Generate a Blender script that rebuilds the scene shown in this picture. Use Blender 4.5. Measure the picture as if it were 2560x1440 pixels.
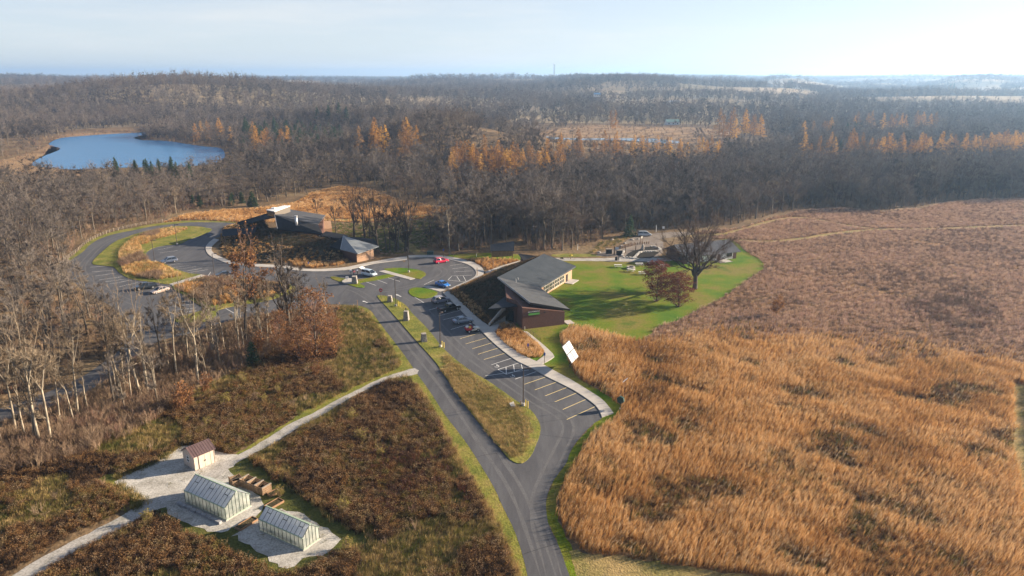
import bpy, bmesh, math, random
import numpy as np
from mathutils import Vector, Matrix

random.seed(7)
RNG = np.random.default_rng(7)
R = math.radians
SC = bpy.context.scene
COL = SC.collection
for _o in list(bpy.data.objects):
    bpy.data.objects.remove(_o)

# ------------------------------------------------------------------ camera, sky, sun, exposure
CAM_H, FPX, PITCH = 55.0, 1809.0, R(16.4)          # drone height, focal length in photo pixels, tilt
cam = bpy.data.cameras.new('camera')
cam.sensor_width = 36.0
cam.lens = 36.0 * FPX / 2560.0
cam.clip_start, cam.clip_end = 0.5, 60000.0
cam_o = bpy.data.objects.new('camera', cam)
COL.objects.link(cam_o)
cam_o.location = (0, 0, CAM_H)
cam_o.rotation_euler = (math.pi / 2 - PITCH, 0, 0)
SC.camera = cam_o

SUN_EL, SUN_AZ = R(17.0), R(16.5)                  # azimuth measured from +x (right) towards +y (away)
sx, sy, sz = math.cos(SUN_EL) * math.cos(SUN_AZ), math.cos(SUN_EL) * math.sin(SUN_AZ), math.sin(SUN_EL)
world = bpy.data.worlds.new('World')
SC.world = world
world.use_nodes = True
wn = world.node_tree
wn.nodes.clear()
w_out = wn.nodes.new('ShaderNodeOutputWorld')
w_bg = wn.nodes.new('ShaderNodeBackground')
w_sky = wn.nodes.new('ShaderNodeTexSky')
w_sky.sky_type = 'NISHITA'
w_sky.sun_disc = False
w_sky.sun_elevation = SUN_EL
w_sky.sun_rotation = math.atan2(sx, sy)
w_sky.altitude = 300
w_sky.air_density, w_sky.dust_density, w_sky.ozone_density = 0.7, 0.7, 3.0
w_bg.inputs['Strength'].default_value = 0.05
# thin high cirrus, laid out on the sky's own directions
w_tc = wn.nodes.new('ShaderNodeTexCoord')
w_map = wn.nodes.new('ShaderNodeMapping')
w_map.inputs['Scale'].default_value = (1.6, 1.6, 17.0)
w_map.inputs['Rotation'].default_value = (0.06, 0.05, 0.3)
w_noi = wn.nodes.new('ShaderNodeTexNoise')
w_noi.inputs['Scale'].default_value = 1.7
w_noi.inputs['Detail'].default_value = 6
w_noi.inputs['Roughness'].default_value = 0.6
w_ramp = wn.nodes.new('ShaderNodeValToRGB')
w_ramp.color_ramp.elements[0].position = 0.47
w_ramp.color_ramp.elements[0].color = (0, 0, 0, 1)
w_ramp.color_ramp.elements[1].position = 0.78
w_ramp.color_ramp.elements[1].color = (0.30, 0.30, 0.30, 1)
w_mix = wn.nodes.new('ShaderNodeMix')
w_mix.data_type = 'RGBA'
wn.links.new(w_tc.outputs['Generated'], w_map.inputs['Vector'])
wn.links.new(w_map.outputs['Vector'], w_noi.inputs['Vector'])
wn.links.new(w_noi.outputs['Fac'], w_ramp.inputs['Fac'])
# pale veil of ground haze all round the horizon, thinning upwards
w_sep = wn.nodes.new('ShaderNodeSeparateXYZ')
w_veil = wn.nodes.new('ShaderNodeMapRange')
w_veil.inputs['From Min'].default_value = 0.0
w_veil.inputs['From Max'].default_value = 0.34
w_veil.inputs['To Min'].default_value = 0.72
w_veil.inputs['To Max'].default_value = 0.10
w_add = wn.nodes.new('ShaderNodeMath')
w_add.operation = 'ADD'
w_add.use_clamp = True
wn.links.new(w_tc.outputs['Generated'], w_sep.inputs[0])
wn.links.new(w_sep.outputs['Z'], w_veil.inputs['Value'])
wn.links.new(w_veil.outputs['Result'], w_add.inputs[0])
wn.links.new(w_ramp.outputs['Color'], w_add.inputs[1])
wn.links.new(w_add.outputs[0], w_mix.inputs['Factor'])
wn.links.new(w_sky.outputs['Color'], w_mix.inputs['A'])
w_mix.inputs['B'].default_value = (5.4, 5.45, 5.35, 1)
wn.links.new(w_mix.outputs['Result'], w_bg.inputs['Color'])
wn.links.new(w_bg.outputs['Background'], w_out.inputs['Surface'])

sun = bpy.data.lights.new('sun', 'SUN')
sun.energy = 5.0
sun.angle = R(0.5)
sun.color = (1.0, 0.83, 0.63)
sun_o = bpy.data.objects.new('sun', sun)
COL.objects.link(sun_o)
sun_o.rotation_euler = Vector((sx, sy, sz)).to_track_quat('Z', 'Y').to_euler()

SC.view_settings.view_transform = 'Standard'
SC.view_settings.look = 'None'
SC.view_settings.gamma = 1.0
SC.view_settings.use_curve_mapping = False
SC.view_settings.exposure = 1.8
SC.render.engine = 'CYCLES'
SC.cycles.max_bounces = 5
SC.cycles.diffuse_bounces = 2
SC.cycles.glossy_bounces = 2
SC.cycles.transmission_bounces = 4
SC.cycles.transparent_max_bounces = 10
SC.cycles.volume_bounces = 1
SC.cycles.use_denoising = True

# ------------------------------------------------------------------ geometry helpers
def G(u, v, z=0.0):
    """ground point (at height z) that the survey photograph shows at pixel u, v"""
    a, b = (u - 1280) / FPX, (v - 720) / FPX
    dy, dz = math.cos(PITCH) - b * math.sin(PITCH), -math.sin(PITCH) - b * math.cos(PITCH)
    t = (z - CAM_H) / dz
    return Vector((a * t, dy * t, z))

def poly_w(px, z=0.0):
    return [G(u, v, z) for u, v in px]

def to_px(x, y, z):
    zc = y * math.cos(PITCH) - (z - CAM_H) * math.sin(PITCH)
    yc = -(y * math.sin(PITCH)) - (z - CAM_H) * math.cos(PITCH)
    return 1280 + FPX * x / zc, 720 + FPX * yc / zc

def inside(poly, xs, ys):
    p = np.array([(q[0], q[1]) for q in poly])
    res = np.zeros(len(xs), bool)
    j = len(p) - 1
    for i in range(len(p)):
        xi, yi, xj, yj = p[i, 0], p[i, 1], p[j, 0], p[j, 1]
        c = ((yi > ys) != (yj > ys)) & (xs < (xj - xi) * (ys - yi) / (yj - yi + 1e-12) + xi)
        res ^= c
        j = i
    return res

def catmull(pts, closed=False, n=4):
    pts = [Vector(p) for p in pts]
    out, m = [], len(pts)
    rng = range(m) if closed else range(m - 1)
    for i in rng:
        p1, p2 = pts[i], pts[(i + 1) % m]
        p0 = pts[i - 1] if (closed or i > 0) else p1
        p3 = pts[(i + 2) % m] if (closed or i + 2 < m) else p2
        for k in range(n):
            t = k / n
            out.append(0.5 * ((2 * p1) + (p2 - p0) * t + (2 * p0 - 5 * p1 + 4 * p2 - p3) * t * t + (3 * p1 - p0 - 3 * p2 + p3) * t ** 3))
    if not closed:
        out.append(pts[-1])
    return out

def resample(pts, n):
    d = [0.0]
    for i in range(1, len(pts)):
        d.append(d[-1] + (pts[i] - pts[i - 1]).length)
    out, j = [], 0
    for k in range(n + 1):
        s = d[-1] * k / n
        while j < len(pts) - 2 and d[j + 1] < s:
            j += 1
        seg = d[j + 1] - d[j]
        out.append(pts[j].lerp(pts[j + 1], (s - d[j]) / seg if seg > 1e-9 else 0))
    return out

def length(pts):
    return sum((pts[i] - pts[i - 1]).length for i in range(1, len(pts)))

class MB:
    """collects vertices and faces of one mesh"""
    def __init__(s):
        s.v, s.f, s.m = [], [], []
    def add(s, verts, faces, mi=0):
        o = len(s.v)
        s.v.extend([tuple(v) for v in verts])
        s.f.extend([tuple(i + o for i in f) for f in faces])
        s.m.extend([mi] * len(faces))
        return s
    def box(s, c, size, rz=0.0, mi=0, mat=None):
        hx, hy, hz = size[0] / 2, size[1] / 2, size[2] / 2
        M = Matrix.Translation(Vector(c)) @ Matrix.Rotation(rz, 4, 'Z') if mat is None else mat
        vs = [M @ Vector((x * hx, y * hy, z * hz)) for x in (-1, 1) for y in (-1, 1) for z in (-1, 1)]
        return s.add(vs, [(0, 1, 3, 2), (4, 6, 7, 5), (0, 4, 5, 1), (2, 3, 7, 6), (0, 2, 6, 4), (1, 5, 7, 3)], mi)
    def prism(s, pts, z0, z1, mi=0):
        n = len(pts)
        b = [(p[0], p[1], z0) for p in pts]
        t = [(p[0], p[1], z1[i] if isinstance(z1, (list, tuple)) else z1) for i, p in enumerate(pts)]
        fs = [tuple(range(n, 2 * n)), tuple(reversed(range(n)))] + [(i, (i + 1) % n, n + (i + 1) % n, n + i) for i in range(n)]
        return s.add(b + t, fs, mi)
    def slab(s, pts, th, mi=0):
        """polygon given by its upper face, thickness straight down"""
        n = len(pts)
        t = [tuple(p) for p in pts]
        b = [(p[0], p[1], p[2] - th) for p in pts]
        return s.add(t + b, [tuple(range(n)), tuple(reversed(range(n, 2 * n)))] + [(i, i + n, (i + 1) % n + n, (i + 1) % n) for i in range(n)], mi)
    def tube(s, pts, rad, sides=6, mi=0, cap=True):
        pts = [Vector(p) for p in pts]
        if not isinstance(rad, (list, tuple)):
            rad = [rad] * len(pts)
        vs, fs = [], []
        for i, p in enumerate(pts):
            d = (pts[min(i + 1, len(pts) - 1)] - pts[max(i - 1, 0)])
            d = d.normalized() if d.length > 1e-9 else Vector((0, 0, 1))
            a = d.orthogonal().normalized() if abs(d.z) < 0.9 else Vector((1, 0, 0)) - d * d.x
            a.normalize()
            b = d.cross(a)
            for k in range(sides):
                t = 2 * math.pi * k / sides
                vs.append(p + (a * math.cos(t) + b * math.sin(t)) * rad[i])
        for i in range(len(pts) - 1):
            for k in range(sides):
                k2 = (k + 1) % sides
                fs.append((i * sides + k, i * sides + k2, (i + 1) * sides + k2, (i + 1) * sides + k))
        if cap:
            fs.append(tuple(reversed(range(sides))))
            fs.append(tuple((len(pts) - 1) * sides + k for k in range(sides)))
        return s.add(vs, fs, mi)
    def mesh(s, name, mats, smooth=False):
        me = bpy.data.meshes.new(name)
        me.from_pydata(s.v, [], s.f)
        for m in (mats if isinstance(mats, (list, tuple)) else [mats]):
            me.materials.append(m)
        if any(s.m):
            me.polygons.foreach_set('material_index', s.m)
        if smooth:
            me.polygons.foreach_set('use_smooth', [True] * len(me.polygons))
        me.update()
        return me
    def build(s, name, mats, parent=None, smooth=False, label=None):
        return link(name, s.mesh(name, mats, smooth), parent, label=label)

def link(name, data, parent=None, label=None, loc=None, rz=None):
    o = bpy.data.objects.new(name, data)
    COL.objects.link(o)
    if parent is not None:
        o.parent = parent
        if parent.name in IN_WORLD:
            o.matrix_parent_inverse = parent.matrix_basis.inverted()
    if loc is not None:
        o.location = loc
    if rz is not None:
        o.rotation_euler = (0, 0, rz)
    if label:
        o['label'] = label
    return o

IN_WORLD = set()
def empty(name, loc=(0, 0, 0), rz=0.0, world=False):
    """a thing's root; parts under it are written in the thing's own coordinates (world=True: in world coordinates)"""
    o = bpy.data.objects.new(name, None)
    COL.objects.link(o)
    o.location = loc
    o.rotation_euler = (0, 0, rz)
    if world:
        IN_WORLD.add(o.name)
    return o

def tag(o, label, cat, group=None):
    o['label'], o['category'] = label, cat
    if group:
        o['group'] = group
    return o

def struct(o, kind='structure', label=None):
    o['kind'] = kind
    if label:
        o['label'] = label
    return o

def copy_tree(o, parent=None):
    c = o.copy()
    COL.objects.link(c)
    c.parent = parent
    for ch in list(o.children):
        copy_tree(ch, c)
    return c

# ------------------------------------------------------------------ materials
def mat(name, cols, scale=1.0, detail=4.0, rough=0.85, bump=0.0, bscale=None, spec=0.25, metal=0.0, src='pos', stretch=(1, 1, 1), rot=0.0,
        fine=0.0, fscale=8.0, rnd=0.0, lo=0.3, hi=0.7, two=0.0, bdist=0.05, clear=0.0):
    m = bpy.data.materials.new(name)
    m.use_nodes = True
    nt = m.node_tree
    N, L = nt.nodes, nt.links
    bs = N['Principled BSDF']
    bs.inputs['Roughness'].default_value = rough
    bs.inputs['Specular IOR Level'].default_value = spec
    bs.inputs['Metallic'].default_value = metal
    if not isinstance(cols[0], (tuple, list)):
        cols = [cols]
    if src == 'pos':
        g = N.new('ShaderNodeNewGeometry').outputs['Position']
    elif src == 'obj':
        g = N.new('ShaderNodeTexCoord').outputs['Object']
    else:
        g = N.new('ShaderNodeObjectInfo').outputs['Location']
    mp = N.new('ShaderNodeMapping')
    mp.inputs['Scale'].default_value = stretch
    mp.inputs['Rotation'].default_value = (0, 0, rot)
    L.new(g, mp.inputs['Vector'])
    col = None
    if len(cols) > 1:
        nz = N.new('ShaderNodeTexNoise')
        nz.inputs['Scale'].default_value = scale
        nz.inputs['Detail'].default_value = detail
        nz.inputs['Roughness'].default_value = 0.6
        L.new(mp.outputs['Vector'], nz.inputs['Vector'])
        fac = nz.outputs['Fac']
        if rnd:
            oi = N.new('ShaderNodeObjectInfo')
            ma = N.new('ShaderNodeMath')
            ma.operation = 'MULTIPLY_ADD'
            L.new(oi.outputs['Random'], ma.inputs[0])
            ma.inputs[1].default_value = rnd
            ma.inputs[2].default_value = -rnd / 2
            ad = N.new('ShaderNodeMath')
            ad.operation = 'ADD'
            L.new(fac, ad.inputs[0])
            L.new(ma.outputs[0], ad.inputs[1])
            fac = ad.outputs[0]
        rp = N.new('ShaderNodeValToRGB')
        el = rp.color_ramp.elements
        while len(el) < len(cols):
            el.new(0.5)
        for i, c in enumerate(cols):
            el[i].position = lo + (hi - lo) * i / (len(cols) - 1)
            el[i].color = (*c, 1)
        L.new(fac, rp.inputs['Fac'])
        col = rp.outputs['Color']
    if fine:
        n2 = N.new('ShaderNodeTexNoise')
        n2.inputs['Scale'].default_value = fscale
        n2.inputs['Detail'].default_value = 3
        L.new(N.new('ShaderNodeNewGeometry').outputs['Position'], n2.inputs['Vector'])
        mr = N.new('ShaderNodeMapRange')
        mr.inputs['From Min'].default_value = 0.3
        mr.inputs['From Max'].default_value = 0.7
        mr.inputs['To Min'].default_value = 1 - fine
        mr.inputs['To Max'].default_value = 1 + fine
        L.new(n2.outputs['Fac'], mr.inputs['Value'])
        mx = N.new('ShaderNodeVectorMath')
        mx.operation = 'SCALE'
        if col is not None:
            L.new(col, mx.inputs[0])
        else:
            mx.inputs[0].default_value = cols[0]
        L.new(mr.outputs['Result'], mx.inputs['Scale'])
        col = mx.outputs['Vector']
    if col is not None:
        L.new(col, bs.inputs['Base Color'])
    else:
        bs.inputs['Base Color'].default_value = (*cols[0], 1)
    if bump:
        n3 = N.new('ShaderNodeTexNoise')
        n3.inputs['Scale'].default_value = bscale or scale * 4
        n3.inputs['Detail'].default_value = 5
        L.new(mp.outputs['Vector'], n3.inputs['Vector'])
        bp = N.new('ShaderNodeBump')
        bp.inputs['Strength'].default_value = bump
        bp.inputs['Distance'].default_value = bdist
        L.new(n3.outputs['Fac'], bp.inputs['Height'])
        L.new(bp.outputs['Normal'], bs.inputs['Normal'])
    if two:
        # thin leaves and blades let part of the light through
        tr = N.new('ShaderNodeBsdfTranslucent')
        if col is not None:
            L.new(col, tr.inputs['Color'])
        else:
            tr.inputs['Color'].default_value = (*cols[0], 1)
        ms = N.new('ShaderNodeMixShader')
        ms.inputs['Fac'].default_value = two
        L.new(bs.outputs['BSDF'], ms.inputs[1])
        L.new(tr.outputs['BSDF'], ms.inputs[2])
        L.new(ms.outputs['Shader'], N['Material Output'].inputs['Surface'])
        if clear:
            tp = N.new('ShaderNodeBsdfTransparent')
            m2 = N.new('ShaderNodeMixShader')
            m2.inputs['Fac'].default_value = clear
            L.new(ms.outputs['Shader'], m2.inputs[1])
            L.new(tp.outputs['BSDF'], m2.inputs[2])
            L.new(m2.outputs['Shader'], N['Material Output'].inputs['Surface'])
    return m

def rows_mat(name, c1, c2, scale, direction, rough=0.6, spec=0.3, bump=0.4, fine=0.12):
    """courses of shingles or ribs: a wave across one direction"""
    m = mat(name, [c1, c2], scale=0.35, rough=rough, spec=spec, fine=fine, fscale=3.0)
    nt = m.node_tree
    N, L = nt.nodes, nt.links
    mp = N.new('ShaderNodeMapping')
    mp.inputs['Rotation'].default_value = direction
    wv = N.new('ShaderNodeTexWave')
    wv.wave_profile = 'SAW'
    wv.inputs['Scale'].default_value = scale
    wv.inputs['Distortion'].default_value = 0.3
    bp = N.new('ShaderNodeBump')
    bp.inputs['Strength'].default_value = bump
    bp.inputs['Distance'].default_value = 0.08
    L.new(N.new('ShaderNodeNewGeometry').outputs['Position'], mp.inputs['Vector'])
    L.new(mp.outputs['Vector'], wv.inputs['Vector'])
    L.new(wv.outputs['Fac'], bp.inputs['Height'])
    L.new(bp.outputs['Normal'], N['Principled BSDF'].inputs['Normal'])
    return m

M = {}
M['ground'] = mat('ground_soil', [(0.07, 0.05, 0.03), (0.15, 0.10, 0.055), (0.20, 0.15, 0.085)], scale=0.05, detail=7, fine=0.35, fscale=1.2, bump=0.8, bscale=0.9, bdist=0.4, rough=1, spec=0.1)
M['asphalt'] = mat('asphalt', [(0.050, 0.050, 0.055), (0.088, 0.088, 0.093), (0.062, 0.062, 0.068), (0.10, 0.098, 0.10)], scale=0.22, detail=6, stretch=(1, 0.16, 1), rot=R(-24), fine=0.12, fscale=5, bump=0.15, bscale=40, rough=0.8, spec=0.3)
M['court'] = mat('court_gravel', [(0.13, 0.105, 0.085), (0.21, 0.175, 0.145)], scale=0.3, detail=7, fine=0.25, fscale=3, rough=0.95)
M['worn'] = mat('worn_asphalt', [(0.088, 0.087, 0.09), (0.115, 0.113, 0.115)], scale=0.5, detail=6, fine=0.15, fscale=4, rough=0.8)
M['thatch'] = mat('prairie_thatch', [(0.09, 0.05, 0.025), (0.19, 0.105, 0.045), (0.27, 0.16, 0.075), (0.13, 0.10, 0.035)], scale=0.12, detail=7, fine=0.35, fscale=1.5, bump=0.9, bscale=2, bdist=0.3, rough=1, spec=0.1)
M['lawn'] = mat('lawn_grass', [(0.040, 0.115, 0.003), (0.078, 0.142, 0.005), (0.120, 0.148, 0.008), (0.165, 0.138, 0.028), (0.068, 0.112, 0.006)], scale=0.09, detail=8, fine=0.25, fscale=2.5, bump=0.7, bscale=5, bdist=0.12, rough=0.95, spec=0.12)
M['verge'] = mat('verge_grass', [(0.09, 0.11, 0.02), (0.16, 0.16, 0.03), (0.25, 0.19, 0.06)], scale=0.25, detail=6, fine=0.3, fscale=2.2, bump=0.8, bscale=4, bdist=0.15, rough=0.95, spec=0.12)
M['mown_dry'] = mat('mown_dry_grass', [(0.12, 0.12, 0.03), (0.24, 0.18, 0.07), (0.30, 0.21, 0.09)], scale=0.2, detail=7, fine=0.3, fscale=2.2, bump=0.8, bscale=4, bdist=0.15, rough=0.95, spec=0.12)
M['dark_grass'] = mat('dark_and_shaded_grass', [(0.045, 0.055, 0.014), (0.085, 0.09, 0.022), (0.13, 0.11, 0.035)], scale=0.4, detail=6, fine=0.3, fscale=3, bump=0.8, bscale=5, bdist=0.12, rough=0.95, spec=0.12)  # own dark green on mown ground; on the wood meadow it carries tree shade
M['concrete'] = mat('concrete', [(0.34, 0.32, 0.29), (0.44, 0.41, 0.37)], scale=0.5, detail=6, fine=0.08, fscale=6, bump=0.1, bscale=20, rough=0.85)
M['gravel'] = mat('limestone_gravel', [(0.26, 0.245, 0.21), (0.38, 0.36, 0.32), (0.48, 0.46, 0.42)], scale=0.45, detail=8, fine=0.3, fscale=4, bump=0.7, bscale=12, bdist=0.06, rough=0.95)
M['path'] = mat('gravel_path', [(0.22, 0.21, 0.18), (0.33, 0.31, 0.28), (0.38, 0.36, 0.33)], scale=0.5, detail=8, fine=0.25, fscale=4, bump=0.6, bscale=12, bdist=0.05, rough=0.95)
M['paint_w'] = mat('road_paint_white', [(0.55, 0.55, 0.53), (0.72, 0.72, 0.70)], scale=3, fine=0.15, fscale=6, rough=0.7)
M['paint_y'] = mat('road_paint_yellow', [(0.60, 0.46, 0.18), (0.72, 0.58, 0.28)], scale=3, fine=0.15, fscale=6, rough=0.7)
M['seal_and_shadow'] = mat('sealant_and_shadow', (0.015, 0.015, 0.017), rough=0.5)
M['water'] = mat('lake_water', (0.03, 0.145, 0.32), rough=0.25, spec=0.14, bump=0.25, bscale=0.6, bdist=0.1)  # blue of the reflected sky put into the base colour, specular kept low
M['river'] = mat('river_water', (0.05, 0.09, 0.13), rough=0.12, spec=0.7, bump=0.2, bscale=0.6, bdist=0.1)
M['marsh'] = mat('marsh_sedge', [(0.13, 0.085, 0.045), (0.25, 0.16, 0.085), (0.32, 0.22, 0.12)], scale=0.03, detail=8, fine=0.3, fscale=0.4, bump=0.8, bscale=0.6, bdist=0.6, rough=1, spec=0.1)
M['field'] = mat('far_field', [(0.13, 0.11, 0.055), (0.26, 0.20, 0.12), (0.40, 0.31, 0.20)], scale=0.004, detail=5, rough=1, spec=0.1)
M['brick'] = mat('brown_brick', [(0.085, 0.042, 0.032), (0.13, 0.068, 0.052)], scale=3.0, detail=6, fine=0.15, fscale=4, stretch=(1, 1, 4), bump=0.2, bscale=12, rough=0.9)
M['brick_pale'] = mat('buff_brick', [(0.30, 0.18, 0.11), (0.40, 0.26, 0.17)], scale=3.0, detail=6, fine=0.12, fscale=4, stretch=(1, 1, 4), bump=0.2, bscale=12, rough=0.9)
M['trim'] = mat('dark_trim', (0.02, 0.02, 0.022), rough=0.5)
M['glass'] = mat('window_glass', (0.02, 0.03, 0.03), rough=0.08, spec=0.6)
M['cream'] = mat('cream_paint', [(0.50, 0.44, 0.35), (0.58, 0.52, 0.42)], scale=2, rough=0.7)
M['white'] = mat('white_paint', [(0.66, 0.65, 0.63), (0.76, 0.75, 0.73)], scale=1.5, rough=0.6)
M['wood'] = mat('weathered_wood', [(0.16, 0.10, 0.06), (0.27, 0.18, 0.11)], scale=4, stretch=(1, 1, 0.3), rough=0.85)
M['wood_grey'] = mat('grey_wood', [(0.20, 0.17, 0.14), (0.34, 0.29, 0.23)], scale=4, stretch=(1, 1, 0.3), rough=0.9)
M['steel'] = mat('dark_steel', (0.045, 0.035, 0.03), rough=0.45, spec=0.4)
M['zinc'] = mat('zinc', (0.55, 0.55, 0.55), rough=0.35, metal=0.6)
M['yellow'] = mat('yellow_paint', (0.62, 0.47, 0.06), rough=0.5)
M['stone'] = mat('field_stone', [(0.14, 0.13, 0.12), (0.30, 0.27, 0.24), (0.45, 0.41, 0.36)], scale=5, detail=3, fine=0.2, fscale=9, rough=0.95, bump=0.5, bscale=10)
M['black_soil'] = mat('black_mulch', [(0.012, 0.011, 0.010), (0.03, 0.027, 0.023)], scale=2, rough=1, spec=0.1, bump=0.6, bscale=6)

# ------------------------------------------------------------------ terrain
def waves(x, y, seed, wl, n=7):
    r = np.random.default_rng(seed)
    o = np.zeros_like(x)
    for _ in range(n):
        a, ph, w = r.uniform(0, 2 * math.pi), r.uniform(0, 6.28), wl * r.uniform(0.6, 1.7)
        o += np.sin((x * math.cos(a) + y * math.sin(a)) * 2 * math.pi / w + ph)
    return o / n

HILLS = [(G(390, 284), 190, 20), (G(230, 258), 300, 9), (G(1080, 385), 90, 17), (G(930, 345), 130, 15), (G(760, 330), 90, 8), (G(600, 275), 240, 14), (G(1500, 250), 400, 16), (G(700, 262), 350, 16)]

def terrain(x, y):
    x, y = np.asarray(x, float), np.asarray(y, float)
    d = np.hypot(x, y)
    s = np.clip((d - 800) / 2600, 0, 1)
    s = s * s * (3 - 2 * s)
    far = s * (15 + 66 * waves(x, y, 3, 1500) + 44 * waves(x, y, 5, 560))
    s2 = np.clip((d - 3500) / 3500, 0, 1)
    far = far * (1 - s2) + s2 * (20 + 26 * waves(x, y, 9, 2300) + 8 * np.clip(x / np.maximum(d, 1), -1, 1))
    h = np.clip(far, -2, 40) * (d > 780)
    for c, r, a in HILLS:
        h = h + a * np.exp(-((x - c.x) ** 2 + (y - c.y) ** 2) / (r * r)) * np.clip((d - 400) / 60, 0, 1)
    return np.where(d < 400, 0.0, h)

LAKE_PX = [(124, 358), (151, 346), (201, 341), (269, 336), (330, 333), (385, 331), (340, 343), (338, 347), (360, 351), (420, 353), (470, 361), (515, 367), (551, 371), (562, 385), (558, 398), (530, 410),
           (450, 418), (302, 420), (178, 425), (134, 420), (80, 414), (101, 395), (145, 377), (148, 371), (126, 364)]
LAKE = poly_w(LAKE_PX)
_c = Vector((sum(p.x for p in LAKE) / len(LAKE), sum(p.y for p in LAKE) / len(LAKE), 0))

LEVEL = [(_c, 165), (G(1530, 335), 130), (G(1350, 293), 70), (G(2255, 333), 70)]

def ground_z(x, y):
    """terrain with the lake basin kept level"""
    z = terrain(x, y)
    for c, r in LEVEL:
        z = z * np.clip((np.hypot((np.asarray(x) - c.x) / 1.15, np.asarray(y) - c.y) - r) / 60, 0, 1)
    return z

def build_ground():
    ang = np.concatenate([np.linspace(-R(48), R(48), 280), np.linspace(R(48), 2 * math.pi - R(48), 40)[1:-1]])
    rad = np.concatenate([np.linspace(20, 400, 14), np.geomspace(415, 12000, 130)])
    vs = [(0, 0, 0)]
    A, Rr = np.meshgrid(ang, rad)
    X, Y = (np.sin(A) * Rr).ravel(), (np.cos(A) * Rr).ravel()
    Z = ground_z(X, Y)
    vs += list(zip(X.tolist(), Y.tolist(), Z.tolist()))
    n = len(ang)
    fs = [(0, 1 + (k + 1) % n, 1 + k) for k in range(n)]
    for i in range(len(rad) - 1):
        a, b = 1 + i * n, 1 + (i + 1) * n
        fs += [(a + k, a + (k + 1) % n, b + (k + 1) % n, b + k) for k in range(n)]
    mb = MB()
    mb.v, mb.f, mb.m = vs, fs, [0] * len(fs)
    ring = [0] * n + [1 if rad[i] > 880 else 0 for i in range(len(rad) - 1) for _ in range(n)]
    mb.m = ring
    o = mb.build('ground', [M['ground'], M['field']], smooth=True)
    return struct(o)
build_ground()

EXCL = []          # plan outlines that tall plants keep out of

def sheet(name, px, z, m, smooth=3, jitter=0.0, excl=True, kind='structure', thick=0.0, label=None, world=None, parent=None):
    pts = world or poly_w(px)
    pts = catmull(pts, True, smooth) if smooth else [Vector(p) for p in pts]
    if jitter:
        fine = []
        for i, p in enumerate(pts):
            q = pts[(i + 1) % len(pts)]
            k = max(1, int((q - p).length / 0.8))
            for j in range(k):
                c = p.lerp(q, j / k)
                fine.append(Vector((c.x + random.gauss(0, jitter), c.y + random.gauss(0, jitter), 0)))
        pts = fine
    mb = MB()
    if thick:
        mb.prism(pts, z - thick, z)
    else:
        mb.add([(p.x, p.y, z) for p in pts], [tuple(range(len(pts)))])
    me = mb.mesh(name, m)
    bm = bmesh.new()
    bm.from_mesh(me)
    bmesh.ops.triangulate(bm, faces=[f for f in bm.faces if len(f.verts) > 4])
    bmesh.ops.recalc_face_normals(bm, faces=bm.faces)
    if not thick:
        for f in bm.faces:
            if f.normal.z < 0:
                f.normal_flip()
    bm.to_mesh(me)
    bm.free()
    o = link(name, me, parent, label=label)
    if parent is None:
        struct(o, kind)
    if excl:
        EXCL.append(pts)
    return pts

# asphalt: entrance road, the lot along the long island, the round lot, the loop and the lower lot
ROAD_R = [(1480, 1560), (1424, 1440), (1400, 1372), (1377, 1324), (1362, 1279), (1362, 1245), (1385, 1200), (1415, 1159), (1422, 1140), (1430, 1122), (1445, 1100), (1465, 1077), (1487, 1057), (1505, 1044)]
KERB_R = [(1505, 1044), (1495, 1022), (1477, 1005), (1440, 980), (1402, 960), (1365, 942), (1327, 920), (1290, 902), (1250, 872), (1225, 850), (1200, 825), (1175, 800), (1150, 775), (1125, 750), (1107, 732)]
LOT_R = [(1107, 732), (1122, 722), (1145, 713), (1180, 697), (1190, 685), (1185, 672), (1165, 660), (1135, 652), (1117, 648), (1085, 644), (1022, 645), (1012, 656)]
WALK_LOW = [(1000, 652), (935, 660), (892, 670), (860, 676), (810, 679), (772, 679), (735, 676), (710, 671), (650, 668), (582, 662), (550, 652), (525, 640), (515, 627), (515, 617), (522, 607), (535, 597)]
LOOP_OUT = [(560, 590), (610, 582), (630, 570), (592, 558), (525, 556), (475, 556), (425, 561), (375, 567), (337, 575), (287, 585), (250, 597), (225, 612), (207, 630), (182, 647), (170, 660), (168, 680), (185, 705), (225, 735),
            (272, 762), (305, 790), (318, 830), (306, 865), (262, 903), (200, 945), (100, 988), (40, 1010), (-60, 1040)]
LOOP_IN = [(-60, 1070), (60, 1036), (150, 1008), (230, 972), (300, 925), (355, 880), (400, 852), (470, 835), (550, 808), (610, 794), (700, 778), (780, 766), (830, 761), (892, 764), (910, 767), (927, 777), (942, 797), (967, 830), (1005, 880),
           (1034, 921), (1044, 936), (1077, 982), (1111, 1035), (1160, 1099), (1197, 1155), (1235, 1219), (1257, 1267), (1291, 1339), (1319, 1440), (1335, 1560)]
ASPHALT = sheet('road', ROAD_R + KERB_R[1:] + LOT_R[1:] + WALK_LOW + LOOP_OUT + LOOP_IN, 0.02, M['asphalt'], smooth=3)
ROAD_OBJ = bpy.data.objects['road']

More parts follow.
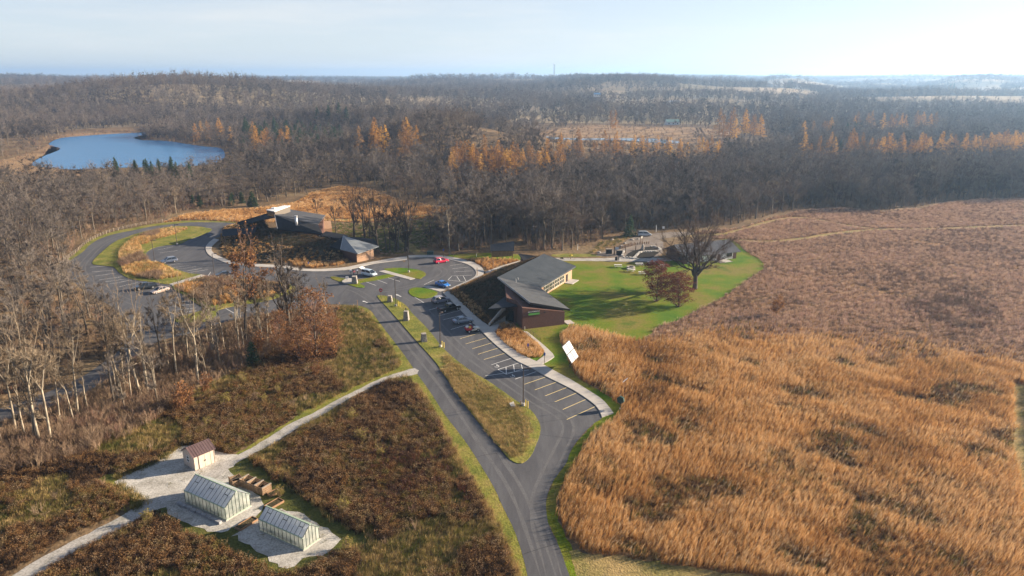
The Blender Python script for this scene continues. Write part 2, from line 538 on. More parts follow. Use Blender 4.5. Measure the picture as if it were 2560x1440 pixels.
# lawns, verges and mown ground
LAWN_PX = [(1312, 651), (1400, 652), (1450, 652), (1550, 655), (1650, 655), (1700, 640), (1800, 600), (1825, 600), (1845, 610), (1867, 630), (1895, 645), (1912, 665), (1902, 677), (1875, 695), (1845, 717), (1812, 740), (1775, 762), (1725, 785),
           (1700, 800), (1650, 815), (1632, 830), (1612, 846), (1575, 850), (1525, 836), (1475, 822), (1425, 817), (1402, 842), (1405, 862), (1417, 892), (1435, 930), (1452, 950), (1490, 972), (1527, 995), (1554, 1020), (1536, 1048), (1510, 1062),
           (1480, 1085), (1455, 1120), (1435, 1160), (1412, 1200), (1394, 1245), (1394, 1290), (1410, 1330), (1432, 1378), (1470, 1440), (1500, 1500), (1440, 1500), (1400, 1372), (1362, 1279), (1385, 1200), (1430, 1122), (1487, 1057), (1505, 1044), (1495, 1020), (1402, 958), (1327, 918),
           (1300, 870), (1300, 835), (1290, 815), (1300, 700)]
LAWN = sheet('lawn', LAWN_PX, 0.010, M['lawn'], smooth=3, jitter=0.12)
MOWN_PX = [(1432, 1378), (1480, 1388), (1541, 1390), (1700, 1415), (1900, 1442), (2100, 1500), (1500, 1520), (1450, 1440)]
MOWN = sheet('mown_strip', MOWN_PX, 0.016, M['mown_dry'], smooth=3, jitter=0.2)
sheet('roadside_verge', [(1021, 937), (1046, 938), (1080, 985), (1113, 1036), (1162, 1100), (1199, 1156), (1237, 1220), (1259, 1268), (1293, 1340), (1321, 1440), (1340, 1560), (1320, 1560), (1292, 1440), (1250, 1330), (1205, 1252), (1160, 1176), (1119, 1100), (1077, 1025), (1040, 965)],
      0.012, M['verge'], smooth=3, jitter=0.12)
sheet('upper_verge', [(888, 763), (912, 768), (930, 778), (945, 798), (970, 831), (1007, 880), (1036, 920), (1005, 929), (955, 948), (880, 984), (830, 1010), (780, 1038), (737, 1066), (700, 1085), (660, 1112), (600, 1143), (560, 1160), (552, 1153), (600, 1128), (650, 1098), (727, 1050),
                      (770, 1022), (830, 993), (880, 968), (955, 936), (997, 915), (985, 885), (955, 840), (930, 803), (905, 776)], 0.012, M['verge'], smooth=2, jitter=0.15)
sheet('loop_verge', [(600, 556), (525, 551), (475, 551), (425, 555), (375, 561), (337, 569), (287, 578), (245, 592), (215, 608), (195, 628), (160, 655), (166, 664), (185, 652), (212, 632), (230, 614), (254, 600), (290, 588), (340, 578), (378, 570), (428, 564), (478, 559), (525, 559), (592, 561)],
      0.012, M['verge'], smooth=2, jitter=0.15, excl=True)
sheet('top_lawn', [(1118, 640), (1140, 636), (1200, 632), (1300, 636), (1310, 645), (1300, 650), (1270, 649), (1200, 646), (1160, 646)], 0.011, M['lawn'], smooth=2, jitter=0.1)
sheet('path_lawn', [(1380, 636), (1420, 634), (1500, 636), (1540, 640), (1400, 643)], 0.011, M['verge'], smooth=2, jitter=0.1)

# islands, a little proud of the asphalt
ISL = {}
def island(key, px, m, z=0.10, smooth=3):
    ISL[key] = sheet('island_' + key, px, z, m, smooth=smooth, thick=0.11, excl=True)
island('long', [(1304, 1159), (1276, 1151), (1250, 1121), (1212, 1076), (1171, 1024), (1130, 967), (1100, 922), (1081, 897), (1040, 852), (1000, 806), (970, 772), (944, 743), (950, 739), (972, 742), (990, 748), (1015, 764), (1030, 783), (1050, 803), (1062, 815), (1085, 842), (1105, 868),
                (1140, 900), (1180, 930), (1215, 950), (1252, 975), (1290, 1002), (1315, 1017), (1335, 1035), (1350, 1062), (1350, 1085), (1340, 1112), (1327, 1140)], M['verge'])
island('round', [(962, 675), (975, 671), (997, 670), (1035, 673), (1057, 679), (1065, 686), (1057, 693), (1040, 697)], M['lawn'])
island('pillar', [(826, 694), (836, 692), (862, 697), (895, 699), (935, 693), (965, 687), (985, 686), (988, 690), (935, 702), (900, 708), (912, 716), (904, 720), (886, 717), (857, 707), (838, 701)], M['lawn'])
island('drop', [(1022, 727), (1033, 720), (1060, 721), (1094, 731), (1080, 743), (1057, 747), (1035, 742), (1024, 735)], M['lawn'])
island('loop', [(530, 574), (512, 569), (487, 566), (425, 567), (350, 582), (312, 595), (287, 605), (255, 630), (230, 658), (255, 664), (284, 668), (298, 682), (322, 696), (350, 702), (387, 706), (425, 711), (465, 700), (503, 687), (475, 684), (437, 672), (400, 655), (370, 652), (366, 632),
                (385, 620), (412, 614), (450, 610), (475, 598), (512, 585)], M['verge'])
island('lower', [(430, 717), (470, 704), (512, 692), (560, 696), (640, 701), (700, 707), (735, 716), (735, 730), (690, 746), (640, 758), (600, 763), (545, 776), (540, 790), (520, 803), (475, 808), (440, 805), (440, 795), (500, 778), (508, 770), (487, 757), (462, 740)], M['verge'])

# concrete walks: every slab between two joints is a piece of its own
def walk(name, a_px, b_px, slab=1.5, z=0.13, base_z=0.10):
    a, b = catmull(poly_w(a_px), False, 4), catmull(poly_w(b_px), False, 4)
    n = max(1, int(round(max(length(a), length(b)) / slab)))
    a, b = resample(a, n), resample(b, n)
    mb = MB()
    ring = a + b[::-1]
    for i in range(n):
        mb.prism([a[i], a[i + 1], b[i + 1], b[i]], 0.0, base_z)
    base = mb.build(name, M['concrete'])
    struct(base)
    EXCL.append(ring)
    for i in range(n):
        c = (a[i] + a[i + 1] + b[i] + b[i + 1]) / 4
        q = [p.lerp(c, 0.0) for p in (a[i], a[i + 1], b[i + 1], b[i])]
        d = (a[i + 1] - a[i]).normalized() * 0.02
        q = [q[0] + d, q[1] - d, q[2] - d, q[3] + d]
        m2 = MB().prism(q, base_z + 0.002, z + random.uniform(-0.006, 0.006))
        m2.build('paving_slab', M['concrete'], base)
    return base
walk('sidewalk', [(1505, 1044), (1495, 1022), (1477, 1005), (1440, 980), (1402, 960), (1365, 942), (1327, 920), (1290, 902), (1250, 872), (1225, 850), (1200, 825), (1175, 800), (1150, 775), (1125, 750), (1107, 732)],
     [(1534, 1034), (1520, 1015), (1502, 997), (1465, 973), (1427, 950), (1390, 930), (1352, 909), (1312, 891), (1272, 866), (1247, 842), (1224, 817), (1192, 793), (1166, 768), (1143, 747), (1122, 728)])
walk('garden_walk', [(1330, 914), (1352, 896), (1363, 887), (1352, 866), (1326, 843), (1306, 828)], [(1356, 911), (1376, 900), (1386, 891), (1364, 868), (1338, 846), (1318, 830)], slab=1.6)
walk('visitor_walk', [(1018, 650), (1000, 652), (935, 660), (892, 670), (860, 676), (810, 679), (772, 679), (735, 676), (710, 671), (650, 668), (582, 662), (550, 652), (525, 640), (515, 627), (515, 617), (522, 607), (535, 597)],
     [(1018, 642), (1000, 643), (935, 654), (892, 663), (862, 669), (810, 673), (772, 673), (738, 670), (712, 664), (650, 661), (585, 655), (557, 645), (535, 634), (529, 625), (530, 617), (537, 609), (548, 600)], slab=1.8)
walk('ring_walk', [(1020, 645), (1085, 643.5), (1117, 648), (1135, 652), (1165, 660), (1185, 672), (1190, 685), (1180, 697), (1145, 713), (1120, 724)],
     [(1020, 639), (1085, 638), (1122, 642), (1150, 647), (1185, 657), (1206, 671), (1209, 684), (1196, 698), (1155, 715), (1132, 724)], slab=1.8)
walk('island_walk', [(947, 679), (1025, 700)], [(962, 676), (1038, 697)], slab=1.6, z=0.125)
walk('drop_walk', [(1058, 717), (1100, 729)], [(1073, 714), (1114, 725)], slab=1.6, z=0.05, base_z=0.03)
walk('loop_walk', [(423, 711), (503, 687)], [(431, 714), (514, 689)], slab=2.0, z=0.125)
walk('berm_walk', [(1212, 681), (1250, 667), (1304, 651)], [(1219, 684), (1256, 670), (1309, 654)], slab=2.0)
walk('forecourt', [(1224, 818), (1246, 808), (1266, 803)], [(1238, 830), (1262, 819), (1300, 828)], slab=1.7, z=0.12)
sheet('field_path', [(1330, 644), (1400, 645), (1500, 646), (1560, 643), (1640, 645), (1690, 645), (1690, 651), (1600, 654), (1500, 653), (1400, 652), (1330, 651)], 0.03, M['path'], smooth=2, jitter=0.1)
sheet('gravel_court', [(1505, 630), (1560, 616), (1600, 606), (1650, 600), (1660, 612), (1655, 632), (1640, 644), (1600, 646), (1520, 641), (1490, 640)], 0.024, M['court'], smooth=2, jitter=0.2)
sheet('service_track', [(1560, 608), (1590, 590), (1650, 582), (1730, 580), (1730, 588), (1660, 596), (1600, 612)], 0.03, M['court'], smooth=2, jitter=0.2)

# gravel path, yard and greenhouse pads
sheet('gravel_path', [(1036, 921), (1005, 929), (955, 945), (880, 981), (830, 1007), (780, 1034), (730, 1057), (665, 1098), (615, 1128), (577, 1148), (548, 1158), (520, 1185), (470, 1215), (430, 1235), (357, 1257), (290, 1297), (200, 1345), (110, 1390), (20, 1445), (-60, 1490),
                      (10, 1510), (85, 1448), (165, 1392), (255, 1347), (345, 1299), (400, 1272), (460, 1255), (520, 1215), (577, 1167), (640, 1131), (690, 1105), (740, 1073), (800, 1041), (842, 1016), (880, 993), (930, 968), (980, 948), (1044, 935)], 0.032, M['path'], smooth=2, jitter=0.07)
sheet('gravel_yard', [(455, 1115), (395, 1153), (350, 1172), (297, 1198), (290, 1212), (315, 1226), (357, 1256), (415, 1262), (425, 1285), (452, 1300), (495, 1317), (548, 1333), (640, 1292), (660, 1262), (630, 1225), (590, 1190), (572, 1172), (600, 1140), (540, 1130), (500, 1120)], 0.026, M['gravel'], smooth=2, jitter=0.15)
sheet('greenhouse_pad', [(585, 1335), (650, 1298), (705, 1272), (745, 1280), (790, 1308), (830, 1330), (848, 1350), (830, 1373), (760, 1400), (715, 1422), (660, 1392), (625, 1365)], 0.028, M['gravel'], smooth=2, jitter=0.2)
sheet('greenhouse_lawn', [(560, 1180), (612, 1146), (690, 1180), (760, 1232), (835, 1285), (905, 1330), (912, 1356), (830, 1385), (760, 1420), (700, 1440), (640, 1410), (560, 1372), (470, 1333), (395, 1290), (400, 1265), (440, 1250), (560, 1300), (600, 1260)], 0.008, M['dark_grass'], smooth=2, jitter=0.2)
sheet('yard_verge', [(243, 1199), (292, 1185), (300, 1215), (357, 1258), (340, 1270), (290, 1230)], 0.009, M['verge'], smooth=2, jitter=0.2)

# walking tracks mown through the prairie
TRACK1 = [(1848, 600), (1900, 604), (1980, 600), (2080, 585), (2190, 574), (2300, 573), (2420, 569), (2570, 563)]
TRACK2 = [(1700, 590), (1800, 586), (1850, 575), (1950, 548), (2020, 545), (2100, 560), (2190, 573)]
def track(name, px, w):
    c = catmull(poly_w(px), False, 4)
    l, r = [], []
    for i, p in enumerate(c):
        d = (c[min(i + 1, len(c) - 1)] - c[max(i - 1, 0)]).normalized()
        n = Vector((-d.y, d.x, 0)) * w * random.uniform(0.8, 1.2)
        l.append(p + n)
        r.append(p - n)
    sheet(name, None, 0.02, M['mown_dry'], smooth=0, world=l + r[::-1])
track('mown_track', TRACK1, 1.5)
track('mown_track', TRACK2, 1.2)
track('mown_track', [(2548, 960), (2556, 1050), (2562, 1150), (2600, 1300)], 1.3)
track('mown_track', [(810, 549), (900, 550), (1000, 546), (1080, 537), (1140, 533)], 1.6)
track('mown_track', [(1060, 640), (1045, 632), (1030, 622), (1020, 612), (1000, 600)], 1.6)
track('mown_track', [(1180, 405), (1215, 385), (1245, 358), (1250, 345), (1300, 336), (1340, 331)], 4.0)

# lake, shores and far openings
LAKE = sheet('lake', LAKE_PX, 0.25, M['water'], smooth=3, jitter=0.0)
sheet('marsh', [(100, 372), (125, 356), (150, 340), (208, 329), (336, 323), (430, 323), (410, 328), (385, 331), (269, 336), (201, 341), (151, 346), (125, 358), (148, 374), (101, 395), (80, 414), (134, 421), (200, 428), (190, 446), (60, 446), (-20, 455), (-60, 420), (40, 392)], 0.15, M['marsh'], smooth=2, jitter=1.0)
sheet('wetland', [(1265, 345), (1330, 333), (1420, 318), (1500, 312), (1620, 318), (1720, 318), (1830, 330), (1800, 350), (1690, 362), (1520, 362), (1380, 358), (1300, 352)], 0.15, M['marsh'], smooth=2, jitter=1.5)
sheet('wetland', [(1290, 288), (1340, 285), (1420, 291), (1410, 300), (1340, 302), (1290, 297)], 0.15, M['field'], smooth=2, jitter=1.5, )
sheet('wetland', [(2150, 338), (2250, 324), (2330, 327), (2360, 335), (2260, 342)], 0.15, M['marsh'], smooth=2, jitter=1.5)
sheet('river', [(1365, 342), (1400, 345), (1450, 347), (1560, 346), (1640, 348), (1700, 355), (1690, 359), (1640, 358), (1560, 352), (1450, 351), (1380, 348)], 0.3, M['river'], smooth=2, jitter=0.6)
sheet('dry_field', [(400, 560), (470, 535), (560, 524), (640, 520), (740, 505), (780, 480), (850, 464), (920, 470), (1000, 500), (1100, 518), (1180, 521), (1210, 530), (1180, 540), (1100, 545), (1000, 548), (900, 556), (820, 553), (700, 556), (600, 556)], 0.01, M['marsh'], smooth=2, jitter=0.5, excl=False)
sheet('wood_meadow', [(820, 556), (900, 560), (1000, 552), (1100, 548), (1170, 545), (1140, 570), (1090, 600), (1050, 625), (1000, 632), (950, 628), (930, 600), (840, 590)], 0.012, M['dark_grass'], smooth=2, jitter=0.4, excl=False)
# distant farm fields, laid on the rolling ground
def far_field(px):
    pts = []
    for u, v in px:
        p = G(u, v, 0)
        z = 0.0
        for _ in range(12):
            z = float(ground_z(np.array([p.x]), np.array([p.y]))[0])
            p = G(u, v, min(z, 50))
        pts.append(p)
    EXCL.append(pts)
FAR_FIELDS = [[(1800, 276), (1830, 268), (1900, 262), (2010, 258), (2010, 266), (1930, 274), (1860, 281)], [(2290, 240), (2360, 228), (2420, 224), (2500, 228), (2505, 240), (2420, 246), (2330, 246)],
              [(1880, 228), (1950, 222), (2100, 215), (2300, 212), (2420, 214), (2300, 224), (2100, 232), (1900, 238)], [(1660, 252), (1720, 252), (1715, 260), (1665, 260)], [(1000, 272), (1120, 268), (1090, 276)],
              [(1040, 248), (1120, 246), (1110, 254)], [(40, 233), (110, 232), (110, 240), (50, 240)], [(1270, 222), (1330, 221), (1330, 226)], [(2000, 236), (2200, 233), (2190, 240), (2010, 243)]]
for f in FAR_FIELDS:
    far_field(f)

# ------------------------------------------------------------------ painted markings (flat print on the asphalt)
def stripe(p, q, w, m, name='painted_line'):
    p, q = Vector((p.x, p.y, 0)), Vector((q.x, q.y, 0))
    d = (q - p).normalized()
    n = Vector((-d.y, d.x, 0)) * w / 2
    z = 0.0262
    mb = MB().add([(v.x, v.y, z) for v in (p - n, q - n, q + n, p + n)], [(0, 1, 2, 3)])
    return mb.build(name, m, ROAD_OBJ)
def stripes(px, w=0.12, m='paint_w'):
    for a, b, c, d in px:
        stripe(G(a, b), G(c, d), w, M[m])
stripes([(1150, 847, 1200, 832), (1164, 860, 1216, 845), (1181, 872, 1234, 856), (1195, 886, 1249, 869), (1210, 899, 1267, 882), (1311, 961, 1366, 942), (1337, 975, 1392, 955), (1363, 990, 1419, 968), (1387, 1005, 1443, 982), (1407, 1024, 1464, 999), (1417, 1049, 1489, 1016)], 0.13, 'paint_y')
stripes([(1229, 912, 1281, 895), (1288, 948, 1341, 929), (1213, 940, 1322, 925), (1035, 742, 1060, 757), (1073, 775, 1127, 760), (1095, 790, 1150, 776), (1107, 800, 1160, 787), (1127, 824, 1180, 808)], 0.12)
stripes([(1245, 924, 1302, 906), (1302, 906, 1306, 923), (1266, 936, 1306, 923), (1245, 924, 1266, 936), (1265, 918, 1266, 936), (1284, 912, 1286, 929)], 0.13)
stripes([(913, 704, 940, 714), (941, 699, 968, 709), (966, 693, 1000, 704), (1060, 712, 1085, 700), (1120, 700, 1130, 690), (1130, 690, 1180, 688), (1120, 700, 1170, 706), (1130, 672, 1170, 668), (1135, 680, 1183, 677), (1125, 664, 1155, 660), (1142, 691, 1150, 703), (1158, 690, 1166, 705)], 0.12)
stripes([(225, 668, 275, 664), (230, 680, 283, 676), (238, 690, 290, 683), (248, 700, 305, 692), (262, 705, 318, 697), (275, 710, 330, 700), (298, 717, 345, 706), (395, 625, 432, 617), (400, 632, 445, 626), (412, 664, 462, 657), (425, 670, 477, 663), (438, 674, 490, 667), (452, 680, 505, 671), (470, 682, 520, 674), (520, 690, 527, 680),
         (420, 738, 460, 734), (422, 746, 468, 741), (425, 757, 478, 752), (430, 766, 486, 760), (433, 776, 490, 770), (435, 783, 492, 777), (564, 771, 585, 783), (595, 764, 618, 776), (600, 700, 640, 705), (650, 705, 690, 712)], 0.12)
def blob_mark(px, name='painted_symbol'):
    pts = poly_w(px)
    MB().add([(p.x, p.y, 0.0265) for p in pts], [tuple(range(len(pts)))]).build(name, M['paint_w'], ROAD_OBJ)
for u, v in ((1242, 916), (1281, 941)):            # wheelchair symbols: wheel arc, back and head
    c = G(u, v)
    mb = MB()
    ring = [(c.x + r * math.cos(t), c.y + r * math.sin(t), 0.0265) for t in [R(200) + k * R(24) for k in range(11)] for r in (0.36, 0.5)]
    mb.add(ring, [(2 * k, 2 * k + 2, 2 * k + 3, 2 * k + 1) for k in range(10)])
    mb.add([(c.x - 0.06, c.y + 0.1, 0.0265), (c.x + 0.06, c.y + 0.1, 0.0265), (c.x + 0.06, c.y + 0.75, 0.0265), (c.x - 0.06, c.y + 0.75, 0.0265)], [(0, 1, 2, 3)])
    mb.add([(c.x + 0.12 * math.cos(k * 1.05), c.y + 0.95 + 0.12 * math.sin(k * 1.05), 0.0265) for k in range(6)], [tuple(range(6))])
    mb.add([(c.x, c.y + 0.45, 0.0265), (c.x + 0.4, c.y + 0.45, 0.0265), (c.x + 0.4, c.y + 0.55, 0.0265), (c.x, c.y + 0.55, 0.0265)], [(0, 1, 2, 3)])
    mb.build('wheelchair_symbol', M['paint_w'], ROAD_OBJ)
def arrow(u, v, u2, v2):
    a, b = G(u, v), G(u2, v2)
    d = (b - a).normalized()
    n = Vector((-d.y, d.x, 0))
    P = [a - n * .12, a + n * .12, b - d * .9 + n * .12, b - d * .9 + n * .4, b, b - d * .9 - n * .4, b - d * .9 - n * .12]
    MB().add([(p.x, p.y, 0.0265) for p in P], [(0, 1, 2, 6), (3, 4, 5)]).build('painted_arrow', M['paint_w'], ROAD_OBJ)
arrow(919, 757, 906, 752)
arrow(1003, 742, 990, 736)
# lighter bands where tyres polish the asphalt
TZ = [0.0212]
def tyre_track(px, off, w=0.55):
    TZ[0] += 0.0003
    c = resample(catmull(poly_w(px), False, 5), 60)
    l, r = [], []
    for i, p in enumerate(c):
        d = (c[min(i + 1, 60)] - c[max(i - 1, 0)]).normalized()
        n = Vector((-d.y, d.x, 0))
        ww = w * (1 + 0.35 * math.sin(i * 1.7 + off) * math.sin(i * .6)) / 2 * min(1, i / 6, (60 - i) / 6)
        l.append(p + n * (off + ww))
        r.append(p + n * (off - ww))
    vs = [(q.x, q.y, TZ[0]) for q in l] + [(q.x, q.y, TZ[0]) for q in r]
    MB().add(vs, [(i, i + 61, i + 62, i + 1) for i in range(60)]).build('tyre_track', M['worn'], ROAD_OBJ)
MAIN = [(1385, 1500), (1355, 1400), (1320, 1300), (1285, 1220), (1240, 1150), (1190, 1080), (1140, 1005), (1090, 940), (1040, 880), (995, 825), (960, 785), (925, 750), (890, 728), (840, 712)]
LANE2 = [(1395, 1500), (1372, 1400), (1345, 1310), (1345, 1240), (1370, 1180), (1400, 1120), (1420, 1070), (1400, 1040), (1340, 1005), (1280, 965), (1220, 925), (1160, 880), (1110, 830), (1065, 780), (1030, 750), (1000, 735), (985, 722)]
for off in (-1.0, 0.75):
    tyre_track(MAIN, off)
    tyre_track(LANE2, off, .45)
for off in (-.9, .8):
    tyre_track([(860, 722), (930, 728), (1000, 722), (1060, 706), (1100, 690), (1110, 676), (1080, 664), (1020, 660), (960, 666), (900, 683), (830, 686), (740, 690), (660, 684), (590, 676)], off, .45)
    tyre_track([(830, 720), (760, 740), (690, 760), (620, 776), (560, 790), (480, 820), (400, 838)], off, .45)
    tyre_track([(600, 570), (520, 562), (440, 563), (370, 573), (300, 590), (255, 612), (225, 640), (205, 670), (225, 705), (280, 735), (340, 760), (400, 790)], off, .45)
# sealed cracks; the first line is the lamp post's cast shadow, painted on
for px in ([(1111, 1036), (1140, 1030), (1172, 1023)], [(1330, 1062), (1380, 1052), (1417, 1048)], [(1185, 1145), (1215, 1137), (1243, 1134)], [(1085, 968), (1110, 963), (1128, 966)], [(1340, 1085), (1390, 1092), (1440, 1098)], [(1310, 1385), (1350, 1372), (1392, 1360)], [(1320, 1012), (1350, 1010), (1390, 1006)]):
    c = catmull(poly_w(px), False, 3)
    for i in range(len(c) - 1):
        stripe(c[i], c[i + 1] + (c[i + 1] - c[i]) * 0.02, 0.07, M['seal_and_shadow'], 'crack_and_shadow_line')

# ------------------------------------------------------------------ berms (earth banked against the buildings)
BERMS = []
def berm(name, foot_px, top_px, ztop, m):
    foot, top = resample(catmull(poly_w(foot_px), False, 4), 40), resample(catmull([G(u, v, ztop) for u, v in top_px], False, 4), 40)
    nv = 9
    vs, fs = [], []
    for i in range(41):
        for k in range(nv):
            t = k / (nv - 1)
            p = foot[i].lerp(top[i], t)
            p.z = ztop * (t ** 1.1) + (random.uniform(-0.12, 0.12) if 0 < k < nv - 1 else (-0.05 if k == 0 else 0))
            vs.append(p)
    for i in range(40):
        for k in range(nv - 1):
            fs.append((i * nv + k, (i + 1) * nv + k, (i + 1) * nv + k + 1, i * nv + k + 1))
    o = MB().add(vs, fs).build(name, m, smooth=True)
    struct(o)
    BERMS.append((foot, top, ztop))
    EXCL.append(foot + [Vector((p.x, p.y, 0)) for p in top[::-1]])
M['bank'] = mat('planted_bank', [(0.035, 0.038, 0.018), (0.07, 0.055, 0.03), (0.10, 0.075, 0.04)], scale=0.3, detail=7, fine=0.35, fscale=2, bump=0.9, bscale=4, bdist=0.2, rough=1, spec=0.1)
berm('earth_bank', [(1306, 656), (1262, 669), (1219, 686), (1182, 703), (1134, 724), (1123, 730), (1145, 749), (1168, 770), (1195, 795), (1224, 816)],
     [(1352, 641), (1312, 660), (1280, 676), (1262, 686), (1254, 691), (1252, 694), (1266, 706), (1283, 720), (1299, 735), (1312, 750)], 5.0, M['bank'])
berm('earth_bank', [(592, 560), (560, 570), (552, 600), (560, 640), (620, 652), (712, 661), (780, 667), (838, 662), (862, 655)],
     [(660, 548), (662, 556), (668, 565), (678, 572), (700, 579), (740, 583), (780, 588), (815, 596), (842, 606)], 4.2, M['bank'])

# ------------------------------------------------------------------ buildings
def unit(a, b):
    d = Vector((b[0] - a[0], b[1] - a[1], 0))
    return d.normalized()

def wall_panel(root, name, a, b, z0, z1, th, m, off=0.0):
    """upright board on the line a-b, its outer face 'off' in front of the line (right-hand side)"""
    d = unit(a, b)
    n = Vector((d.y, -d.x, 0))
    q = [Vector((a[0], a[1], 0)) + n * (off + th), Vector((b[0], b[1], 0)) + n * (off + th), Vector((b[0], b[1], 0)) + n * off, Vector((a[0], a[1], 0)) + n * off]
    return MB().prism(q, z0, z1).build(name, m, root)

def window(root, a, b, t0, t1, z0, z1, nx=2, nz=1, m='glass', fm='cream', bar=0.08):
    """window in the wall a-b: frame of bars standing proud, separate panes"""
    a, b = Vector((a[0], a[1], 0)), Vector((b[0], b[1], 0))
    p, q = a.lerp(b, t0), a.lerp(b, t1)
    d = unit(p, q)
    n = Vector((d.y, -d.x, 0))
    L = (q - p).length
    mb = MB()
    rz = math.atan2(d.y, d.x)
    for i in range(nx + 1):
        c = p + d * (L * i / nx) + n * 0.04
        mb.box((c.x, c.y, (z0 + z1) / 2), (bar, 0.1, z1 - z0), rz)
    for k in range(nz + 1):
        c = p.lerp(q, 0.5) + n * 0.042
        mb.box((c.x, c.y, z0 + (z1 - z0) * k / nz), (L + bar, 0.094, bar), rz)
    w = mb.build('window', M[fm], root)
    w.name = 'window'
    for i in range(nx):
        for k in range(nz):
            c = p + d * (L * (i + 0.5) / nx) + n * 0.012
            MB().box((c.x, c.y, z0 + (z1 - z0) * (k + 0.5) / nz), (L / nx - bar, 0.02, (z1 - z0) / nz - bar), rz).build('pane', M[m], w)
    return w

M['shingle_a'] = rows_mat('grey_shingles_back', (0.038, 0.047, 0.056), (0.062, 0.072, 0.082), 0.9, (0, 0, R(15)), rough=0.75, bump=1.0, spec=.2)
M['shingle_b'] = rows_mat('grey_shingles_front', (0.055, 0.058, 0.062), (0.08, 0.084, 0.088), 0.9, (0, 0, R(-20)), rough=0.75, spec=.2)
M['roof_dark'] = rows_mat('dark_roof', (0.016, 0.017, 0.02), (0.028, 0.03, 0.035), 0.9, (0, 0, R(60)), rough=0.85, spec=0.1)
M['roof_grey'] = rows_mat('sunlit_slope_roof', (0.055, 0.057, 0.062), (0.08, 0.08, 0.085), 0.9, (0, 0, R(60)), rough=0.8, spec=.15)  # main roof's sunlit slope: sun put into a lighter copy of roof_dark
M['seam_roof'] = mat('blue_black_metal', [(0.022, 0.027, 0.035), (0.035, 0.04, 0.05)], scale=1, rough=0.75, spec=0.15)

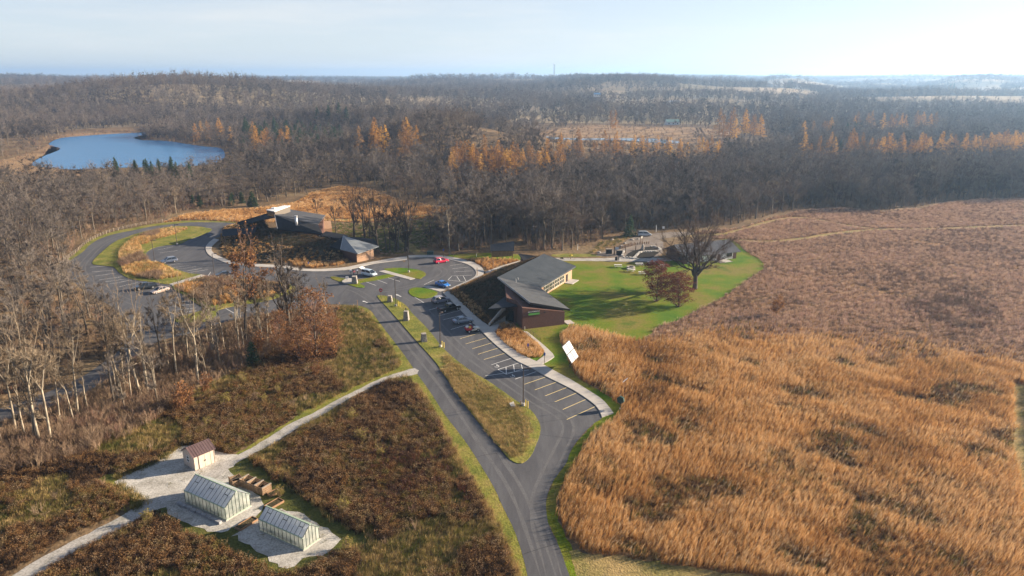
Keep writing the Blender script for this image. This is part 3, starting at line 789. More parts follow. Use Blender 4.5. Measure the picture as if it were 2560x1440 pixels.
def education_building():
    A, B, C = G(1360, 634.5, 6.0), G(1440, 665, 3.0), G(1350, 719, 3.0)
    D, E_, F_ = G(1244, 692.5, 6.0), G(1325, 756, 6.0), G(1425, 773, 3.4)
    root = tag(empty('education_building', (C.x, C.y, 0), world=True), 'chevron-plan brown brick building with two grey mono-pitch roofs and a green and black sign', 'building')
    MB().slab([A, D, C, B], 0.32).build('roof', M['shingle_a'], root, label='blue-grey shingled roof of the back wing')
    e = 0.01
    MB().slab([D + Vector((0, 0, e)), E_ + Vector((0, 0, e)), F_ + Vector((0, 0, e)), C + Vector((0, 0, e))], 0.32).build('roof', M['shingle_b'], root, label='lighter grey shingled roof of the front wing')
    for p, q in ((D, E_), (E_, F_), (A, D), (B, C), (F_, C), (A, B)):
        d = (q - p)
        n = Vector((d.y, -d.x, 0)).normalized() * 0.03
        mid = (A + B + C + D + E_ + F_) / 6
        if n.dot(p - mid) < 0:
            n = -n
        mb = MB().add([p + n, q + n, q + n - Vector((0, 0, 0.42)), p + n - Vector((0, 0, 0.42)), p - n * .2 + Vector((0, 0, .03)), q - n * .2 + Vector((0, 0, .03))], [(0, 1, 2, 3), (4, 5, 1, 0)])
        mb.build('fascia', M['zinc'] if (p, q) == (D, E_) else M['trim'], root)
    H_, Gr = G(1306, 824), G(1411, 811)
    Cw, Bw, Aw, Dw = Vector((7.4, 178.0, 0)), G(1429, 696), Vector((9.3, 199.2, 0)), Vector((-2.0, 176.6, 0))
    rec0, rec1 = G(1262, 803), G(1289, 812)
    mb = MB().prism([H_, Gr, Cw, Bw, Aw, Dw, rec0 + Vector((0.4, 1.2, 0)), rec1 + Vector((0.2, 1.6, 0))], 0, [5.15, 3.12, 2.7, 2.68, 5.3, 5.5, 5.4, 5.3])
    w = mb.build('wall', M['brick'], root)
    # buff return wall with the window band on the lawn side
    wall_panel(root, 'wall', Cw, Bw, 0, 2.6, 0.06, M['brick_pale'], 0.0)
    for k in range(4):
        t = 0.08 + k * 0.165
        window(root, Cw + Vector((0.055, -0.03, 0)), Bw + Vector((0.055, -0.03, 0)), t, t + 0.145, 0.5, 2.5, nx=3, nz=2)
    d = unit(Cw, Bw)
    n = Vector((d.y, -d.x, 0))
    p = Cw.lerp(Bw, 0.82) + n * 0.15
    MB().box((p.x, p.y, 1.05), (1.0, 0.12, 2.1), math.atan2(d.y, d.x)).build('door', M['trim'], root)
    p = Cw.lerp(Bw, 0.84) + n * 1.4
    MB().box((p.x, p.y, 0.08), (4.5, 2.4, 0.12), math.atan2(d.y, d.x)).build('step', M['concrete'], root)
    p = Gr + Vector((1.1, 1.4, 0))
    MB().box((p.x, p.y, 0.07), (1.9, 2.6, 0.11), R(20)).build('step', M['concrete'], root)
    # entrance recess
    de = unit(rec0, rec1)
    ne = Vector((de.y, -de.x, 0))
    pc = rec0.lerp(rec1, 0.35) + Vector((0.35, 1.28, 0)) + ne * 0.05
    dr = MB().box((pc.x, pc.y, 1.3), (2.4, 0.14, 2.6), math.atan2(de.y, de.x)).build('door', M['glass'], root)
    for s in (-1.25, 0, 1.25):
        q = pc + de * s + ne * 0.08
        MB().box((q.x, q.y, 1.32), (0.09, 0.1, 2.66), math.atan2(de.y, de.x)).build('door_frame', M['trim'], dr)
    # entrance canopy
    K = [G(1220, 772, 4.3), G(1322, 762, 4.4), G(1300, 741, 4.5), G(1278, 730, 4.6)]
    MB().slab(K, 0.2).build('canopy', M['seam_roof'], root)
    # retaining wall of the bank
    a, b = G(1223, 815), G(1264, 802)
    nn = unit(a, b)
    nn = Vector((-nn.y, nn.x, 0)) * 0.3
    mb = MB().prism([a, b, b + nn, a + nn], 0, [0.5, 3.9, 3.9, 0.5])
    mb.build('retaining_wall', M['concrete'], root)
    # sign: black board with white letters over a green board
    d = unit(H_, Gr)
    n = Vector((d.y, -d.x, 0))
    rz = math.atan2(d.y, d.x)
    sg = H_.lerp(Gr, 0.27) + n * 0.07
    bd = MB().box((sg.x, sg.y, 4.0), (2.6, 0.08, 0.62), rz).build('sign_board', M['trim'], root)
    gr = MB().box((sg.x - d.x * .03, sg.y - d.y * .03, 3.43), (2.66, 0.08, 0.46), rz).build('sign_board', mat('sign_green', (0.10, 0.30, 0.07), rough=0.5), root)
    for word, dx in (('EDUCATION', -.63), ('BUILDING', .66)):
        cu = bpy.data.curves.new('lettering', 'FONT')
        cu.body = word
        cu.size = 0.30
        cu.align_x, cu.align_y = 'CENTER', 'CENTER'
        cu.extrude = 0.008
        cu.offset = 0.004
        cu.materials.append(M['white'])
        tmp = bpy.data.objects.new('lettering', cu)
        COL.objects.link(tmp)
        lme = bpy.data.meshes.new_from_object(tmp)
        bpy.data.objects.remove(tmp)
        t = link('lettering', lme, bd)
        t['kind'] = 'stuff'
        t.matrix_basis = Matrix.Translation((sg.x + n.x * .052 + d.x * dx, sg.y + n.y * .052 + d.y * dx, 4.0)) @ Matrix.Rotation(rz, 4, 'Z') @ Matrix.Rotation(R(90), 4, 'X')
    q = H_.lerp(Gr, 0.52) + n * 0.08
    MB().box((q.x, q.y, 3.55), (0.28, 0.16, 0.28), rz).build('wall_lamp', M['trim'], root)
    q = H_ + d * 0.5 + n * 0.12
    MB().tube([(q.x, q.y, 0), (q.x, q.y, 0.7)], 0.09, 8).build('standpipe', M['zinc'], root)
    for u, v, h in ((1289.5, 706, 0.9), (1295, 699, 0.5), (1262, 690, 0.5)):
        p = G(u, v, 4.8)
        MB().tube([p - Vector((0, 0, 0.5)), p + Vector((0, 0, h))], 0.13, 8).build('vent_pipe', M['zinc'], root)
education_building()

# dark roof of the neighbouring wing behind the bank
def back_lodge():
    P0, P1, P2, P3 = G(1296, 634, 4.2), G(1352, 641, 4.0), G(1330, 652, 3.2), G(1308, 651, 3.4)
    root = tag(empty('garden_lodge', (P0.x, P0.y, 0), world=True), 'dark-roofed low wing half hidden behind the education building', 'building')
    MB().slab([P0, P3, P2, P1], 0.25).build('roof', M['roof_dark'], root)
    c = (P0 + P1 + P2 + P3) / 4
    MB().prism([c + (p - c) * 0.8 for p in (P0, P3, P2, P1)], 0, 3.0).build('wall', M['brick'], root)
    Q = [G(1398, 646, 2.6), G(1406, 643, 3.4), G(1410, 648, 2.6)]
    MB().add([(q.x, q.y, q.z) for q in Q] + [(Q[1].x, Q[1].y + 3, 2.6)], [(0, 2, 1), (0, 1, 3), (1, 2, 3), (0, 3, 2)]).build('dormer', M['roof_dark'], root)
back_lodge()

def seam_roof(root, name, a, b, c, d, n, m, th=0.12, rib=0.06):
    """metal roof a-b (upper edge) to d-c (lower edge) with n raised seams, each a piece"""
    r = MB().slab([a, d, c, b], th).build(name, m, root)
    for i in range(n + 1):
        t = i / n
        p, q = a.lerp(b, t), d.lerp(c, t)
        up = Vector((0, 0, rib))
        s = (b - a).normalized() * 0.035
        MB().add([p - s, p + s, q + s, q - s, p - s + up, p + s + up, q + s + up, q - s + up], [(4, 7, 6, 5), (0, 4, 5, 1), (2, 6, 7, 3), (1, 5, 6, 2), (0, 3, 7, 4)]).build('seam', m, r)
    return r

def picnic_shelter():
    a, b, c, d = G(1226, 611, 4.0), G(1285, 603, 4.6), G(1285, 627, 2.9), G(1226, 627, 2.9)
    root = tag(empty('picnic_shelter', ((a.x + c.x) / 2, (a.y + c.y) / 2, 0), world=True), 'small shelter with blue-black seamed metal roof at the edge of the wood', 'shelter')
    seam_roof(root, 'roof', a, b, c, d, 11, M['seam_roof'])
    for p in (a.lerp(c, 0.08), b.lerp(d, 0.08), c.lerp(a, 0.06), d.lerp(b, 0.06), c.lerp(d, 0.5)):
        MB().box((p.x, p.y, p.z / 2 - 0.1), (0.22, 0.22, p.z - 0.1)).build('post', M['wood'], root)
    q = [v.lerp((a + c) / 2, 0.2) for v in (a, b)]
    wall_panel(root, 'back_wall', q[0], q[1], 0, 2.6, 0.15, M['wood'])
picnic_shelter()

def visitor_center():
    v1, v2, v3, v4 = G(727, 524, 6.2), G(813, 537.5, 5.6), G(794, 561, 6.4), G(686, 537, 9.0)
    v6, v7 = G(807, 584, 4.6), G(693.6, 572, 5.4)
    root = tag(empty('visitor_center', (v6.x, v6.y, 0), world=True), 'large earth-banked visitor centre with dark folded roofs, white roof lantern and silver flue', 'building')
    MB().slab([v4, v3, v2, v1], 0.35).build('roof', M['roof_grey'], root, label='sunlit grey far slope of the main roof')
    MB().slab([v4, v7, v6, v3], 0.35).build('roof', M['roof_dark'], root, label='dark near slope of the main roof')  # near slope's shade put into the darker colour
    l1, l2, l3 = G(591, 556, 3.2), G(668, 533, 7.8), G(688, 542, 8.2)
    l4 = G(600, 561, 3.0)
    MB().slab([l2, l1, l4, l3], 0.3).build('roof', M['roof_dark'], root, label='dark wing roof running down to the drive')
    MB().tube([v4 + Vector((0.1, -0.1, 0.06)), v7 + Vector((0, 0, 0.06))], 0.07, 6).build('roof_trim', M['zinc'], root)
    wpts = [v.lerp((v1 + v6) / 2, 0.07) for v in (v7, v6, v3, v2, v1)]
    MB().prism([wpts[0], wpts[1], wpts[3], wpts[4]], 0, [4.9, 4.2, 5.1, 5.6]).build('wall', M['brick'], root)
    # clerestory strip between the bank and the roof, running on to the corner pavilion
    a, b = G(694, 579, 3.4), G(858, 600, 3.0)
    w = wall_panel(root, 'clerestory_wall', a, b, 2.4, 4.0, 0.3, M['trim'], -0.3)
    for k in range(16):
        t = 0.2 + k * 0.05
        p = a.lerp(b, t)
        d = unit(a, b)
        MB().box((p.x + d.y * .02, p.y - d.x * .02, 3.45), (0.75, 0.05, 0.6), math.atan2(d.y, d.x)).build('pane', M['glass'] if k % 3 else M['zinc'], w)
    c0, c1 = G(801, 588, 4.1), G(858, 598, 4.1)
    MB().slab([c0 + Vector((0.6, 5, .3)), c0, c1, c1 + Vector((0.6, 5, .3))], 0.2).build('roof', M['roof_dark'], root)
    # white roof lantern
    z0 = 9.0
    q0, q1, q2, q3 = G(667, 525, 9.9), G(687, 529, 9.9), G(725, 515, 10.1), G(711, 514, 10.1)
    mb = MB().prism([q0, q1, q2, q3], 8.0, [9.8, 9.8, 10.0, 10.0])
    ln = mb.build('roof_lantern', mat('lantern_boards', (0.13, 0.11, 0.09), rough=.8), root)  # white box; shading of its sides put into a dark board colour
    c = (q0 + q1 + q2 + q3) / 4
    MB().slab([c + (q - c) * 1.04 + Vector((0, 0, .12)) for q in (q0, q1, q2, q3)], 0.2).build('lantern_roof', M['white'], ln)
    d = unit(q0, q1)
    MB().prism([q0 + Vector((0, -.06, 0)), q1 + Vector((0, -.06, 0)), q1 + Vector((0, -.01, 0)), q0 + Vector((0, -.01, 0))], 8.0, 9.7).build('lantern_glazing', M['glass'], ln)
    p = G(684, 522, 10.1)
    MB().box((p.x, p.y, 10.3), (1.2, 1.0, 0.6)).build('roof_unit', M['white'], ln)
    # silver flue
    p = G(742, 566, 6.0)
    top = G(740, 539, 9.4)
    fl = MB().tube([(p.x, p.y, 5.4), (p.x, p.y, 9.4)], 0.45, 14).build('flue', M['zinc'], root, smooth=True)
    MB().tube([(p.x, p.y, 9.4), (p.x, p.y, 9.7)], 0.55, 14).build('flue_cap', M['zinc'], fl)
    MB().box((p.x + 0.5, p.y, 6.3), (1.5, 1.0, 0.5)).build('flue_base', M['zinc'], fl)
    # stone-coloured end gable
    g0, g1, g2 = G(800, 582, 0), G(808, 586, 0), G(826, 580, 0)
    p0 = G(806, 583, 0)
    mb = MB()
    b0, b1, b2, b3 = Vector((p0.x, p0.y, 0)), Vector((p0.x + 3.2, p0.y + 1.6, 0)), Vector((p0.x + 1.6, p0.y + 5.6, 0)), Vector((p0.x - 1.6, p0.y + 4, 0))
    r0, r1 = (b0 + b3) / 2 + Vector((0, 0, 4.0)), (b1 + b2) / 2 + Vector((0, 0, 4.0))
    e = Vector((0, 0, 1.5))
    mb.add([b0, b1, b2, b3, b0 + e, b1 + e, b2 + e, b3 + e, r0, r1], [(0, 1, 5, 4), (1, 2, 6, 9, 5), (2, 3, 7, 6), (3, 0, 4, 8, 7), (4, 5, 9, 8), (6, 7, 8, 9)])
    mb.build('end_gable', M['brick_pale'], root)
    return root
visitor_center()

def corner_pavilion():
    apex = G(858, 590, 6.4)
    p2, p3, p4 = G(851, 623, 3.3), G(894, 634, 3.3), G(947, 616, 3.3)
    p5, p6 = G(935, 597, 3.3), G(824, 617, 3.3)
    root = tag(empty('corner_pavilion', (p3.x, p3.y, 0), world=True), 'small brick pavilion with faceted grey roof at the end of the visitor centre', 'building')
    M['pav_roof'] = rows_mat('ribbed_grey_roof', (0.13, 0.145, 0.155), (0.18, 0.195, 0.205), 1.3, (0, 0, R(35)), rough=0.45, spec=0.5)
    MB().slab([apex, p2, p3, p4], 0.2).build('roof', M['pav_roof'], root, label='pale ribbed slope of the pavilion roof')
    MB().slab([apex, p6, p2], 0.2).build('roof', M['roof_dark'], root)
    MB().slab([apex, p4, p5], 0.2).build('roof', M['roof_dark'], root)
    MB().tube([apex, p2], 0.07, 5).build('ridge_cap', M['zinc'], root)
    MB().tube([apex, p4], 0.07, 5).build('ridge_cap', M['zinc'], root)
    w0, w1, w2 = G(893, 656), G(935, 647), G(834, 640)
    back = Vector((w1.x - 4, w1.y + 5, 0))
    mb = MB().prism([w2, w0, w1, back], 0, [3.0, 3.1, 3.1, 3.3])
    mb.build('wall', M['brick_pale'], root)
    wall_panel(root, 'wall', w2, w0, 0, 3.0, 0.03, M['brick'], 0.0)  # one brick: lit wall coloured pale, shade of this wall put into darker brick
corner_pavilion()

def entry_canopy():
    a, b, c, d = G(556, 573, 4.0), G(641, 569, 4.0), G(638, 583, 2.9), G(556, 590, 2.9)
    root = tag(empty('entry_canopy', ((a.x + c.x) / 2, (a.y + c.y) / 2, 0), world=True), 'long blue-black seamed metal canopy over the visitor centre drop-off', 'canopy')
    seam_roof(root, 'roof', a, b, c, d, 20, M['seam_roof'])
    for t in (0.04, 0.35, 0.66, 0.96):
        for p, q in ((a, b), (d, c)):
            w = p.lerp(q, t)
            w = w.lerp((a + c) / 2, 0.03)
            MB().box((w.x, w.y, w.z / 2 - 0.1), (0.25, 0.25, w.z - 0.05)).build('post', M['wood'], root)
entry_canopy()

def field_station():
    b1, b2 = G(1712, 660), G(1840, 646)
    d = unit(b1, b2)
    n = Vector((-d.y, d.x, 0))
    L = (b2 - b1).length
    rz = math.atan2(d.y, d.x)
    root = tag(empty('field_station', b1, rz), 'long low white and brick house with ribbed dark gable roof beside the big bare tree', 'building')
    W, e, r = 10.0, 2.6, 4.9
    mb = MB()
    pts = [(0, 0), (L, 0), (L, W), (0, W)]
    vs = [(x, y, 0) for x, y in pts] + [(x, y, e) for x, y in pts] + [(0, W / 2, r - .25), (L, W / 2, r - .25)]
    mb.add(vs, [(0, 1, 5, 4), (1, 2, 6, 9, 5), (2, 3, 7, 6), (3, 0, 4, 8, 7)])
    mb.build('wall', M['brick'], root)
    f0, f1 = Vector((1.0, 0, 0)), Vector((L - 1.4, 0, 0))
    MB().box(((f0.x + f1.x) / 2, -0.03, 1.15), (f1.x - f0.x, 0.06, 2.1)).build('front_wall', M['white'], root)
    for x0, x1 in ((0.6, 2.6), (4.0, 6.0), (9.2, 11.2), (15.2, 17.2)):
        window(root, (x0, -0.06), (x1, -0.06), 0, 1, 0.9, 2.2, nx=2, nz=1, fm='trim')
    for x in (12.3, 13.6):
        dr = MB().box((x, -0.1, 1.05), (0.95, 0.08, 2.1)).build('door', M['trim'] if x < 13 else M['white'], root)
        MB().box((x + .35, -0.16, 1.0), (0.06, 0.06, 0.14)).build('handle', M['zinc'], dr)
    MB().box((13, -1.6, 0.06), (4.5, 3.0, 0.1)).build('step', M['concrete'], root)
    window(root, (0, 3.2), (0, 1.6), 0, 1, 0.8, 2.0, nx=1, fm='trim')
    ov = 0.9
    s = (r - e) / (W / 2)
    for side in (-1, 1):
        y0, y1 = (W / 2), (-ov if side < 0 else W + ov)
        z1 = e - s * ov + 0.15
        seam_roof(root, 'roof', Vector((-ov, y0, r)), Vector((L + ov, y0, r)), Vector((L + ov, y1, z1)), Vector((-ov, y1, z1)), 26 if side < 0 else 2, M['st_roof'], th=0.15, rib=0.07)
    MB().tube([(-ov, W / 2, r + 0.03), (L + ov, W / 2, r + 0.03)], 0.12, 6).build('ridge_cap', M['st_roof'], root)
M['st_roof'] = mat('weathered_metal_roof', [(0.075, 0.075, 0.08), (0.12, 0.12, 0.125)], scale=1.2, rough=0.5, spec=0.4)
field_station()

def garden_shed():
    a, b, c = G(488, 1177), G(539, 1155), G(452, 1166)
    d = unit(a, b)
    rz = math.atan2(d.y, d.x)
    L, W = (b - a).length, 3.1
    root = tag(empty('garden_shed', a, rz), 'cream wooden shed with ribbed maroon metal roof on the gravel yard', 'shed')
    M['shed_wall'] = mat('shed_boards', [(0.46, 0.37, 0.30), (0.54, 0.44, 0.36)], scale=3, stretch=(1, 1, .2), rough=0.75)
    M['shed_roof'] = mat('maroon_metal', [(0.075, 0.045, 0.045), (0.11, 0.07, 0.068)], scale=1.5, rough=0.5, spec=0.4)
    e, r = 2.25, 3.3
    pts = [(0, 0), (L, 0), (L, W), (0, W)]
    MB().add([(x, y, 0) for x, y in pts] + [(x, y, e) for x, y in pts] + [(0, W / 2, r - .1), (L, W / 2, r - .1)], [(0, 1, 5, 4), (1, 2, 6, 9, 5), (2, 3, 7, 6), (3, 0, 4, 8, 7)]).build('wall', M['shed_wall'], root)
    ov, s = 0.18, (r - e) / (W / 2)
    for y1 in (-ov, W + ov):
        seam_roof(root, 'roof', Vector((-ov, W / 2, r)), Vector((L + ov, W / 2, r)), Vector((L + ov, y1, e - s * ov + .06)), Vector((-ov, y1, e - s * ov + .06)), 9, M['shed_roof'], th=0.06, rib=0.05)
    for x in (L * .36, L * .64):
        dr = MB().box((x, -0.03, 1.05), (L * .27, 0.06, 1.95)).build('door', M['shed_wall'], root)
        MB().box((x + (L * .11 if x < L / 2 else -L * .11), -0.08, 1.05), (0.05, 0.05, 0.28)).build('handle', M['trim'], dr)
        for z in (0.1, 1.05, 2.0):
            MB().box((x, -0.068, z), (L * .27, 0.02, 0.08)).build('trim_board', M['shed_wall'], dr)
    for x in (0.05, L - .05, L * .215, L * .785, L * .5):
        MB().box((x, -0.045, 1.1), (0.05, 0.03, 2.2)).build('batten', M['trim'] if 0.1 < x < L - .1 else M['shed_wall'], root)
    window(root, (0, 1.95), (0, 1.25), 0, 1, 0.95, 1.85, nx=1, nz=2, fm='white', bar=0.06)
garden_shed()

M['gh_glass'] = mat('twin_wall_polycarbonate', [(0.40, 0.46, 0.42), (0.66, 0.69, 0.64), (0.82, 0.82, 0.76)], scale=0.9, detail=3, rough=0.15, spec=0.6, two=0.7, clear=.3)
M['gh_roof'] = mat('hazy_roof_glass', [(0.62, 0.66, 0.72), (0.78, 0.80, 0.83)], scale=0.6, detail=3, rough=0.12, spec=0.8, two=0.5, clear=.25)
M['gh_frame'] = mat('dark_glazing_bars', (0.035, 0.045, 0.04), rough=0.5)
M['gh_green'] = mat('pale_green_frame', (0.30, 0.38, 0.28), rough=0.5)
def greenhouse(pa, pb, pc, e, r, n, label, nend):
    a, b, c = G(*pa), G(*pb), G(*pc)
    d = unit(a, b)
    rz = math.atan2(d.y, d.x)
    L, W = (b - a).length, (c - b).length
    root = tag(empty('greenhouse', a, rz), label, 'greenhouse', 'greenhouses on the gravel')
    MB().box((L / 2, W / 2, 0.06), (L + .2, W + .2, 0.12)).build('base', M['concrete'], root)
    fr = MB()
    bw = 0.06
    z0 = 0.12
    for i in range(n + 1):
        x = L * i / n
        for y in (0, W):
            fr.box((x, y, (z0 + e) / 2), (bw, bw + .01, e - z0))
            p, q = Vector((x, y, e)), Vector((x, W / 2, r))
            fr.tube([p, q], bw * .62, 4)
    for x in (0, L):
        for k in range(1, nend):
            y = W * k / nend
            h = e + (r - e) * (1 - abs(y - W / 2) / (W / 2))
            fr.box((x, y, (z0 + h) / 2), (bw, bw, h - z0))
    fr.build('glazing_bars', M['gh_frame'], root)
    fr = MB()
    for y in (0, W):
        fr.box((L / 2, y, e), (L + .1, 0.1, 0.1))
        fr.box((L / 2, y, z0 + .04), (L + .1, 0.08, 0.08))
    fr.box((L / 2, W / 2, r + .02), (L + .1, 0.14, 0.12))
    for x in (0, L):
        fr.box((x, W / 2, z0 + .04), (0.08, W, 0.08))
    fr.build('frame', M['gh_green'], root)
    for y in (W * .2, W * .8):
        bn = MB().box((L / 2, y, .75), (L * .9, W * .24, .06)).build('bench', M['wood_grey'], root)
        pl = MB()
        for q in range(46):
            px_, py_ = random.uniform(L * .07, L * .93), y + random.uniform(-.1, .1) * W
            hh = random.uniform(.12, .4)
            pl.add([(px_ - .12, py_, .78), (px_ + .12, py_, .78), (px_ + random.uniform(-.1, .1), py_ + random.uniform(-.15, .15), .78 + hh)], [(0, 1, 2)])
            pl.add([(px_, py_ - .12, .78), (px_, py_ + .12, .78), (px_ + random.uniform(-.15, .15), py_, .78 + hh)], [(0, 1, 2)])
        pl.build('seedlings', M['dark_grass'], bn)['kind'] = 'stuff'
    for i in range(n):
        x0, x1 = L * i / n + bw / 2, L * (i + 1) / n - bw / 2
        for y in (0, W):
            MB().box(((x0 + x1) / 2, y, (z0 + e) / 2 + .02), (x1 - x0, 0.02, e - z0 - .1)).build('wall_pane', M['gh_glass'], root)
            k = 0.02
            pa_, pb_ = Vector((x0, y, e + .03)), Vector((x1, y, e + .03))
            pc_, pd_ = Vector((x1, W / 2, r + .0)), Vector((x0, W / 2, r + .0))
            sg = 1 if y == 0 else -1
            q = [pa_, pb_, pc_, pd_] if sg > 0 else [pd_, pc_, pb_, pa_]
            MB().slab(q, 0.02).build('roof_pane', M['gh_roof'], root)
            if y == 0 and i % 4 == 1:
                s0, s1 = pa_.lerp(pd_, 0.62), pb_.lerp(pc_, 0.62)
                vent = MB().tube([s0 + Vector((0, 0, .04)), s1 + Vector((0, 0, .04))], 0.04, 4).build('roof_vent', M['gh_frame'], root)
    for x in (0, L):
        for k in range(nend):
            y0, y1 = W * k / nend + bw / 2, W * (k + 1) / nend - bw / 2
            hh = [e + (r - e) * (1 - abs(y - W / 2) / (W / 2)) - .04 for y in (y0, y1)]
            vs = [(x - .01, y0, z0), (x - .01, y1, z0), (x - .01, y1, hh[1]), (x - .01, y0, hh[0]), (x + .01, y0, z0), (x + .01, y1, z0), (x + .01, y1, hh[1]), (x + .01, y0, hh[0])]
            MB().add(vs, [(0, 3, 2, 1), (4, 5, 6, 7), (0, 1, 5, 4), (1, 2, 6, 5), (2, 3, 7, 6), (3, 0, 4, 7)]).build('end_pane', M['gh_glass'], root)
    return root, L, W
GH1, L1, W1 = greenhouse((465, 1257), (566, 1303), (629, 1267), 1.9, 3.35, 11, 'larger greenhouse next to the shed with a row of concrete blocks in front', 7)
GH2, L2, W2 = greenhouse((650, 1328), (759, 1377), (802, 1350), 1.75, 2.9, 11, 'smaller low greenhouse standing alone on its pale gravel pad', 5)

# ------------------------------------------------------------------ yard things
def block_row():
    for k in range(9):
        bl = MB().box((0, 0, 0.2), (0.86, 0.42, 0.4))
        p = Vector((-0.2 + k * 0.98, -0.75 + random.uniform(-.06, .06), 0))
        w = GH1.matrix_basis @ p
        o = link('concrete_block', bl.mesh('concrete_block', M['block']), loc=w, rz=GH1.rotation_euler.z + random.uniform(-.05, .05))
        tag(o, 'grey concrete block in the row along the larger greenhouse', 'block', 'concrete blocks along the greenhouse')
M['block'] = mat('grey_blocks', [(0.22, 0.22, 0.23), (0.33, 0.33, 0.33)], scale=3, rough=0.9)
block_row()

def compost_bin(u, v, rz, n, label, tipped=False):
    root = tag(empty('compost_bin', G(u, v), rz), label, 'bin')
    L, W, h = 1.5 * n, 1.4, 1.15
    for y in (-W / 2, W / 2):
        for k in range(4):
            MB().box((0, y, 0.16 + k * 0.28), (L, 0.06, 0.22)).build('board', M['wood'], root)
    for i in range(n + 1):
        for k in range(4):
            MB().box((-L / 2 + i * L / n, 0, 0.16 + k * 0.28), (0.06, W - .08, 0.22)).build('board', M['wood'], root)
        for y in (-W / 2, W / 2):
            MB().box((-L / 2 + i * L / n, y * 1.05, 0.62), (0.1, 0.1, 1.24)).build('post', M['wood'], root)
        if 0 < i < n or n > 2:
            MB().box((-L / 2 + i * L / n, 0, 1.22), (0.22, W + .2, 0.05)).build('top_board', M['wood_grey'], root)
    MB().box((0, 0, 0.3), (L - .1, W - .12, 0.5)).build('compost', M['black_soil'], root)
compost_bin(640, 1222, R(-31), 3, 'three-bay wooden compost bin behind the larger greenhouse')
compost_bin(592, 1212, R(-50), 1, 'single dark wooden compost bin left of the three-bay one')

def raised_bed(pa, pb, w, label):
    a, b = G(*pa), G(*pb)
    d = unit(a, b)
    L = (b - a).length
    root = tag(empty('raised_bed', (a + b) / 2, math.atan2(d.y, d.x)), label, 'raised bed')
    for y in (-w / 2, w / 2):
        MB().box((0, y, 0.15), (L, 0.07, 0.3)).build('side_board', M['bed_wood'], root)
    for x in (-L / 2, L / 2):
        MB().box((x, 0, 0.15), (0.07, w - .08, 0.3)).build('end_board', M['bed_wood'], root)
    MB().box((0, 0, 0.11), (L - .08, w - .08, 0.2)).build('soil', M['bank'], root)
M['bed_wood'] = mat('orange_lumber', [(0.20, 0.115, 0.065), (0.29, 0.175, 0.10)], scale=4, rough=0.8)
raised_bed((594, 1325), (638, 1298), 1.1, 'timber raised bed between the two greenhouses')
raised_bed((668, 1272), (703, 1252), 1.2, 'timber raised bed behind the smaller greenhouse')
raised_bed((672, 1240), (702, 1226), 0.9, 'small timber bed edge below the compost bins')
o = MB().prism(poly_w([(1273, 1012), (1284, 1008), (1288, 1020), (1278, 1020)]), 0.1, 0.35).build('utility_cover', M['concrete'])
tag(o, 'flat concrete utility cover in the long grass island', 'cover')

# ------------------------------------------------------------------ street furniture
def tall(u, v, vtop):
    p = G(u, v)
    b = (vtop - 720) / FPX
    return CAM_H - p.y * (math.sin(PITCH) + b * math.cos(PITCH)) / (math.cos(PITCH) - b * math.sin(PITCH))

def lamp_post(u, v, vtop, rz, label, twin=False):
    h = tall(u, v, vtop)
    p = G(u, v)
    root = tag(empty('lamp_post', p, rz), label, 'lamp post', 'car park lamp posts')
    MB().tube([(0, 0, 0), (0, 0, 0.55)], 0.32, 12).build('base', M['concrete'], root)
    MB().tube([(0, 0, 0.5), (0, 0, h)], [0.10, 0.075], 8).build('pole', M['steel'], root)
    MB().box((0.35, 0, h - 0.05), (0.8, 0.09, 0.09)).build('arm', M['steel'], root)
    hd = MB().box((0.95, 0, h), (0.75, 0.42, 0.16)).build('lamp_head', M['steel'], root)
    MB().box((0.95, 0, h - 0.09), (0.55, 0.3, 0.03)).build('lens', M['zinc'], hd)
lamp_post(1308, 1015, 921, 0.1, 'tall dark lamp post on the long island by the end of the parking row')
lamp_post(1101, 868, 784, 1.2, 'tall dark lamp post at the middle of the long island')
lamp_post(990, 766, 697, 0.0, 'dark lamp post at the upper tip of the long island behind the red sign')
lamp_post(1022, 681, 622, 2.0, 'dark lamp post on the round green island')
lamp_post(387, 656, 600, -0.1, 'lamp post at the inner edge of the planted loop island')
lamp_post(443, 612, 561, 0.1, 'lamp post in the grassy upper part of the loop island')
lamp_post(537, 693, 634, 0.1, 'lamp post beside the dark car near the concrete path')

def bollard(u, v, h, label):
    o = link('bollard', BOL, loc=G(u, v))
    tag(o, label, 'bollard', 'yellow bollards beside the lamp posts')
mb = MB().tube([(0, 0, 0), (0, 0, 1.25), (0, 0, 1.32)], [0.09, 0.09, 0.04], 10)
BOL = mb.mesh('bollard', M['yellow'])
for u, v, l in ((1314, 1017, 'left yellow bollard of the pair at the end lamp post'), (1319.5, 1020, 'right yellow bollard of the pair at the end lamp post'), (1105, 867, 'left yellow bollard of the pair at the middle lamp post'), (1110, 870, 'right yellow bollard of the pair at the middle lamp post'),
                (996, 766, 'left yellow bollard of the pair below the upper lamp post'), (1000, 768, 'right yellow bollard of the pair below the upper lamp post')):
    bollard(u, v, 1.3, l)

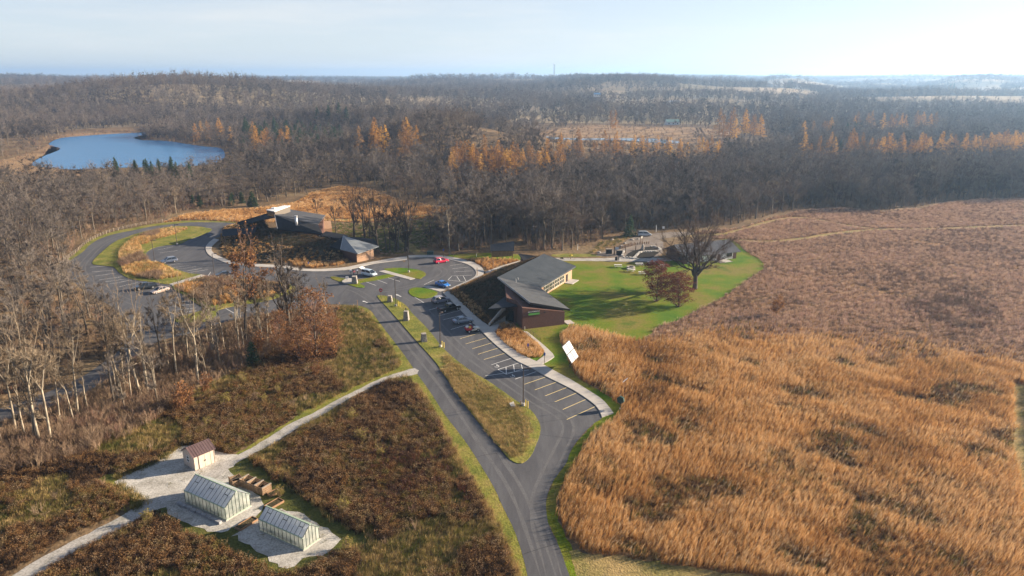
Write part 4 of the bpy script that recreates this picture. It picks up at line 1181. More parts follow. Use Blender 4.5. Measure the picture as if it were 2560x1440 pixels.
def pillar(u, v, w, h, label, lantern=True, group='stone gate pillars'):
    root = tag(empty('stone_pillar', G(u, v), random.uniform(-.3, .3)), label, 'pillar', group)
    # stacked field stones round a mortar core
    core, st = MB(), MB()
    core.add([(x * w * .46, y * w * .46, 0) for x, y in ((-1, -1), (1, -1), (1, 1), (-1, 1))] + [(x * w * .32, y * w * .32, h) for x, y in ((-1, -1), (1, -1), (1, 1), (-1, 1))], [(0, 1, 5, 4), (1, 2, 6, 5), (2, 3, 7, 6), (3, 0, 4, 7), (4, 5, 6, 7)])
    core.build('mortar_core', M['concrete'], root)
    z = 0.0
    while z < h - .12:
        ch = random.uniform(0.18, 0.32)
        ch = min(ch, h - z)
        s = w * (.5 - .14 * z / h)
        for fx, fy, rot in ((0, -1, 0), (0, 1, 0), (1, 0, 1), (-1, 0, 1)):
            n = random.choice((2, 2, 3))
            for k in range(n):
                t = (k + .5) / n * 2 - 1
                wd = 2 * s / n * .92
                st.box((fx * s if fx else t * s, fy * s if fy else t * s, z + ch / 2), ((wd, .14, ch * .9) if not rot else (.14, wd, ch * .9)), random.uniform(-.06, .06))
        z += ch
    so = st.build('stonework', M['stone'], root)
    MB().box((0, 0, h + .06), (w * .86, w * .86, .14)).build('cap_stone', M['stone'], root)
    if lantern:
        ln = MB().tube([(0, 0, h + .12), (0, 0, h + .4)], 0.05, 6).build('lantern', M['steel'], root)
        MB().tube([(0, 0, h + .4), (0, 0, h + .75), (0, 0, h + .9)], [.13, .17, .03], 6).build('lantern_head', M['steel'], ln)
pillar(975, 755, 1.1, 1.55, 'short stone pillar at the upper tip of the long island', False)
pillar(1016, 801, 1.15, 2.2, 'stone pillar with a lantern on the long island')
pillar(1060, 854, 1.15, 1.75, 'flat-topped stone pillar by the middle lamp post', False)
pillar(887, 709, 1.45, 2.0, 'broad stone monument pillar on the strip island near the people', False)
a = [G(855, 706), G(868, 699), G(886, 700), G(890, 708), G(868, 711)]
o = MB().prism(catmull(a, True, 3), 0.0, 0.35).build('stone_bench', M['concrete'])
tag(o, 'curved pale concrete bench slab at the foot of the monument pillar', 'bench')
root = tag(empty('notice_box', G(868, 703), R(10)), 'small white notice box left of the monument pillar', 'sign')
MB().tube([(0, 0, .3), (0, 0, .7)], .05, 6).build('post', M['steel'], root)
MB().box((0, 0, 1.05), (.75, .12, .7)).build('panel', M['white'], root)

# red no-entry sign
p = G(953, 749)
root = tag(empty('no_entry_sign', p, R(5)), 'round red traffic sign with a white bar at the tip of the long island', 'sign')
MB().box((0, 0, 1.2), (.09, .09, 2.4)).build('post', M['wood'], root)
M['red'] = mat('sign_red', (0.42, 0.03, 0.04), rough=0.5)
disc = MB().tube([(0, -.09, 2.55), (0, -.05, 2.55)], .46, 20).build('disc', M['red'], root)
MB().box((0, -.1, 2.55), (.62, .02, .14)).build('bar', M['white'], disc)
for u, v, vt, lab, c in ((1361, 911, 881, 'brown post with a blue accessible parking sign at the turn of the garden walk', (0.05, 0.12, 0.40)), (1320, 889, 858, 'blue sign on a post in the planted bed', (0.10, 0.11, 0.38)),
                         (1109, 645, 622, 'thin post with a small blue sign by the top of the round lot', (0.05, 0.12, 0.4)), (772, 668, 654, 'small blue sign low in the russet planting by the visitor walk', (0.05, 0.14, 0.42))):
    h = tall(u, v, vt)
    root = tag(empty('parking_sign', G(u, v), 0.05), lab, 'sign')
    MB().box((0, 0, h / 2), (.1, .1, h)).build('post', M['wood'], root)
    MB().box((0, -.08, h - .35), (.34, .04, .6)).build('panel', mat('sign_blue', c, rough=0.5), root)
for u, v, h, lab in ((894, 770, 1.9, 'dark wooden post at the roadside by the copper trees'), (1302, 1013, 0.8, 'short dark post left of the end lamp post'), (2498, 912, 2.6, 'grey snag post standing in the brown prairie at the right'), (1193, 690, 2.4, 'thin post on the ring walk kerb'), (1233, 672, 3.0, 'thin pole in the planting by the bank walk'), (1142, 727, 1.2, 'short post at the corner of the bank by the blue car'),
                     (1134, 644, 0.9, 'short dark post by the top lawn'), (1191, 641, 0.9, 'short pale post on the strip of top lawn'), (1444, 625, 1.8, 'white marker post at the wood edge behind the education building'), (1640, 580, 2.6, 'tall white signboard post by the far service track'), (1580, 588, 1.5, 'low wooden post at the far end of the court')):
    root = tag(empty('marker_post', G(u, v)), lab, 'post')
    w = 0.12 if h < 2 else .14
    MB().tube([(0, 0, 0), (0, 0, h)], [w * .7, w * .6], 6).build('shaft', M['white'] if ('white' in lab or 'pale' in lab) else M['wood'], root)
    MB().box((0, 0, h + .03), (w * 1.6, w * 1.6, .08)).build('cap', M['white'] if 'white' in lab else M['wood'], root)

# railings of the garden walk
def railing(px, label):
    a, b = G(*px[0]), G(*px[1])
    d = unit(a, b)
    L = (b - a).length
    root = tag(empty('railing', a, math.atan2(d.y, d.x)), label, 'railing')
    n = 4
    for i in range(n + 1):
        MB().tube([(L * i / n, 0, 0), (L * i / n, 0, 1.05)], .03, 6).build('post', M['steel'], root)
    for z in (.4, .72, 1.05):
        MB().tube([(0, 0, z), (L, 0, z)], .028, 6).build('rail', M['steel'], root)
railing(((1317, 829), (1351, 856)), 'dark metal railing on the lawn side of the garden walk')
railing(((1304, 832), (1326, 850)), 'dark metal railing on the planted side of the garden walk')

# post-and-wire fence round the outside of the loop
fl = resample(catmull(poly_w([(163, 652), (195, 628), (212, 612), (232, 600), (250, 591), (275, 581), (300, 575), (337, 566), (365, 561), (400, 556), (440, 552), (500, 550), (586, 553)]), False, 4), 46)
root = tag(empty('loop_fence', fl[0], world=True), 'fence of pale wooden posts and wires round the outside of the drive loop', 'fence')
for p in fl:
    MB().box((p.x, p.y, .6), (.17, .17, 1.2 + random.uniform(-.08, .08)), random.uniform(0, 1)).build('post', M['wood_pale'] if 'wood_pale' in M else M.setdefault('wood_pale', mat('pale_posts', [(0.24, 0.19, 0.13), (0.34, 0.27, 0.19)], scale=3, rough=.85)), root)
for z in (.5, .95):
    MB().tube([(p.x, p.y, z) for p in fl], .012, 4).build('wire', M['zinc'], root)

# solar array facing the low sun
def solar():
    Q = [Vector(q) for q in ((9.6, 130.2, 4.9), (11.3, 134.5, 4.7), (13.2, 133.6, 1.5), (11.5, 129.3, 1.8))]
    root = tag(empty('solar_array', (11.3, 131.9, 0), world=True), 'tilted white-glinting solar array of four panels on a post at the prairie edge', 'solar panel')
    n = (Q[1] - Q[0]).cross(Q[3] - Q[0]).normalized()
    n = n if n.x > 0 else -n
    c = sum(Q, Vector()) / 4
    M['solar'] = mat('solar_glass_painted_glare', [(0.24, 0.26, 0.29), (0.30, 0.32, 0.34)], scale=1, rough=0.5, spec=0.4)  # sun glare put into the pale base colour of a dull surface
    for i in range(2):
        for j in range(2):
            def P(s, t):
                return Q[0].lerp(Q[1], s).lerp(Q[3].lerp(Q[2], s), t)
            g = .026
            s0, s1, t0, t1 = i / 2 + g, i / 2 + .5 - g, j / 2 + g, j / 2 + .5 - g
            q = [P(s0, t0), P(s1, t0), P(s1, t1), P(s0, t1)]
            MB().add([v + n * .03 for v in q] + [v - n * .03 for v in q], [(0, 1, 2, 3), (7, 6, 5, 4), (0, 4, 5, 1), (1, 5, 6, 2), (2, 6, 7, 3), (3, 7, 4, 0)]).build('panel', M['solar'], root)
    MB().tube([(c.x, c.y, 0), (c.x, c.y, c.z - .1)], .12, 8).build('post', M['steel'], root)
    MB().add([v - n * .035 for v in Q] + [v - n * .07 for v in Q], [(0, 1, 2, 3), (7, 6, 5, 4), (0, 4, 5, 1), (1, 5, 6, 2), (2, 6, 7, 3), (3, 7, 4, 0)]).build('frame', M['trim'], root)
    for s in (.25, .75):
        MB().tube([Q[0].lerp(Q[1], s) - n * .09, Q[3].lerp(Q[2], s) - n * .09], .05, 6).build('rail', M['zinc'], root)
solar()
# dark green hexagonal dish
p = G(1552, 1022)
root = tag(empty('hexagonal_dish', p, R(-35)), 'dark green hexagonal dish on a short post beside the end of the sidewalk', 'dish')
M['dgreen'] = mat('dark_green_metal', (0.012, 0.045, 0.035), rough=0.4, spec=.5)
MB().tube([(0, -.35, 1.75), (0, .1, 1.75), (0, .25, 1.75)], [.72, .66, .3], 6).build('dish', M['dgreen'], root)
MB().tube([(0, .2, 1.75), (0, .5, 1.75)], [.3, .12], 8).build('hub', M['dgreen'], root)
MB().tube([(0, .1, 0), (0, .1, 1.3)], .07, 8).build('post', M['steel'], root)
MB().tube([(0, .1, 0), (0, .1, .06)], .32, 12).build('base', M['concrete'], root)
p = G(1560, 1012)
root = tag(empty('panel_pole', p, R(25)), 'thin pole with a small white tilted panel rising behind the green dish', 'pole')
MB().tube([(0, 0, 0), (0, 0, 4.6)], .035, 6).build('pole', M['steel'], root)
MB().box((0, 0, 4.65), (1.1, .1, .1), mat=Matrix.Translation((0, 0, 4.65)) @ Matrix.Rotation(R(-32), 4, 'Y') @ Matrix.Rotation(R(15), 4, 'X')).build('panel', M['white'], root)

# ------------------------------------------------------------------ lawn furniture
def picnic_table(u, v, rz, label):
    root = tag(empty('picnic_table', G(u, v), rz), label, 'picnic table', 'picnic tables on the lawn')
    for k in range(3):
        MB().box((0, -.27 + k * .27, .76), (2.3, .25, .05)).build('top_plank', M['pale_plank'], root)
    for y in (-.75, .75):
        MB().box((0, y, .45), (2.3, .28, .05)).build('bench', M['pale_plank'], root)
    for x in (-.8, .8):
        for y in (-1, 1):
            MB().tube([(x, y * .62, 0), (x, y * .2, .74)], .05, 4).build('leg', M['wood_grey'], root)
        MB().box((x, 0, .4), (.08, 1.7, .08)).build('cross_beam', M['wood_grey'], root)
M['pale_plank'] = mat('pale_planks', [(0.52, 0.50, 0.46), (0.64, 0.62, 0.58)], scale=3, rough=.7)
for u, v, rz, l in ((1545, 668, 0.02, 'leftmost picnic table on the sunny lawn'), (1598, 664, 0.02, 'picnic table in the shade of the long low house'), (1627, 660, -.1, 'picnic table in the deepest shade before the brick gable'), (1657, 668, -.5, 'picnic table behind the red-leaved trees'),
                    (1577, 679, -.5, 'slanted picnic table left of the red-leaved trees'), (1606, 686, -.1, 'picnic table just left of the nearer red-leaved crown')):
    picnic_table(u, v, rz, l)
root = tag(empty('fire_ring', G(1577, 671)), 'round grey stone fire ring among the picnic tables', 'fire ring')
for k in range(12):
    t = k * math.pi / 6
    MB().box((math.cos(t) * 1.0, math.sin(t) * 1.0, .3), (.45, .5, .6), t).build('stone', M['stone'], root)
for u, v, l, s in ((1540.5, 651, 'black litter bin by the lawn path', 1.0), (1547, 651, 'smaller grey litter bin beside the black one', .8)):
    root = tag(empty('litter_bin', G(u, v)), l, 'litter bin')
    MB().tube([(0, 0, 0), (0, 0, 1.0 * s), (0, 0, 1.1 * s)], [.38 * s, .42 * s, .3 * s], 12).build('body', M['trim'] if s == 1 else M['zinc'], root)
    MB().tube([(0, 0, 1.1 * s), (0, 0, 1.25 * s)], [.36 * s, .1], 12).build('lid', M['trim'], root)
root = tag(empty('yellow_play_figure', G(1427, 648), .4), 'small yellow play figure on a short post beside the lawn path', 'play figure')
MB().tube([(0, 0, 0), (0, 0, .8)], .12, 8).build('post', M['wood'], root)
MB().tube([(-.7, 0, 1.0), (-.2, 0, 1.25), (.3, 0, 1.3), (.6, 0, 1.6)], [.12, .3, .32, .16], 8).build('body', M['yellow'], root, smooth=True)
MB().tube([(.3, 0, 1.3), (.8, .2, 1.0)], [.12, .06], 6).build('arm', M['yellow'], root)
root = tag(empty('utility_cabinet', G(1076, 637), .05), 'dark green utility cabinet at the top of the round lot', 'cabinet')
MB().box((0, 0, .55), (2.0, 1.1, 1.1)).build('body', M['dgreen'], root)
MB().box((0, 0, 1.13), (2.1, 1.2, .08)).build('lid', M['dgreen'], root)

# ------------------------------------------------------------------ garden court beyond the lawn
sheet('garden_bed', [(1565, 642), (1569, 635), (1582, 628), (1600, 624), (1609, 619), (1626, 618), (1639, 621), (1645, 627), (1616, 629), (1597, 632), (1587, 640), (1580, 645), (1572, 644)], 0.12, M['black_soil'], smooth=2, thick=.12, jitter=.1)
sheet('garden_bed', [(1593, 644), (1598, 636), (1606, 632), (1625, 631), (1648, 630), (1636, 640), (1629, 645), (1600, 646)], 0.12, M['black_soil'], smooth=2, thick=.12, jitter=.1)
root = tag(empty('stone_edging', G(1600, 636), world=True), 'winding edging of pale stones round the black garden beds', 'edging')
for line in ([(1583, 646), (1590, 641), (1597, 634), (1606, 630.5), (1625, 629.5), (1645, 628), (1651, 625), (1646, 621), (1636, 617), (1628, 617)], [(1560, 645), (1570, 645), (1580, 646), (1590, 647)], [(1556, 641), (1556, 634), (1562, 628)]):
    c = catmull(poly_w(line), False, 4)
    n = int(length(c) / .8)
    for p in resample(c, n):
        s = random.uniform(.55, .8)
        mb = MB().box((p.x, p.y, .2), (s, s * .8, .34 + random.uniform(0, .15)), random.uniform(0, 3))
        mb.build('edging_stone', M['stone_pale'] if 'stone_pale' in M else M.setdefault('stone_pale', mat('pale_stones', [(0.33, 0.31, 0.28), (0.52, 0.5, 0.46)], scale=3, rough=.9)), root)
o = tag(empty('standing_stone', G(1606, 625)), 'tapering grey standing stone behind the garden bed', 'stone')
MB().tube([(0, 0, 0), (.05, 0, .8), (.1, 0, 1.6), (0, 0, 1.95)], [.6, .5, .36, .15], 7).build('stone', M['stone'], o)
def kiosk(u, v, w, h, label, c, rz=0.0):
    root = tag(empty('information_board', G(u, v), rz), label, 'sign')
    for s in (-1, 1):
        MB().box((s * w / 2, 0, h / 2), (.14, .14, h)).build('post', M['wood'], root)
    MB().box((0, 0, h - w * .45), (w - .1, .08, w * .8)).build('panel', mat('board_paint', c, rough=.5), root)
kiosk(1542, 636, 1.3, 2.4, 'pale blue information board at the garden court gate', (.42, .48, .55))
kiosk(1604, 609, .9, 2.6, 'cream sunlit sign standing above the court fence', (.72, .68, .55), .5)
kiosk(1658, 582, 1.0, 2.4, 'white twin-post sign by the far service track', (.7, .7, .68))
for u, v, h, l in ((1535, 637, 2.8, 'tall dark gate post left of the blue information board'), (1563, 633, 2.6, 'brown post right of the court bins'), (1589, 626, 1.6, 'post with a slanted plaque before the standing stone')):
    root = tag(empty('court_post', G(u, v)), l, 'post')
    MB().box((0, 0, h / 2), (.22, .22, h)).build('shaft', M['wood'], root)
    MB().box((0, 0, h + .04), (.3, .3, .08)).build('cap', M['wood'], root)
for u, v, l in ((1522, 634, 'dark grey storage box at the left of the court gate'), (1548, 637, 'dark low storage box below the blue information board')):
    root = tag(empty('storage_box', G(u, v), .1), l, 'box')
    MB().box((0, 0, .75), (1.8, 1.0, 1.5)).build('body', M['trim'], root)
    MB().box((0, 0, 1.54), (1.9, 1.1, .08)).build('lid', M['wood_grey'], root)
c = resample(catmull(poly_w([(1553, 622), (1572, 617), (1590, 612), (1606, 611), (1622, 610)]), False, 3), 16)
root = tag(empty('log_fence', c[0], world=True), 'row of upright reddish log posts along the garden court', 'fence')
for p in c:
    MB().tube([(p.x, p.y, 0), (p.x, p.y, 1.0 + random.uniform(-.3, .3))], .16, 7).build('log', M['wood'], root)
for k, (u, v, s) in enumerate(((1554, 617, .9), (1562, 609, .6), (1530, 600, .7), (1580, 600, .8), (1595, 598, .6), (1497, 632, .7))):
    root = tag(empty('boulder', G(u, v)), ['pale boulder left of the log fence', 'small boulder behind the log fence', 'boulder on the rough bank before the wood', 'boulder on the green hump', 'flat boulder near the cream sign', 'white stone by the end of the wood path'][k], 'boulder')
    bm = bmesh.new()
    bmesh.ops.create_icosphere(bm, subdivisions=2, radius=s)
    for v_ in bm.verts:
        v_.co *= random.uniform(.8, 1.15)
        v_.co.z *= .7
    me = bpy.data.meshes.new('stone')
    bm.to_mesh(me)
    bm.free()
    me.materials.append(M['stone'])
    link('stone', me, root)

# ------------------------------------------------------------------ vehicles
M['tyre'] = mat('tyre_rubber', (0.012, 0.012, 0.012), rough=.8)
M['rim'] = mat('alloy_rim', (0.45, 0.45, 0.46), rough=.35, metal=.5)
M['car_glass'] = mat('car_glass', (0.015, 0.02, 0.025), rough=.06, spec=.7)
M['tail'] = mat('tail_light', (0.30, 0.015, 0.015), rough=.3)
M['head'] = mat('head_light', (0.65, 0.65, 0.65), rough=.15, spec=.7)
def loft(mb, secs):
    n = len(secs[0])
    vs = [p for s in secs for p in s]
    fs = [(i * n + k, i * n + (k + 1) % n, (i + 1) * n + (k + 1) % n, (i + 1) * n + k) for i in range(len(secs) - 1) for k in range(n)]
    fs += [tuple(reversed(range(n))), tuple((len(secs) - 1) * n + k for k in range(n))]
    mb.add(vs, fs)
def wheel(root, x, y, r, w=.22):
    s = 1 if y > 0 else -1
    wh = MB().tube([(x, y - s * w, r), (x, y - s * w * .1, r), (x, y, r)], [r, r, r * .9], 16).build('wheel', M['tyre'], root)
    MB().tube([(x, y - s * .03, r), (x, y + s * .015, r)], [r * .62, r * .58], 12).build('rim', M['rim'], wh)
def paint(name, c):
    m = mat(name, c, rough=.3, spec=.5)
    m.node_tree.nodes['Principled BSDF'].inputs['Coat Weight'].default_value = .6
    m.node_tree.nodes['Principled BSDF'].inputs['Coat Roughness'].default_value = .08
    return m
def car(kind, rear, front, color, label):
    a, b = G(*rear), G(*front)
    c = (a + b) / 2
    d = unit(a, b)
    root = tag(empty({'sedan': 'parked_car', 'suv': 'parked_car', 'van': 'minivan', 'pickup': 'pickup_truck'}[kind], (c.x, c.y, .02), math.atan2(d.y, d.x)), label, {'sedan': 'car', 'suv': 'car', 'van': 'van', 'pickup': 'pickup'}[kind], 'vehicles parked in the lots')
    pm = paint('car_paint', color)
    if kind == 'sedan':
        L, w, zb, zr, xs, cab = 4.7, .90, .92, 1.46, [(-2.35, .45, .82, .80), (-2.2, .3, .95, .87), (-1.5, .24, .98, .9), (0, .22, .93, .9), (1.2, .24, .90, .9), (2.1, .28, .74, .85), (2.35, .42, .60, .74)], (-1.75, 1.15, -1.0, .25)
    elif kind == 'suv':
        L, w, zb, zr, xs, cab = 4.6, .92, 1.05, 1.70, [(-2.3, .5, 1.0, .84), (-2.2, .38, 1.06, .9), (-1.4, .32, 1.08, .92), (0, .3, 1.05, .92), (1.2, .32, 1.02, .92), (2.1, .36, .88, .87), (2.3, .48, .72, .78)], (-2.15, 1.2, -1.75, .35)
    elif kind == 'van':
        L, w, zb, zr, xs, cab = 4.9, .96, 1.05, 1.78, [(-2.45, .45, 1.0, .88), (-2.35, .34, 1.06, .94), (-1.4, .28, 1.08, .96), (0, .26, 1.06, .96), (1.4, .3, 1.0, .95), (2.2, .33, .84, .9), (2.45, .45, .68, .8)], (-2.35, 1.75, -2.1, .65)
    else:
        L, w, zb, zr, xs, cab = 5.7, .98, 1.12, 1.86, [(-2.85, .62, 1.08, .94), (-2.75, .5, 1.12, .97), (-1.4, .46, 1.13, .98), (0, .42, 1.12, .98), (1.5, .44, 1.12, .98), (2.6, .48, 1.04, .95), (2.85, .58, .85, .88)], (-.75, 1.55, -.6, .85)
    mb = MB()
    secs = []
    for x, z0, z1, hw in xs:
        zm = z0 + (z1 - z0) * .55
        secs.append([(x, -hw * .93, z0), (x, -hw, zm), (x, -hw * .92, z1), (x, hw * .92, z1), (x, hw, zm), (x, hw * .93, z0)])
    loft(mb, secs)
    body = mb.build('body', pm, root)
    x0, x1, t0, t1 = cab
    hw0, hw1 = w * .9, w * .74
    zt = zr - .05
    bt = [Vector((x0, -hw0, zb - .02)), Vector((x1, -hw0, zb - .04)), Vector((x1, hw0, zb - .04)), Vector((x0, hw0, zb - .02))]
    tp = [Vector((t0, -hw1, zt)), Vector((t1, -hw1, zt)), Vector((t1, hw1, zt)), Vector((t0, hw1, zt))]
    for nm, i, j in (('side_window', 0, 1), ('windscreen', 1, 2), ('side_window', 2, 3), ('rear_window', 3, 0)):
        MB().add([bt[i], bt[j], tp[j], tp[i]], [(0, 1, 2, 3)]).build(nm, M['car_glass'], root)
    MB().add([tp[0], tp[1], tp[2], tp[3], tp[0] + Vector((.12, .06, .07)), tp[1] + Vector((-.15, .06, .06)), tp[2] + Vector((-.15, -.06, .06)), tp[3] + Vector((.12, -.06, .07))],
             [(4, 5, 6, 7), (0, 1, 5, 4), (1, 2, 6, 5), (2, 3, 7, 6), (3, 0, 4, 7), (3, 2, 1, 0)]).build('roof', pm, root)
    for i in range(4):
        MB().tube([bt[i], tp[i]], .05, 5).build('pillar', pm, root)
    for s, i, j in ((-1, 0, 1), (1, 3, 2)):
        MB().tube([bt[i].lerp(bt[j], .5) + Vector((0, s * .01, 0)), tp[i].lerp(tp[j], .45)], .05, 5).build('pillar', pm, root)
    r = .33 if kind == 'sedan' else .37 if kind != 'pickup' else .41
    for x in (-L * .29, L * .31):
        for y in (-w * .98, w * .98):
            wheel(root, x, y, r)
    for s in (-1, 1):
        xr, xf = xs[0], xs[-1]
        MB().box((xr[0] + .02, s * w * .68, (xr[1] + xr[2]) / 2 + .12), (.12, .3, .2)).build('tail_light', M['tail'], root)
        MB().box((xf[0] - .05, s * w * .58, xf[2] - .02), (.2, .34, .13)).build('headlight', M['head'], root)
        MB().box((x1 - .25, s * (w + .06), zb + .03), (.12, .18, .14)).build('mirror', pm, root)
    MB().box((-L / 2 - .01, 0, .46), (.1, w * 1.6, .2)).build('bumper', M['trim'], root)
    MB().box((L / 2 - .04, 0, .42), (.12, w * 1.5, .2)).build('bumper', M['trim'], root)
    if kind == 'pickup':
        MB().box((-1.8, 0, 1.139), (1.85, 1.5, .01)).build('bed', M['trim'], root)
        for s in (-1, 1):
            MB().box((-1.8, s * .86, 1.18), (2.0, .13, .1)).build('bed_rail', pm, root)
    if kind in ('suv', 'van'):
        for s in (-1, 1):
            MB().tube([(-1.4, s * .58, zr + .07), (.2, s * .58, zr + .05)], .025, 5).build('roof_rail', M['zinc'], root)
    return root, pm
car('sedan', (1088, 710), (1126, 721), (0.02, 0.16, 0.50), 'bright blue saloon car parked at the corner of the round lot')
car('suv', (1081, 760), (1124, 752), (0.20, 0.20, 0.23), 'grey estate car, uppermost of the parked row along the sidewalk')
car('pickup', (1096, 782), (1150, 771), (0.012, 0.011, 0.012), 'black pickup truck parked beside the grey estate car')
car('sedan', (1134, 810), (1180, 803), (0.16, 0.19, 0.24), 'slate grey saloon car parked next to the utility buggy')
car('suv', (1090, 659), (1116, 655), (0.55, 0.025, 0.07), 'bright red car at the top of the round lot')
r_, pm_ = car('van', (908, 686), (938, 692), (0.50, 0.60, 0.68), 'silver-blue minivan with its tailgate open beside the people')
MB().slab([Vector((-2.2, -.75, 1.82)), Vector((-3.2, -.72, 2.15)), Vector((-3.2, .72, 2.15)), Vector((-2.2, .75, 1.82))], .06).build('tailgate', M['white'], r_)
car('suv', (446, 653), (400, 660), (0.10, 0.12, 0.17), 'dark blue-grey car parked against the loop island')
car('sedan', (583, 688), (534, 694), (0.02, 0.022, 0.03), 'black car by the concrete path, half hidden by the rust-leaved tree')
car('pickup', (396, 718), (333, 727), (0.02, 0.024, 0.03), 'dark pickup truck with a pale side in the lower lot')
car('sedan', (424, 725), (376, 737), (0.40, 0.31, 0.26), 'tan saloon car beside the dark pickup in the lower lot')
car('van', (1598, 590), (1624, 590), (0.42, 0.46, 0.50), 'pale silver vehicle parked by the wood beyond the court')

def buggy():
    a, b = G(1163, 832), G(1199, 826)
    c, d = (a + b) / 2, unit(a, b)
    root = tag(empty('utility_buggy', (c.x, c.y, .02), math.atan2(d.y, d.x)), 'open cream utility buggy with a red load bed and roll bars, last in the row', 'buggy')
    cr = paint('buggy_cream', (0.55, 0.50, 0.40))
    mb = MB()
    loft(mb, [[(x, -w, z0), (x, -w, z1), (x, w, z1), (x, w, z0)] for x, z0, z1, w in ((-.4, .4, .75, .68), (.4, .4, .72, .7), (.6, .42, 1.0, .68), (1.4, .5, .95, .6), (1.6, .55, .75, .5))])
    mb.build('body', cr, root)
    MB().box((-1.0, 0, .85), (1.2, 1.4, .45)).build('load_bed', M['red'], root)
    MB().box((-1.15, .25, 1.22), (.55, .6, .4)).build('cool_box', M['white'], root)
    MB().box((-.75, -.3, 1.2), (.4, .5, .35)).build('yellow_bag', M['yellow'], root)
    for s in (-.35, .35):
        st = MB().box((-.1, s, .85), (.5, .55, .2)).build('seat', M['tyre'], root)
        MB().box((-.34, s, 1.2), (.14, .52, .6)).build('backrest', M['red'], st)
    for s in (-.62, .62):
        MB().tube([(.7, s, .9), (.25, s * .9, 1.85), (-.45, s * .9, 1.9), (-.5, s, .8)], .035, 6).build('roll_bar', M['tyre'], root)
    for x in (.25, -.45):
        MB().tube([(x, -.56, 1.87), (x, .56, 1.87)], .035, 6).build('cross_bar', M['zinc'], root)
    MB().tube([(.35, .3, 1.0), (.2, .3, 1.25)], .03, 6).build('steering_column', M['tyre'], root)
    for x in (-1.05, 1.1):
        for y in (-.76, .76):
            wheel(root, x, y, .34, .26)
    for s in (-.4, .4):
        MB().box((1.58, s, .78), (.1, .2, .14)).build('headlight', M['head'], root)
buggy()

# ------------------------------------------------------------------ people
def person(u, v, rz, h, top, legs, hair, label, arms=0.3, hold=False):
    m = bpy.data.materials.new('clothes_and_skin')
    m.use_nodes = True
    nt = m.node_tree
    tc = nt.nodes.new('ShaderNodeTexCoord')
    sp = nt.nodes.new('ShaderNodeSeparateXYZ')
    rp = nt.nodes.new('ShaderNodeValToRGB')
    dv = nt.nodes.new('ShaderNodeMath')
    dv.operation = 'DIVIDE'
    dv.inputs[1].default_value = h
    nt.links.new(tc.outputs['Object'], sp.inputs[0])
    nt.links.new(sp.outputs['Z'], dv.inputs[0])
    nt.links.new(dv.outputs[0], rp.inputs['Fac'])
    nt.links.new(rp.outputs['Color'], nt.nodes['Principled BSDF'].inputs['Base Color'])
    rp.color_ramp.interpolation = 'CONSTANT'
    el = rp.color_ramp.elements
    for p_, c in ((.05, legs), (.53, top), (.845, (.42, .26, .19)), (.945, hair)):
        e = el.new(p_)
        e.color = (*c, 1)
    el[0].color = (.02, .02, .02, 1)
    el[len(el) - 1].color = (*hair, 1)
    s = h / 1.75
    J = {'pel': (0, 0, .95, .15), 'wst': (0, 0, 1.12, .14), 'chs': (0, .01, 1.32, .17), 'nk': (0, 0, 1.48, .065), 'hd': (0, .02, 1.60, .10), 'tp': (0, .015, 1.70, .085), 'nose': (0, .11, 1.60, .02)}
    E = [('pel', 'wst'), ('wst', 'chs'), ('chs', 'nk'), ('nk', 'hd'), ('hd', 'tp'), ('hd', 'nose')]
    for k, sg in (('l', -1), ('r', 1)):
        J.update({'hp' + k: (sg * .1, 0, .88, .105), 'kn' + k: (sg * .12, .02, .48, .07), 'an' + k: (sg * .13, -.02, .08, .05), 'to' + k: (sg * .15, .16, .04, .045),
                  'sh' + k: (sg * .2, 0, 1.40, .075), 'el' + k: (sg * .27, -.03 + arms * .1, 1.12, .05), 'wr' + k: (sg * (.25 if not hold else .14), .08 + arms * .5, .92 + arms * .35, .038), 'ha' + k: (sg * (.24 if not hold else .10), .12 + arms * .65, .86 + arms * .4, .04)})
        E += [('pel', 'hp' + k), ('hp' + k, 'kn' + k), ('kn' + k, 'an' + k), ('an' + k, 'to' + k), ('chs', 'sh' + k), ('sh' + k, 'el' + k), ('el' + k, 'wr' + k), ('wr' + k, 'ha' + k)]
        for f in range(5):
            ang = (f - 2) * .018
            nm = 'f%s%d' % (k, f)
            hx, hy, hz = J['ha' + k][:3]
            J[nm] = (hx + sg * (.03 if f == 0 else 0) + ang, hy + .05 + .01 * (f % 3), hz - .06 + (.03 if f == 0 else 0), .011)
            E.append(('ha' + k, nm))
    names = list(J)
    me = bpy.data.meshes.new('body')
    me.from_pydata([tuple(c * s for c in J[n][:3]) for n in names], [(names.index(a), names.index(b)) for a, b in E], [])
    me.materials.append(m)
    o = link('person', me, loc=(*G(u, v).xy, .02), rz=rz)
    bm = bmesh.new()
    bm.from_mesh(me)
    lay = bm.verts.layers.skin.verify()
    for i, vv in enumerate(bm.verts):
        vv[lay].radius = (J[names[i]][3] * s,) * 2
        vv[lay].use_root = (i == 0)
    bm.to_mesh(me)
    bm.free()
    o.modifiers.new('skin', 'SKIN').use_smooth_shade = True
    o.modifiers.new('subd', 'SUBSURF').render_levels = 2
    o.modifiers['subd'].levels = 1
    return tag(o, label, 'person', 'people by the minivan')
person(877, 686, R(200), 1.72, (.60, .62, .66), (.05, .055, .09), (.35, .32, .30), 'person in a white top and dark trousers, leftmost of the three by the minivan', .2)
person(884, 687, R(150), 1.70, (.03, .03, .035), (.03, .03, .04), (.45, .42, .40), 'person in black standing in the middle holding a red box', .7, True)
person(894, 685, R(120), 1.80, (.45, .48, .58), (.012, .012, .015), (.5, .48, .46), 'person in a pale jacket and black trousers nearest the minivan', .3)
hp = G(886, 688)
o = MB().box((hp.x + .12, hp.y - .45, 1.15), (.6, .4, .45), R(30)).build('red_box', mat('faded_red', (.36, .11, .12), rough=.6))
